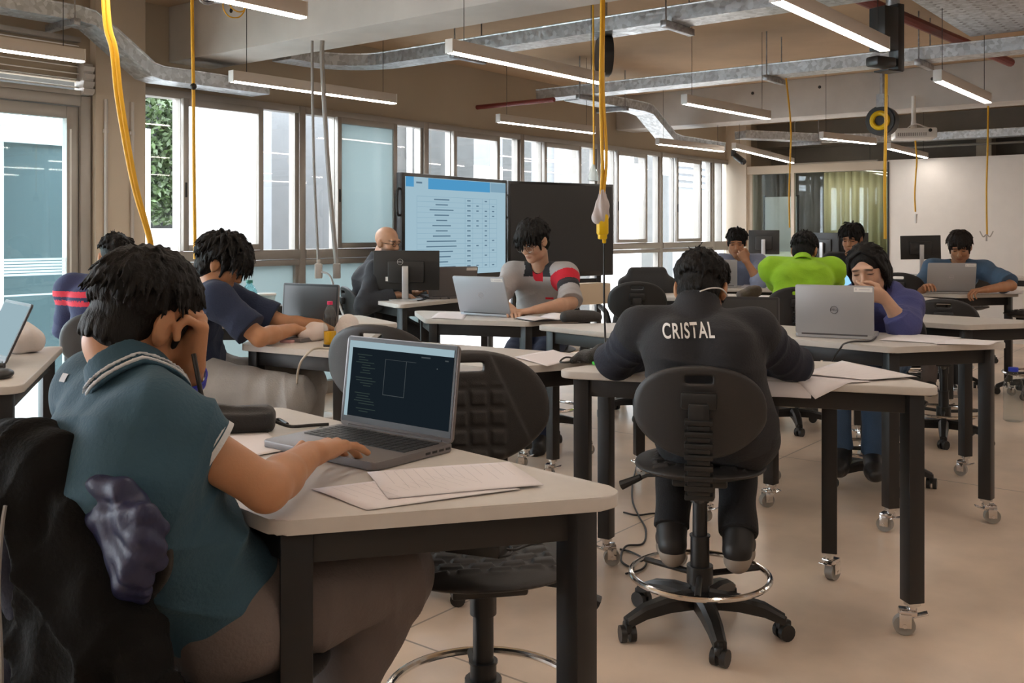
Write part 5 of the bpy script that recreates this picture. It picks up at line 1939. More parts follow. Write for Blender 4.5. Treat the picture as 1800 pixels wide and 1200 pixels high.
# ============================================================ monitors
def monitor(x, y, z, face, label, w=0.49, h=0.29, lift=0.12, logo=False, tiltz=0.0, sticker=False):
    """face: the way the screen looks"""
    ang = math.atan2(face[1], face[0]) + PI / 2
    root = empty('monitor', (x, y, z), ang, label, 'monitor')
    b = MB(); b.prism(round_poly([(-0.11, -0.07), (0.11, -0.07), (0.11, 0.10), (-0.11, 0.10)], 0.02), 0, 0.010, bev=0.002); b.build('foot', M['logo'], root)
    b = MB(); b.box((0, 0.055, 0.005 + (lift + h * 0.6) / 2), (0.045, 0.022, lift + h * 0.6), bev=0.006); b.build('stand', M['logo'], root)
    b = MB(); b.box((0, 0, 0), (w, 0.022, h), bev=0.004); b.box((0, 0.018, -0.01), (w * 0.55, 0.028, h * 0.55), bev=0.008)
    p = b.build('housing', M['plastic'], root); p.location = (0, 0, lift + h / 2); p.rotation_euler = (0, tiltz, 0)
    b = MB(); b.box((0, -0.0115, 0.003), (w - 0.018, 0.001, h - 0.022)); b.build('screen', M['screen_off'], p)
    if logo: ring_logo(p, (0.04, 0.033, 0.06), Matrix.Rotation(PI / 2, 3, 'X') @ Matrix.Rotation(PI, 3, 'Y'), 0.02, M['logo'])
    if sticker:
        b = MB(); b.box((0.12, 0.0125, -0.06), (0.05, 0.001, 0.03)); b.build('sticker', M['label'], p)
    return root


monitor(-0.735, 6.83, TZ, (0.05, 1.0), 'black monitor on a silver stand, back towards us, before the bald person', w=0.46, h=0.275, logo=True, sticker=True, lift=0.07)
def bench(x0, x1, y, label, dep=0.6, rz=0.0):
    root = empty('work_table', ((x0 + x1) / 2, y, 0), rz, label, 'table')
    L = x1 - x0
    b = MB(); b.box((0, 0, TZ - 0.013), (L, dep, 0.026), bev=0.004); b.build('tabletop', M['table'], root)
    b = MB(); b.box((0, -dep / 2 + 0.06, TZ - 0.058), (L - 0.1, 0.03, 0.06)); b.box((0, dep / 2 - 0.06, TZ - 0.058), (L - 0.1, 0.03, 0.06)); b.build('frame', M['black'], root)
    for sx in (-1, 1):
        for sy in (-1, 1):
            b = MB(); b.box((sx * (L / 2 - 0.05), sy * (dep / 2 - 0.05), (TZ - 0.03) / 2), (0.05, 0.05, TZ - 0.03)); b.build('leg', M['black'], root)
    return root


bench(2.65, 4.0, 11.6, 'work table against the glass partition, under a dark monitor', rz=-0.66)
bench(4.45, 5.75, 10.45, 'work table along the white wall, under the tilted monitor', rz=-0.66)
monitor(3.02, 11.75, TZ, (0.35, 0.9), 'dark monitor at the corner pillar, behind the person in the light blue shirt', w=0.36, lift=0.20)
monitor(3.60, 11.3, TZ, (0.8, 0.6), 'dark monitor seen edge-on left of the half-hidden person', w=0.40, lift=0.17)
monitor(3.86, 11.2, TZ, (0.2, 0.98), 'dark monitor right beside the half-hidden person', w=0.40, lift=0.17)
monitor(4.48, 10.75, TZ, (0.15, 0.99), 'dark monitor tilted on its pale stand before the white wall', w=0.42, h=0.26, lift=0.17, tiltz=0.02)

# ============================================================ the two big displays
def display(A, B, z0, z1, label, lit):
    A, B = V((*A, 0)), V((*B, 0))
    d = B - A; L = d.length
    root = empty('display', (A + B) / 2, math.atan2(d.y, d.x), label, 'display')
    H = z1 - z0
    b = MB(); b.box((0, 0.03, z0 + H / 2), (L, 0.06, H), bev=0.006); hs = b.build('housing', M['plastic'], root)
    if lit:
        b = MB(); b.mi = 0
        W2, H2 = L - 0.07, H - 0.075
        cz = z0 + H / 2 + 0.008
        q = lambda x, z, w, h, mi: (setattr(b, 'mi', mi), b.box((x, -0.003 - 0.0004 * mi, cz + z), (w, 0.004, h)))
        q(0, 0, W2, H2, 0)
        q(0.02, H2 * 0.44, W2 * 0.62, H2 * 0.11, 1); q(-W2 * 0.462, H2 * 0.45, W2 * 0.07, H2 * 0.10, 1); q(W2 * 0.415, H2 * 0.44, W2 * 0.17, H2 * 0.10, 2)
        q(-W2 * 0.38, H2 * 0.445, 0.075, 0.014, 3)
        n = 14
        top, bot = H2 * 0.31, -H2 * 0.44
        for k in range(n + 1): q(0.0, top + (bot - top) * k / n, W2 * 0.80, 0.0022, 2)
        for x in (-0.40, 0.06, 0.14, 0.24, 0.32, 0.40): q(W2 * x, (top + bot) / 2, 0.002, top - bot, 2)
        rng = random.Random(8)
        for k in range(n):
            z = top + (bot - top) * (k + 0.5) / n
            q(-W2 * 0.17, z, W2 * rng.uniform(0.10, 0.30), 0.010, 3)
            q(W2 * 0.10, z, 0.05, 0.011, 3)
            for x in (0.19, 0.28, 0.36):
                if rng.random() < 0.55: q(W2 * x, z, 0.035, 0.010, 3)
        b.build('screen', [emit_mat('display_page', (0.40, 0.58, 0.68), 0.82), emit_mat('display_header', (0.085, 0.34, 0.62), 0.85), emit_mat('display_rule', (0.25, 0.42, 0.55), 0.8), emit_mat('display_text', (0.13, 0.22, 0.30), 0.8)], hs)
    else:
        b = MB(); b.box((0, -0.001, z0 + H / 2 + 0.01), (L - 0.05, 0.004, H - 0.07)); b.build('screen', M['screen_off'], hs)
    b = MB(); b.tube(bez([(-L / 2, 0.02, z1 - 0.13), (-L / 2 - 0.035, 0.02, z1 - 0.15), (-L / 2 - 0.035, 0.02, z1 - 0.32), (-L / 2, 0.02, z1 - 0.34)], 6), 0.010)
    b.build('handle', M['plastic'], root)
    b = MB()
    for sx in (-1, 1):
        b.box((sx * L * 0.40, 0.09, (z0 + 0.3) / 2), (0.06, 0.04, z0 + 0.3), bev=0.004)
        b.box((sx * L * 0.40, 0.05, 0.06), (0.06, 0.60, 0.05), bev=0.005)
        for sy in (-0.26, 0.26): b.cyl((sx * L * 0.40 - 0.015, 0.05 + sy, 0.033), (sx * L * 0.40 + 0.015, 0.05 + sy, 0.033), 0.033, n=14)
    b.box((0, 0.09, z0 - 0.06), (L * 0.8, 0.03, 0.06)); b.build('stand', M['plastic'], root)
    b = MB(); b.box((0, -0.02, z0 - 0.17), (L * 0.78, 0.20, 0.20), bev=0.006); b.build('tray', M['panel_beige'] if not lit else M['plastic'], root)
    return root


display((-0.865, 7.72), (-0.045, 8.98), 0.855, 1.735, 'big display showing a pale blue table page', True)
display((-0.035, 9.06), (1.015, 9.80), 0.83, 1.735, 'big dark switched-off display beside the lit one', False)

# ============================================================ papers
def sheet(corners, label, z=TZ + 0.0008, px=True, edge=None, lines=0, group=None, curl=0.0, nx=14, ny=10):
    P_ = [at(*c, z) if px else V((c[0], c[1], z)) for c in corners]
    o0 = sum(P_, V()) / 4
    b = MB(); g = []
    for j in range(ny + 1):
        row = []
        for i in range(nx + 1):
            s_, t = i / nx, j / ny
            p = P_[0] * (1 - s_) * (1 - t) + P_[1] * s_ * (1 - t) + P_[2] * s_ * t + P_[3] * (1 - s_) * t
            p = p.copy(); p.z += 0.0006 + curl * (s_ ** 3) * t + 0.0009 * math.sin(5 * s_ + 4 * t) + 0.0009
            if edge:
                A, B = V(edge[0]), V(edge[1])
                dd = (B - A).normalized(); nn = V((dd.y, -dd.x))
                out = (V((p.x, p.y)) - A).dot(nn)
                if out > -0.004:
                    k = out + 0.004
                    p.z -= k * 0.62 + 0.0; p.x -= nn.x * k * 0.3; p.y -= nn.y * k * 0.3
            row.append(b.bm.verts.new(p - o0))
        g.append(row)
    for j in range(ny):
        for i in range(nx):
            f_ = b.bm.faces.new((g[j][i], g[j][i + 1], g[j + 1][i + 1], g[j + 1][i]))
    o = b.build('paper_sheet', M['paper']); o.location = o0
    sm = o.modifiers.new('thick', 'SOLIDIFY'); sm.thickness = 0.0007; sm.offset = 1
    if lines:
        q = MB(); rng = random.Random(lines)
        for r in range(lines):
            t = 0.10 + 0.8 * r / max(lines - 1, 1)
            s1 = rng.uniform(0.45, 0.92)
            a, c = P_[0].lerp(P_[3], t), P_[1].lerp(P_[2], t)
            e0, e1 = a.lerp(c, 0.08), a.lerp(c, s1)
            w_ = (P_[3] - P_[0]).normalized() * 0.0011
            up = V((0, 0, 0.0042))
            q.quad(e0 - o0 + up, e1 - o0 + up, e1 - o0 + up + w_, e0 - o0 + up + w_)
        q.build('print', M['ink'], o)
    return setp(o, label, 'paper', group)


sheet([(-0.374, 1.829), (-0.251, 1.695), (0.015, 1.827), (-0.108, 1.961)], 'printed sheet nearest us, left of the pair on the nearest table', px=False, lines=13)
sheet([(-0.288, 1.949), (-0.222, 1.760), (0.060, 1.849), (-0.006, 2.038)], 'printed sheet right of the pair on the nearest table, near its corner', z=TZ + 0.003, px=False, lines=13)
sheet([(352, 772), (470, 762), (508, 792), (395, 812)], 'blank sheet half under the open charcoal laptop, by the elbow')
EB = ((0.125, 3.40), (0.125 + 1.28 * 0.951, 3.40 - 1.28 * 0.309))
sheet([(0.80, 3.105), (0.935, 3.065), (1.02, 3.34), (0.86, 3.39)], 'sheet bending over the table edge, close to the right elbow of the lettered black jacket', edge=EB, px=False, lines=9)
sheet([(0.945, 3.055), (1.145, 3.125), (1.055, 3.395), (0.855, 3.325)], 'sheet with one corner hanging over the table edge, right of the lettered black jacket', z=TZ + 0.003, edge=EB, px=False, lines=9)
sheet([(1408, 658), (1480, 634), (1612, 663), (1520, 668)], 'sheet lying flat behind the bent ones, right of the lettered black jacket', z=TZ + 0.006, lines=8)
sheet([(905, 628), (972, 615), (1018, 630), (962, 644)], 'white sheet on the empty table beside the black net bag')
sheet([(758, 559), (770, 549), (822, 550), (815, 562)], 'white sheet under the bluish silver laptop')
sheet([(1545, 598), (1590, 586), (1690, 594), (1655, 604)], 'white sheet at the elbow of the violet hoodie', z=TZ + 0.001)
sheet([(1640, 605), (1672, 596), (1760, 600), (1738, 607)], 'white sheet at the far right corner of the table of the violet hoodie', z=TZ + 0.003)
sheet([(1716, 517), (1724, 511), (1800, 511), (1798, 517)], 'white sheet right of the wide grey laptop')
sheet([(1330, 524), (1338, 519), (1356, 520), (1350, 526)], 'white sheet beside the lumpy pencil case')
sheet([(1302, 505), (1310, 499), (1345, 502), (1338, 507)], 'open white booklet by the elbow of the light blue shirt', z=TZ + 0.004)

# ============================================================ soft things: cases, bags, cloths
def blob(name, loc, h, box, prims, m, label, cat, wave=None, rz=0.0, group=None):
    f = Field([-q for q in box], box, h)
    for p in prims:
        if p[0] == 'e': f.ell(p[1], p[2], Rz(p[4]) if len(p) > 4 else None, p[3])
        elif p[0] == 'c': f.cone(p[1], p[2], p[3], p[4], p[5])
        elif p[0] == 'b': f.bx(p[1], p[2], Rz(p[5]) if len(p) > 5 else None, p[3], p[4])
        elif p[0] == 'd': f.ell(p[1], p[2], None, p[3], 'd')
    if wave: f.add(waves(wave[0], wave[1], wave[2]))
    f.fn(lambda x, y, z: z + 0 * x + 0 * y, 0.0, 'd')           # flat underside at z = 0
    v, q = f.surf()
    o = link(name, np_mesh(name, v, q), m)
    o.location = loc; o.rotation_euler = (0, 0, rz)
    return setp(o, label, cat, group)


p = at(408, 757, TZ)
pc = blob('pencil_case', (p.x, p.y, TZ), 0.0035, (0.14, 0.08, 0.10), [('b', (0, 0, 0.026), (0.105, 0.042, 0.032), 0.026, 0.02), ('e', (-0.05, 0, 0.035), (0.055, 0.042, 0.034), 0.02), ('d', (0.02, -0.030, 0.060), (0.075, 0.020, 0.014), 0.008)],
          M['cloth_black'], 'black pencil case lying open by the raised elbow, on the nearest table', 'case', (3, 0.003, 50), rz=0.18)
b = MB(); b.tube(bez([(0.10, 0, 0.02), (0.13, -0.02, 0.012), (0.15, -0.005, 0.006), (0.19, 0.01, 0.005), (0.23, 0.015, 0.005)], 8), 0.0042); b.build('strap', M['cloth_black'], pc)
p = at(1023, 566, TZ)
M['case_grey'] = mat('case_dark_grey', (0.045, 0.043, 0.042), rough=0.7, bump=0.2, bscale=120)
blob('pencil_case', (p.x, p.y, TZ), 0.005, (0.16, 0.07, 0.09), [('c', (-0.085, 0, 0.028), (0.085, 0.01, 0.026), 0.032, 0.026, 0.02), ('c', (-0.05, 0, 0.042), (0.06, 0, 0.038), 0.02, 0.018, 0.02)], M['case_grey'],
     'dark grey pencil case right of the open notebook', 'case', (5, 0.003, 45), rz=0.12)
p = at(1317, 525, TZ)
blob('pencil_case', (p.x, p.y, TZ), 0.006, (0.14, 0.10, 0.12), [('c', (-0.07, 0, 0.03), (0.05, 0.02, 0.045), 0.035, 0.045, 0.02), ('c', (0.0, 0, 0.06), (0.08, 0.02, 0.055), 0.025, 0.03, 0.02)], mat('case_taupe', (0.13, 0.105, 0.095), rough=0.7, bump=0.3, bscale=90),
     'taupe lumpy pencil case on the table before the light blue shirt', 'case', (6, 0.006, 60), rz=0.3)
# net bag with drawstring
p = at(1035, 638, TZ)
nb_ = blob('net_bag', (p.x, p.y, TZ), 0.0035, (0.12, 0.08, 0.09), [('e', (0.02, 0, 0.025), (0.065, 0.045, 0.032), 0.02), ('e', (0.06, 0.01, 0.040), (0.035, 0.03, 0.032), 0.02), ('c', (-0.02, 0, 0.02), (-0.055, -0.01, 0.012), 0.016, 0.010, 0.01)],
           mat('net_black_olive', (0.030, 0.027, 0.022), rough=0.5, bump=0.9, bscale=190), 'black net drawstring bag by the left elbow of the lettered black jacket', 'bag', (7, 0.006, 75))
b = MB(); b.tube(bez([(-0.05, 0, 0.018), (-0.085, 0.005, 0.020), (-0.105, -0.005, 0.006), (-0.085, -0.02, 0.005), (-0.055, -0.012, 0.007), (-0.03, -0.02, 0.006)], 8), 0.0035); b.build('drawstring', M['black'], nb_)
p = at(1050, 641, TZ)
b = MB(); b.box((0, 0, 0.006), (0.035, 0.022, 0.011), rot=Rz(0.3), bev=0.003); o = b.build('marker_pen', mat('marker_green', (0.10, 0.75, 0.10), rough=0.4)); o.location = p
setp(o, 'bright green marker under the net bag', 'marker')
# plastic bags and cloth
M['bag_white'] = mat('white_plastic_bag', (0.74, 0.68, 0.65), rough=0.5, bump=0.3, bscale=60)
p = at(42, 620, TZ)
blob('plastic_bag', (p.x, p.y, TZ), 0.005, (0.14, 0.11, 0.18), [('e', (0, 0, 0.045), (0.080, 0.06, 0.055), 0.0), ('e', (-0.025, 0, 0.085), (0.050, 0.04, 0.040), 0.03), ('c', (-0.02, 0, 0.10), (-0.05, 0, 0.135), 0.025, 0.006, 0.02)], M['bag_white'],
     'white crumpled plastic bag on the table at the left edge', 'bag', (9, 0.007, 60))
p = at(546, 600, TZ)
blob('cloth', (p.x, p.y + 0.03, TZ), 0.005, (0.12, 0.09, 0.11), [('e', (0, 0, 0.030), (0.062, 0.05, 0.038), 0.0), ('e', (0.02, 0.01, 0.05), (0.045, 0.035, 0.028), 0.03)], mat('cloth_white_pink', (0.76, 0.66, 0.62), rough=0.85),
     'white bundled cloth left of the orange juice bottle', 'cloth', (11, 0.006, 55))
p = at(602, 603, TZ)
blob('plastic_bag', (p.x, p.y + 0.09, TZ), 0.005, (0.10, 0.08, 0.14), [('e', (0, 0, 0.045), (0.05, 0.045, 0.055), 0.0), ('e', (0.01, 0.01, 0.08), (0.03, 0.03, 0.03), 0.03)], M['bag_white'], 'white plastic bag right behind the orange juice bottle', 'bag', (13, 0.006, 55))

# ============================================================ bottles, cup, boxes
CLEAR = glass_mat('clear_plastic', tint=(0.93, 0.97, 0.98))
CLEAR_BLUE = glass_mat('clear_plastic_aqua', tint=(0.55, 0.82, 0.86), frost=0.25, frost_col=(0.6, 0.85, 0.9))


def bottle(x, y, z, r, h, body, cap, label, fill=None, fillh=0.0, lab=None, neck=0.36):
    root = empty('bottle', (x, y, z), 0.4, label, 'bottle')
    prof = [(0, 0.001), (r * 0.85, 0.001), (r, 0.008)]
    for k in range(7): prof.append((r * (1.0 - 0.035 * (k % 2)), 0.012 + (h * 0.62) * (k + 1) / 8))
    prof += [(r, h * 0.64), (r * 0.9, h * 0.75), (r * 0.55, h * 0.86), (r * neck, h * 0.90), (r * neck, h * 0.95)]
    b = MB(); b.lathe(prof, n=24); b.build('body', body, root)
    b = MB(); b.lathe([(0, h), (r * neck * 1.15, h), (r * neck * 1.2, h * 0.985), (r * neck * 1.2, h * 0.925), (0, h * 0.925)], n=20); b.build('cap', cap, root)
    if fill:
        b = MB(); b.lathe([(0, 0.003), (r * 0.82, 0.003), (r * 0.93, 0.01), (r * 0.93, fillh), (0, fillh)], n=24); b.build('liquid', fill, root)
    if lab:
        b = MB(); b.lathe([(r * 1.005, h * 0.26), (r * 1.01, h * 0.27), (r * 1.01, h * 0.44), (r * 1.005, h * 0.45)], n=24); b.build('label', lab, root)
    return root


p = at(580, 608, TZ)
bottle(p.x, p.y, TZ, 0.027, 0.188, CLEAR, mat('cap_pink', (0.75, 0.03, 0.13), rough=0.4), 'clear bottle with orange juice and a pink cap', mat('juice_orange', (0.90, 0.47, 0.01), rough=0.25), 0.062)
bottle(-1.385, 5.17, TZ, 0.042, 0.225, CLEAR_BLUE, mat('cap_green', (0.04, 0.25, 0.20), rough=0.4), 'aqua plastic water bottle with a green cap beside the navy tee', lab=mat('label_aqua', (0.05, 0.40, 0.40), rough=0.5))
bottle(3.355, 6.56, 0, 0.062, 0.36, CLEAR, mat('cap_blue', (0.02, 0.05, 0.55), rough=0.4), 'big clear water bottle with a blue cap standing on the floor at the right', neck=0.42)
p = at(842, 497, TZ)
cp = empty('cup', (-0.235, 7.12, TZ), 0, 'yellow-green cup with a dark lid before the lit display', 'cup')
b = MB(); b.lathe([(0, 0.001), (0.030, 0.001), (0.036, 0.075), (0.032, 0.075), (0.028, 0.01), (0, 0.01)], n=20); b.build('body', mat('cup_olive', (0.33, 0.36, 0.05), rough=0.4), cp)
b = MB(); b.lathe([(0, 0.085), (0.034, 0.085), (0.038, 0.078), (0.038, 0.070), (0.0, 0.070)], n=20); b.build('lid', mat('lid_olive_dark', (0.06, 0.08, 0.02), rough=0.4), cp)
b = MB(); b.box((0, 0, 0.042), (0.16, 0.11, 0.084), bev=0.004); o = b.build('box', M['plastic']); o.location = (-1.29, 5.27, TZ); setp(o, 'black box behind the typing hands of the person in the navy tee', 'box')
ct = empty('food_container', (-1.325, 5.27, TZ + 0.084), 0, 'translucent food container standing on the black box', 'container')
b = MB(); b.lathe([(0, 0.001), (0.045, 0.001), (0.055, 0.055), (0.053, 0.055), (0.043, 0.004), (0, 0.004)], n=24); b.build('body', glass_mat('container_clear', frost=0.6), ct)
b = MB(); b.lathe([(0, 0.064), (0.056, 0.064), (0.058, 0.055), (0, 0.055)], n=24); b.build('lid', M['white_plastic'], ct)
p = at(505, 602, TZ); b = MB(); b.box((0, 0, 0.006), (0.06, 0.028, 0.012), rot=Rz(-0.3), bev=0.003); o = b.build('eraser', mat('eraser_pink', (0.72, 0.42, 0.42), rough=0.6)); o.location = p; setp(o, 'pink eraser on the table before the typing forearm', 'eraser')
p = at(585, 606, TZ); b = MB(); b.box((0.035, -0.02, 0.005), (0.13, 0.06, 0.008), rot=Rz(0.2), bev=0.003); o = b.build('phone', M['plastic']); o.location = p + V((0.0, -0.03, 0)); setp(o, 'black phone at the corner of the table beside the juice bottle', 'phone')
p = at(2, 665, TZ); b = MB(); b.sphere((0, 0, 0.014), (0.034, 0.055, 0.018), 18); o = b.build('mouse', M['plastic']); o.location = p + V((0.0, 0, 0)); setp(o, 'black computer mouse at the left edge of the picture', 'mouse')
# open notebook
p = at(965, 561, TZ)
nbk = empty('notebook', p, 0.5, 'open notebook with curved white pages and a dark cover', 'notebook')
b = MB()
for sx in (-1, 1):
    rows = []
    for k in range(9):
        t = k / 8; x = sx * t * 0.15; z = 0.006 + 0.020 * math.sin(t * PI * 0.9) * (1 if sx > 0 else 0.45)
        rows.append((b.bm.verts.new((x, -0.10, z)), b.bm.verts.new((x, 0.10, z))))
    for A, B_ in zip(rows, rows[1:]): b.bm.faces.new((A[0], B_[0], B_[1], A[1]))
pg = b.build('pages', M['paper'], nbk); sm = pg.modifiers.new('t', 'SOLIDIFY'); sm.thickness = 0.004; sm.offset = -1
b = MB(); b.box((0, 0, 0.0015), (0.32, 0.215, 0.003)); b.build('cover', M['case_grey'], nbk)
# adapter on the empty seat
p = at(838, 966, 0.612)
ad = empty('power_adapter', (p.x, p.y, 0.606), -0.35, 'black power adapter lying on the seat of the empty front chair', 'adapter')
b = MB(); b.box((0, 0, 0.016), (0.125, 0.055, 0.030), bev=0.005); b.build('body', M['plastic'], ad)
b = MB(); b.tube(bez([(0.055, 0.01, 0.012), (0.075, 0.02, 0.008), (0.09, 0.07, 0.006), (0.12, 0.11, 0.006), (0.14, 0.15, 0.01)], 8), 0.003)
b.tube(bez([(-0.06, 0.0, 0.012), (-0.08, 0.03, 0.006), (-0.03, 0.06, 0.006), (0.05, 0.05, 0.006), (0.075, 0.0, 0.006), (0.06, -0.03, 0.006)], 8), 0.0026); b.build('lead', M['black'], ad)

# ============================================================ leads on floor and tables
FL = lambda x, y, z=0.006: at(x, y, z)
cable('power_lead', [FL(1115, 1000), FL(1092, 985), FL(1100, 960), FL(1130, 955), FL(1135, 930), FL(1122, 905), FL(1112, 880), FL(1112, 850), FL(1120, 815)], 0.0042, M['black'], 'black lead looping on the floor between the front tables')
cable('power_lead', [FL(1096, 900), FL(1120, 905), FL(1150, 902), FL(1185, 905)], 0.004, M['black'], 'short black lead on the floor crossing under the lettered black jacket chair')
cable('power_lead', [FL(1090, 965), FL(1110, 970), FL(1135, 985), FL(1128, 1000), FL(1100, 1008)], 0.004, M['black'], 'black lead coiled beside the front table caster')
tl = TZ + 0.005
cable('power_lead', [at(1540, 592, tl), at(1530, 599, tl), at(1500, 600, tl), at(1484, 604, tl), at(1478, 611, tl), at(1470, 622, TZ - 0.05), at(1460, 640, TZ - 0.10)], 0.004, M['black'], 'black lead from the grey laptop of the violet hoodie over the table edge')
cable('power_lead', [at(583, 612, tl), at(555, 612, tl), at(540, 622, tl), at(527, 640, TZ - 0.04), at(522, 670, 0.66), at(524, 700, 0.5), FL(520, 740, 0.2)], 0.0045, mat('lead_cream', (0.55, 0.50, 0.42), rough=0.5), 'cream lead hanging from the table with the juice bottle')
cable('power_lead', [at(505, 745, tl), at(490, 737, tl), at(478, 742, tl), at(470, 757, tl)], 0.0042, M['black'], 'short black lead beside the open pencil case')
cable('power_lead', [at(605, 748, tl), at(585, 752, tl), at(563, 752, tl), at(572, 758, tl), at(600, 760, tl)], 0.003, M['black'], 'thin black lead behind the open charcoal laptop')
for k, (pts, lab) in enumerate((([at(728, 520, tl), at(740, 524, tl), at(765, 520, tl), at(790, 524, tl)], 'black lead tangled behind the black monitor, upper one'),
                                ([at(720, 524, tl), at(735, 528, tl), at(750, 524, tl), at(742, 519, tl), at(775, 524, tl)], 'black lead tangled behind the black monitor, lower one'),
                                ([at(690, 527, tl), at(682, 532, TZ - 0.02), at(678, 560, 0.62), at(672, 590, 0.5)], 'black lead hanging from the front corner of the desk of the bald person'))):
    cable('power_lead', pts, 0.004, M['black'], lab)
# white floor power post
pp_ = empty('power_post', (-1.335, 6.62, 0), 0.2, 'white power post on the floor behind the table with the juice bottle', 'power post')
b = MB(); b.prism(round_poly([(-0.055, -0.05), (0.055, -0.05), (0.055, 0.05), (-0.055, 0.05)], 0.02), 0.02, 0.44, bev=0.004); b.build('body', M['white_plastic'], pp_)
b = MB(); b.prism(round_poly([(-0.12, -0.10), (0.12, -0.10), (0.12, 0.10), (-0.12, 0.10)], 0.03), 0, 0.03, bev=0.008); b.build('base', M['white_plastic'], pp_)

# ============================================================ whiteboard on wheels beyond the glass, high-backed chair
wbp = empty('whiteboard', (3.72, 13.55, 0), -0.66, 'portable whiteboard standing behind the glass partition', 'whiteboard')
b = MB(); b.box((0, 0, 1.35), (0.46, 0.03, 0.78), bev=0.004); b.build('board', M['white_wall'], wbp)
b = MB()
for sx in (-1, 1): b.box((sx * 0.24, 0, 0.88), (0.02, 0.04, 1.76)); b.box((sx * 0.24, 0, 0.03), (0.04, 0.5, 0.04))
b.build('stand', M['black'], wbp)

oc = empty('office_chair', (1.02, 7.85, 0), 0.15, 'black high-backed office chair with a white emblem on its headrest', 'chair')
f = Field((-0.30, -0.14, 0.45), (0.30, 0.14, 1.02), 0.008)
f.bx((0, 0, 0.70), (0.23, 0.035, 0.20), None, 0.03, 0.0); f.bx((0, 0, 0.90), (0.15, 0.035, 0.09), None, 0.03, 0.10)
for sx in (-1, 1): f.cone((sx * 0.22, 0.03, 0.56), (sx * 0.17, 0.03, 0.86), 0.05, 0.035, 0.05)
v_, q_ = f.surf()
bk = link('backrest', np_mesh('backrest', v_, q_), M['cloth_black'], oc); bk.location = (0, -0.22, 0)
b = MB(); b.box((-0.02, -0.040, 0.93), (0.02, 0.002, 0.022)); b.box((0.02, -0.040, 0.93), (0.022, 0.002, 0.016)); b.build('emblem', M['logo'], bk)
f = Field((-0.28, -0.28, 0.38), (0.28, 0.28, 0.56), 0.008); f.bx((0, 0, 0.47), (0.24, 0.24, 0.055), None, 0.045, 0.0)
v_, q_ = f.surf(); link('seat', np_mesh('seat', v_, q_), M['cloth_black'], oc)
b = MB(); b.cyl((0, 0, 0.08), (0, 0, 0.42), 0.03); b.build('gas_column', M['plastic'], oc)
b = MB()
for k in range(5):
    a = 2 * PI * k / 5; b.tube([(0, 0, 0.10), (0.15 * math.cos(a), 0.15 * math.sin(a), 0.095), (0.30 * math.cos(a), 0.30 * math.sin(a), 0.065)], [0.03, 0.026, 0.02], n=8)
    b.cyl((0.30 * math.cos(a) - 0.02, 0.30 * math.sin(a), 0.028), (0.30 * math.cos(a) + 0.02, 0.30 * math.sin(a), 0.028), 0.028, n=14)
b.build('base', M['plastic'], oc)
for sx in (-1, 1):
    b = MB(); b.tube(bez([(sx * 0.26, -0.1, 0.45), (sx * 0.29, -0.08, 0.62), (sx * 0.29, 0.12, 0.66)], 6), 0.022, n=8); b.build('armrest', M['plastic'], oc)
# ============================================================ the eleven people
TONE = (0.50, 0.265, 0.15)
SK1 = skin_mat('skin_tan', (0.50, 0.245, 0.125))
SK2 = skin_mat('skin_light', (0.56, 0.33, 0.22))
SK3 = skin_mat('skin_bearded', (0.52, 0.29, 0.18), beard=0.92)
SK4 = skin_mat('skin_brown', (0.44, 0.215, 0.115))
F_TEAL = fabric('polo_teal', (0.030, 0.082, 0.120))
F_WHITE = fabric('trim_white', (0.62, 0.64, 0.66))
F_TAUPE = fabric('trousers_taupe', (0.150, 0.122, 0.112))
F_BLACK = fabric('jacket_black', (0.016, 0.0165, 0.020))
F_SLEEVE = fabric('jacket_sleeve_navy', (0.010, 0.013, 0.026))
F_BLACKT = fabric('trousers_black', (0.010, 0.010, 0.012))
F_NAVY = fabric('tee_navy', (0.012, 0.022, 0.058))
F_PALE = fabric('trousers_pale_grey', (0.36, 0.36, 0.355))
F_NAVY2 = fabric('shirt_navy_striped', (0.020, 0.026, 0.085))
F_RED = fabric('stripe_red', (0.62, 0.03, 0.06))
F_DARK = fabric('shirt_charcoal', (0.022, 0.024, 0.030))
F_GREY = fabric('tee_grey', (0.40, 0.385, 0.385))
F_CRIMSON = fabric('sleeve_red', (0.60, 0.015, 0.035))
F_HOOD = fabric('hoodie_violet_blue', (0.062, 0.068, 0.205))
F_JEANS = fabric('jeans_blue', (0.045, 0.095, 0.185), bscale=300)
F_LBLUE = fabric('shirt_light_blue', (0.27, 0.32, 0.46))
F_LIME = fabric('polo_lime', (0.33, 0.62, 0.022))
F_BTEE = fabric('tee_blue_grey', (0.075, 0.145, 0.245))
SHOE = mat('shoe_black', (0.014, 0.013, 0.013), rough=0.5)
SOLE = mat('shoe_sole_taupe', (0.30, 0.25, 0.205), rough=0.7)

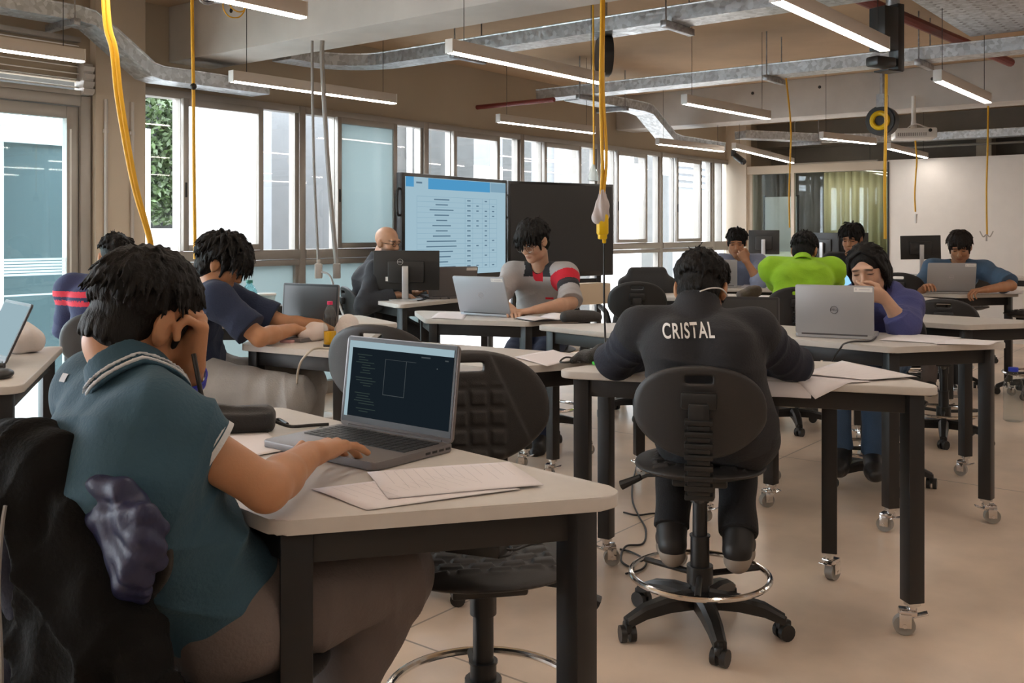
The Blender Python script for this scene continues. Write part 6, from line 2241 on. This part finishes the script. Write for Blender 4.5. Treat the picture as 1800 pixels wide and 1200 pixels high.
# ---- teal polo, nearest
p1 = person('person in a teal polo with white trim, hand to forehead, at the nearest laptop', dict(
    pel=(-0.569, 1.785, 0.600), f=(0.68, 0.73), neck=(-0.655, 1.690, 1.022), head=(-0.660, 1.755, 1.116), hs=1.0, hf=(0.50, 0.77, -0.42), hup=(0.1, -0.05, 1),
    chest=(-0.662, 1.625, 0.865), waist=(-0.615, 1.725, 0.725), drape=0.008, ak=0.06, shR=(-0.572, 1.600, 0.958), elR=(-0.412, 1.645, 0.842), wrR=(-0.384, 1.855, 0.850), hdR=(0.27, 0.96, -0.03), hnR=(0.15, -0.1, -1),
    cuR=(0.20, 0.26, 0.30, 0.22), spreadR=0.42, thR=-0.55,
    elL=(-0.680, 1.945, 0.835), wrL=(-0.584, 1.775, 1.022), hdL=(0.16, -0.08, 1), hnL=(-0.72, -0.62, 0.1), cuL=(1.25, 1.2, 1.15, 1.1), thL=0.7,
    knR=(-0.244, 2.005, 0.575), anR=(-0.42, 1.95, 0.21), knL=(-0.37, 2.14, 0.58), anL=(-0.55, 2.05, 0.21), ridge=0.017,
    skin=SK1, shirt=F_TEAL, trousers=F_TAUPE, shoes=SHOE, sleeve=0.46, sleeveL=0.75, slw=0.98, hands=1.10, off=0.017, fold=0.0042, foldf=30, legw=1.12, h=0.0042, fat=1.0, neckr=0.056,
    hair=dict(n=1100, L=0.048, lift=0.005, messy=0.22, fringe=0.04, nape=-0.098, r=0.0062, spikes=12, side=0.006, vol=0.0, low=0.40), hh=0.0029, seed=11, shirtname='polo_shirt'))
neck_collar(p1, F_TEAL, F_WHITE)
stick_on(p1, 113, 664, 0.020, 0.016, F_WHITE, 'emblem')
for k, t in enumerate((0.452, 0.405)):
    cuff(p1, 0, t, F_WHITE, 'cuff_trim', 0.005 if k else 0.009, 0.0612)
b = MB(); b.box((0, 0, 0), (0.016, 0.003, 0.020), bev=0.001)
w = p1['arms'][1][2]
# wristband, pen
d = (p1['arms'][1][2] - p1['arms'][1][1]).normalized()
c = p1['arms'][1][2] - d * 0.020
o1 = d.orthogonal().normalized(); o2 = d.cross(o1)
b = MB()
rings = []
for dz, rr in ((-0.011, 0.0345), (0.011, 0.0335), (0.011, 0.030), (-0.011, 0.031)):
    rings.append([b.bm.verts.new(d * dz + (o1 * math.cos(2 * PI * k / 32) + o2 * math.sin(2 * PI * k / 32)) * rr) for k in range(32)])
for a in range(4):
    for k in range(32): b.bm.faces.new((rings[a][k], rings[a][(k + 1) % 32], rings[(a + 1) % 4][(k + 1) % 32], rings[(a + 1) % 4][k]))
o = b.build('wristband', mat('wristband_blue', (0.02, 0.03, 0.42), rough=0.5)); o.location = c
setp(o, 'blue wristband on the raised forearm of the person in the teal polo', 'wristband')
b = MB(); b.sphere(V((-0.012, -0.0325, 0.0)), (0.007, 0.003, 0.006), 10); b.build('emblem', M['label'], o)
b = MB(); b.cyl((0, 0, 0), (0.032, -0.035, -0.105), 0.0045, 0.0042, n=10); b.cyl((0.032, -0.035, -0.105), (0.0355, -0.0389, -0.1165), 0.0042, 0.001, n=10)
o = b.build('pen', M['plastic']); o.location = w + V((0.022, -0.045, 0.035)); setp(o, 'black pen held in the raised hand of the person in the teal polo', 'pen')

# ---- lettered black jacket
def paint_sleeve(cen, J_):
    idx = np.zeros(len(cen), int)
    for a in J_['arms']:
        if not a: continue
        sh, el, w_ = a
        for p, q in ((sh, el), (el, w_)):
            pa = np.array(p); ab = np.array(q) - pa
            t = ((cen - pa) @ ab) / (ab @ ab)
            dd = np.linalg.norm(cen - (pa + np.clip(t, 0, 1)[:, None] * ab), axis=1)
            idx[(t > (0.16 if p is sh else -0.1)) & (t < 1.1) & (dd < 0.085)] = 1
    return idx


p6 = person('person seen from behind in a black jacket with white letters, bent forward', dict(
    pel=(0.635, 3.06, 0.65), f=(0.24, 0.97), neck=(0.590, 3.13, 0.995), head=(0.620, 3.215, 1.078), hf=(0.28, 0.76, -0.60), bulge=0.055,
    elL=(0.345, 3.30, 0.835), wrL=(0.50, 3.50, 0.825), elR=(0.915, 3.19, 0.835), wrR=(0.79, 3.42, 0.822), hdL=(0.8, 0.5, 0), hdR=(-0.7, 0.6, 0), sw=0.178,
    knL=(0.60, 3.50, 0.625), anL=(0.525, 3.22, 0.30), knR=(0.79, 3.45, 0.625), anR=(0.722, 3.13, 0.31), toeL=(0.1, 0.97, -0.1), toeR=(0.3, 0.95, -0.1),
    skin=SK1, shirt=F_BLACK, trousers=F_BLACKT, shoes=SHOE, sole=SOLE, sleeve=1.93, slw=1.0, off=0.020, fold=0.0046, foldf=34, h=0.005, collar='stand', paint=paint_sleeve, paintmats=[F_SLEEVE],
    hair=dict(n=700, L=0.04, lift=0.008, messy=0.4, fringe=0.04, nape=-0.085, r=0.0065, spikes=12, vol=0.004), hh=0.004, seed=5, shirtname='jacket', ridge=0.009, ak=0.075, drape=0.015))
me = text_mesh('CRISTAL', 0.060, bold=0.0010)
bvh = BVHTree.FromPolygons([tuple(v) for v in p6['vq'][0].tolist()], p6['vq'][1].tolist())
cen = J(1213, 587, 2.9)
fd = V((0.10, 0.99, 0)).normalized(); rd = V((fd.y, -fd.x, 0))
rot2 = math.radians(2.2)
xs = [v.co.x for v in me.vertices]; wd_ = max(xs) - min(xs)
kx = 0.153 / wd_
bmx = bmesh.new(); bmx.from_mesh(me)
bmesh.ops.triangulate(bmx, faces=bmx.faces[:])
bmesh.ops.subdivide_edges(bmx, edges=[e for e in bmx.edges if e.calc_length() > 0.012], cuts=2, use_grid_fill=True)
for v in bmx.verts:
    x, y = v.co.x * kx, v.co.y * 1.02
    x, y = x * math.cos(rot2) - y * math.sin(rot2), x * math.sin(rot2) + y * math.cos(rot2)
    q = cen + rd * x + V((0, 0, 1)) * y - fd * 0.3
    hit = bvh.ray_cast(q, fd)
    v.co = ((hit[0] if hit[0] else q + fd * 0.4) - fd * 0.0065) - p6['org']
bmx.to_mesh(me); bmx.free()
link('lettering', me, mat('lettering_white', (0.78, 0.76, 0.74), rough=0.7), p6['shirt'])
b = MB()
hd = p6['head']
R6 = p6['R']
b.tube(bez([hd + R6 @ V(q) - p6['org'] for q in ((0.020, -0.118, -0.080), (0.050, -0.100, -0.055), (0.078, -0.065, -0.035), (0.090, -0.02, -0.030))], 8), 0.0022, n=8)
b.build('mask_strap', M['label'], p6['root'])

# ---- navy tee
p2 = person('person in a navy tee and pale grey trousers typing, in profile by the windows', dict(
    pel=(-1.345, 4.25, 0.63), f=(1, 0.06), neck=(-1.300, 4.26, 1.025), head=(-1.262, 4.27, 1.128), hf=(0.86, 0.02, -0.50), bulge=0.07,
    shR=(-1.235, 4.09, 0.985), elR=(-1.045, 4.06, 0.832), wrR=(-0.955, 4.29, 0.843), hdR=(0.75, 0.55, -0.18), cuR=(0.5, 0.5, 0.5, 0.5), elL=(-1.03, 4.45, 0.85), wrL=(-0.88, 4.47, 0.845), hdL=(0.9, -0.1, -0.2),
    knR=(-0.905, 4.09, 0.585), anR=(-0.98, 4.05, 0.12), knL=(-0.91, 4.38, 0.59), anL=(-0.95, 4.4, 0.12),
    skin=SK1, shirt=F_NAVY, trousers=F_PALE, shoes=SHOE, sleeve=0.80, slw=1.22, off=0.018, h=0.006, fat=1.04, legw=1.12, shirtname='tee_shirt',
    hair=dict(n=700, L=0.07, lift=0.014, messy=0.32, fringe=0.08, nape=-0.105, r=0.008, spikes=14, vol=0.010, side=0.02), hh=0.0042, seed=21))

# ---- striped navy shirt, mostly hidden
def paint_red(cen, J_):
    z = cen[:, 2]
    return (((z > 0.955) & (z < 0.982)) | ((z > 0.912) & (z < 0.938))).astype(int)


p3 = person('half-hidden person in a navy shirt with two red stripes, behind the teal polo', dict(
    pel=(-1.96, 4.76, 0.675), f=(-0.25, 0.97), neck=(-1.975, 4.83, 1.035), head=(-1.975, 4.90, 1.135), hf=(-0.2, 0.85, -0.45), wrL=(-2.10, 5.12, 0.74), wrR=(-1.92, 5.15, 0.74), sw=0.185,
    skin=SK4, shirt=F_NAVY2, trousers=F_BLACKT, shoes=SHOE, sleeve=0.9, slw=1.25, off=0.018, h=0.007, paint=paint_red, paintmats=[F_RED], hair=dict(n=120, spikes=10), hh=0.006, seed=31))

# ---- bald bearded
p4 = person('bald bearded person in a charcoal top behind the two-tone monitor', dict(
    pel=(-1.02, 7.12, 0.65), f=(0.86, 0.1), neck=(-0.985, 7.10, 1.035), head=(-0.90, 7.08, 1.185), hf=(0.80, -0.52, -0.16), wrR=(-0.80, 6.86, 0.825), wrL=(-0.70, 7.2, 0.825), hdR=(0.9, 0.1, -0.1),
    skin=SK3, shirt=F_DARK, trousers=F_BLACKT, shoes=SHOE, sleeve=1.9, off=0.022, slw=1.15, h=0.0065, fat=1.08, seed=41, shirtname='sweater', collar='stand'))
b = MB()
R4 = p4['R']; g4 = lambda x, y, z: p4['head'] + R4 @ V((x, y, z)) - p4['org']
for sx in (-1, 1): b.tube([g4(sx * 0.033 + 0.020 * math.cos(2 * PI * k / 16), 0.094, 0.004 + 0.015 * math.sin(2 * PI * k / 16)) for k in range(16)], 0.0016, n=6, closed=True); b.tube([g4(sx * 0.053, 0.09, 0.006), g4(sx * 0.079, 0.0, 0.004)], 0.0016, n=6)
b.tube([g4(-0.013, 0.097, 0.006), g4(0.013, 0.097, 0.006)], 0.0016, n=6)
b.build('glasses', M['plastic'], p4['root'])

# ---- grey tee, red and black sleeve
def paint_tee(cen, J_):
    idx = np.zeros(len(cen), int)
    sh, el, w_ = J_['arms'][1]
    pa = np.array(sh); ab = np.array(el) - pa
    t = ((cen - pa) @ ab) / (ab @ ab)
    dd = np.linalg.norm(cen - (pa + np.clip(t, 0, 1)[:, None] * ab), axis=1)
    on = (dd < 0.10)
    idx[on & (t > 0.10) & (t < 0.36)] = 1
    idx[on & (t >= 0.36) & (t < 0.58)] = 2
    nk = np.array(J_['neck'])
    fr = (cen - nk) @ np.array(J_['f'])
    rd_ = np.linalg.norm((cen - nk)[:, :2], axis=1)
    zz = cen[:, 2] - nk[2]
    idx[(rd_ < 0.098 + 0.25 * np.maximum(0, -zz)) & (zz > -0.055) & (rd_ < 0.115)] = 2
    idx[(fr > 0.055) & (np.abs((cen - nk) @ np.array(J_['r'])) < 0.03) & (zz > -0.085) & (zz < 0.0)] = 1
    return idx


p5 = person('person with glasses in a grey tee with a red and black sleeve band', dict(
    pel=(0.20, 6.14, 0.65), f=(-0.31, -0.95), neck=(0.172, 5.94, 1.055), head=(0.125, 5.83, 1.212), hf=(-0.56, -0.70, -0.46), bulge=0.03,
    elL=(0.345, 5.70, 0.855), wrL=(0.135, 5.53, 0.828), hdL=(-0.95, -0.15, -0.12), cuL=(0.35, 0.4, 0.45, 0.5), elR=(-0.09, 5.83, 0.87), wrR=(-0.02, 5.57, 0.838), hdR=(0.25, -0.9, -0.25),
    skin=SK2, shirt=F_GREY, trousers=F_NAVY, shoes=SHOE, sleeve=0.96, slw=1.1, off=0.020, h=0.0055, shirtname='tee_shirt', paint=paint_tee, paintmats=[F_CRIMSON, F_DARK], vneck=True,
    hair=dict(n=650, L=0.05, lift=0.005, messy=0.13, fringe=0.075, nape=-0.09, r=0.007, spikes=5, vol=0.010, side=0.02), hh=0.0042, seed=51))
stick_on(p5, 966, 524, 0.05, 0.014, F_CRIMSON, 'print')
b = MB()
R5 = p5['R']; g5 = lambda x, y, z: p5['head'] + R5 @ V((x, y, z)) - p5['org']
for sx in (-1, 1):
    b.tube([g5(sx * 0.034 + 0.024 * math.cos(2 * PI * k / 18), 0.097, -0.004 + 0.019 * math.sin(2 * PI * k / 18)) for k in range(18)], 0.0013, n=6, closed=True)
    b.tube([g5(sx * 0.058, 0.094, 0.0), g5(sx * 0.081, 0.0, 0.0)], 0.0013, n=6)
b.tube([g5(-0.011, 0.100, 0.0), g5(0.011, 0.100, 0.0)], 0.0013, n=6)
b.build('glasses', mat('glasses_wire', (0.25, 0.24, 0.23), rough=0.25, metal=0.9), p5['root'])

# ---- hoodie
p7 = person('person with long dark hair in a blue-violet hoodie, hand over the nose', dict(
    pel=(1.84, 4.98, 0.65), f=(-0.6, -0.8), neck=(1.80, 4.85, 0.955), head=(1.722, 4.755, 1.085), hf=(-0.50, -0.80, -0.30), hup=(-0.12, 0, 1), sc=0.96, hs=1.06,
    elL=(1.835, 4.60, 0.832), wrL=(1.742, 4.585, 0.962), hdL=(-0.95, 0.03, 0.22), hnL=(0.15, 0.95, 0.25), cuL=(0.55, 0.9, 1.1, 1.2), thL=0.5, elR=(1.58, 4.80, 0.835), wrR=(1.50, 4.60, 0.83), hdR=(0.1, -0.9, -0.2),
    knR=(1.52, 4.62, 0.60), anR=(1.565, 4.66, 0.235), knL=(1.68, 4.53, 0.60), anL=(1.705, 4.62, 0.225), toeR=(-0.4, -0.9, 0), toeL=(-0.3, -0.9, 0),
    skin=SK2, shirt=F_HOOD, trousers=F_JEANS, shoes=SHOE, sleeve=1.9, sleeveL=1.34, slw=1.30, off=0.022, fold=0.0045, h=0.005, shirtname='hoodie', collar='hood', legw=0.95, trouser_len=0.98,
    hair=dict(n=420, L=0.06, lift=0.002, messy=0.10, fringe=0.0, nape=-0.2, r=0.0065, long=True, vol=0.0, face=(0.070, 0.080, 0.116), crown=(0, 0.03), fr_drop=0.020), hh=0.004, seed=61))
# ---- light blue shirt
p8 = person('person in a light blue shirt, fist at the mouth, by the far windows', dict(
    pel=(2.06, 8.88, 0.65), f=(-0.22, -0.97), neck=(2.01, 8.65, 1.040), head=(1.952, 8.52, 1.168), hf=(-0.25, -0.92, -0.28),
    elL=(2.09, 8.31, 0.848), wrL=(1.992, 8.33, 1.012), hdL=(-0.45, 0.1, 0.85), hnL=(0, 0.95, 0.2), cuL=(1.1, 1.1, 1.1, 1.1), wrR=(1.75, 8.44, 0.83),
    skin=SK4, shirt=F_LBLUE, trousers=F_BLACKT, shoes=SHOE, sleeve=1.05, slw=1.3, off=0.018, h=0.0065, hair=dict(n=200, L=0.05, fringe=0.05, vol=0.006), hh=0.005, seed=71))
# ---- lime polo
p9 = person('person seen from behind in a lime green polo', dict(
    pel=(1.90, 6.42, 0.70), f=(0.15, 0.99), neck=(1.935, 6.53, 1.055), head=(1.978, 6.63, 1.135), hf=(0.45, 0.78, -0.50), sw=0.195, fat=1.10, bulge=0.035, ak=0.09, drape=0.02,
    wrL=(2.00, 7.10, 0.83), wrR=(2.26, 7.02, 0.83), skin=SK1, shirt=F_LIME, trousers=F_BLACKT, shoes=SHOE, sleeve=0.9, slw=1.3, off=0.022, h=0.006, shirtname='polo_shirt',
    hair=dict(n=400, L=0.04, lift=0.006, fringe=0.04, nape=-0.085, vol=0.006, spikes=8), hh=0.0045, seed=81))
neck_collar(p9, F_LIME, None, h=0.005)
# ---- half hidden
p10 = person('half-hidden person with dark hair behind the violet hoodie', dict(
    pel=(2.88, 8.52, 0.65), f=(-0.25, -0.97), neck=(2.87, 8.30, 1.06), head=(2.83, 8.17, 1.205), hf=(-0.55, -0.78, -0.30), wrL=(3.0, 8.0, 0.83), wrR=(2.65, 8.05, 0.83),
    skin=SK4, shirt=F_DARK, trousers=F_BLACKT, shoes=SHOE, sleeve=0.9, off=0.018, h=0.0075, hair=dict(n=220, L=0.06, fringe=0.07, vol=0.010), hh=0.005, seed=91))
# ---- blue tee
p11 = person('person in a plain blue-grey tee behind the grey laptop at the right', dict(
    pel=(3.55, 8.05, 0.65), f=(-0.40, -0.92), neck=(3.545, 7.80, 1.015), head=(3.50, 7.66, 1.145), hf=(-0.42, -0.80, -0.42), sw=0.185, bulge=0.05,
    elL=(3.80, 7.46, 0.855), wrL=(3.555, 7.36, 0.832), hdL=(-0.95, -0.1, -0.1), cuL=(0.7, 0.7, 0.7, 0.7), wrR=(3.18, 7.55, 0.83),
    skin=SK4, shirt=F_BTEE, trousers=F_TAUPE, shoes=SHOE, sleeve=0.9, slw=1.35, off=0.02, fold=0.004, h=0.006, shirtname='tee_shirt',
    hair=dict(n=550, L=0.05, lift=0.004, messy=0.12, fringe=0.055, nape=-0.09, vol=0.008, side=0.02), hairmat=HAIR_B, hh=0.0045, seed=101))
# ============================================================ jackets hung over the nearest chair
F_JKT = fabric('jacket_black_olive', (0.0075, 0.0073, 0.007), bump=0.3, sheen=0.0)
F_JKT.node_tree.nodes['Principled BSDF'].inputs['Specular IOR Level'].default_value = 0.12
F_JNAVY = mat('jacket_navy_nylon', (0.011, 0.014, 0.055), rough=0.5, bump=0.3, bscale=40)
ca = math.atan2(0.73, 0.68) - PI / 2
jo = V((-0.545, 1.79, -0.012))
def jacket(name, prims, wave, m, label, h=0.006, lo=(-0.42, -0.48, 0.2), hi=(0.42, 0.0, 1.08)):
    f = Field(lo, hi, h)
    for p in prims:
        if p[0] == 'e': f.ell(p[1], p[2], p[4] if len(p) > 4 else None, p[3])
        elif p[0] == 'c': f.cone(p[1], p[2], p[3], p[4], p[5])
        elif p[0] == 'b': f.bx(p[1], p[2], p[5] if len(p) > 5 else None, p[3], p[4])
    for w in wave: f.add(w)
    v, q = f.surf()
    o = link(name, np_mesh(name, v, q), m)
    o.location = jo; o.rotation_euler = (0, 0, ca)
    return setp(o, label, 'jacket')


def vfold(a, fr, ph):
    return lambda x, y, z: a * np.sin(fr * x + 2.5 * np.sin(4 * z + ph) + ph) * np.clip((0.98 - z) * 3, 0.15, 1)


ridge = [(-0.22, -0.285, 0.90), (-0.10, -0.295, 0.925), (0.03, -0.300, 0.925), (0.10, -0.295, 0.84), (0.17, -0.28, 0.745), (0.235, -0.25, 0.655)]
pr = []
for (a, b_) in zip(ridge, ridge[1:]): pr.append(('c', a, b_, 0.042, 0.042, 0.02))
for i, (x, y, z) in enumerate(ridge):
    pr.append(('c', (x, y, z), (x * 1.03, y - 0.025, z * 0.45 + 0.12), 0.040, 0.058, 0.03))
    pr.append(('c', (x, y - 0.01, z - 0.05), (x * 1.05 + 0.02, y - 0.035, 0.26), 0.044, 0.06, 0.03))
pr += [('c', (-0.03, -0.31, 0.93), (0.055, -0.305, 0.905), 0.045, 0.038, 0.02), ('c', (0.05, -0.33, 0.90), (0.075, -0.345, 0.74), 0.026, 0.034, 0.02)]
j1 = jacket('jacket', pr, [vfold(0.010, 30, 0.4), waves(4, 0.004, 40), ridges((0.0, -0.32, 0.75), (22, 0, 14), 0.3, 0.016, 3), ridges((0.15, -0.32, 0.55), (30, 0, -10), 0.3, 0.014, 5)], F_JKT, 'black jacket draped over the back of the nearest chair, lower left')
fan = []
rj = random.Random(6)
for i in range(8):
    a_ = math.radians(-100 + i * 17)
    e_ = (0.185 + 0.075 * math.cos(a_), -0.262 + rj.uniform(-0.014, 0.008), 0.868 + 0.085 * math.sin(a_))
    fan.append(('c', (0.145 + 0.004 * i, -0.272, 0.905 - 0.003 * i), e_, 0.022, 0.021, 0.006))
    fan.append(('c', e_, (e_[0] + 0.006, e_[1] + 0.02, e_[2] - 0.02), 0.021, 0.014, 0.006))
fan += [('c', (0.09, -0.285, 0.915), (0.20, -0.268, 0.925), 0.018, 0.022, 0.008), ('c', (0.10, -0.282, 0.895), (0.16, -0.285, 0.880), 0.016, 0.018, 0.008), ('e', (0.19, -0.250, 0.865), (0.065, 0.03, 0.06), 0.01)]
j2 = jacket('jacket', fan, [waves(14, 0.003, 80)], F_JNAVY, 'shiny navy jacket bunched at the right end of the nearest chair back', h=0.004)
j2.location.z -= 0.025
j3 = jacket('jacket', [('c', (-0.06, -0.345, 0.875), (-0.03, -0.365, 0.30), 0.040, 0.060, 0.0), ('c', (0.01, -0.350, 0.86), (0.07, -0.365, 0.35), 0.026, 0.04, 0.03)],
            [vfold(0.006, 40, 2.4), waves(24, 0.005, 50)], fabric('jacket_dark_navy', (0.012, 0.014, 0.030)), 'dark navy jacket with a pale zip hanging in front of the black one')
b = MB(); b.tube(bez([(0.045, -0.375, 0.87), (0.060, -0.385, 0.84), (0.075, -0.395, 0.76), (0.105, -0.402, 0.67), (0.115, -0.405, 0.55), (0.12, -0.41, 0.35)], 8), 0.0032, n=6); b.build('zip', M['grey_plastic'], j3)
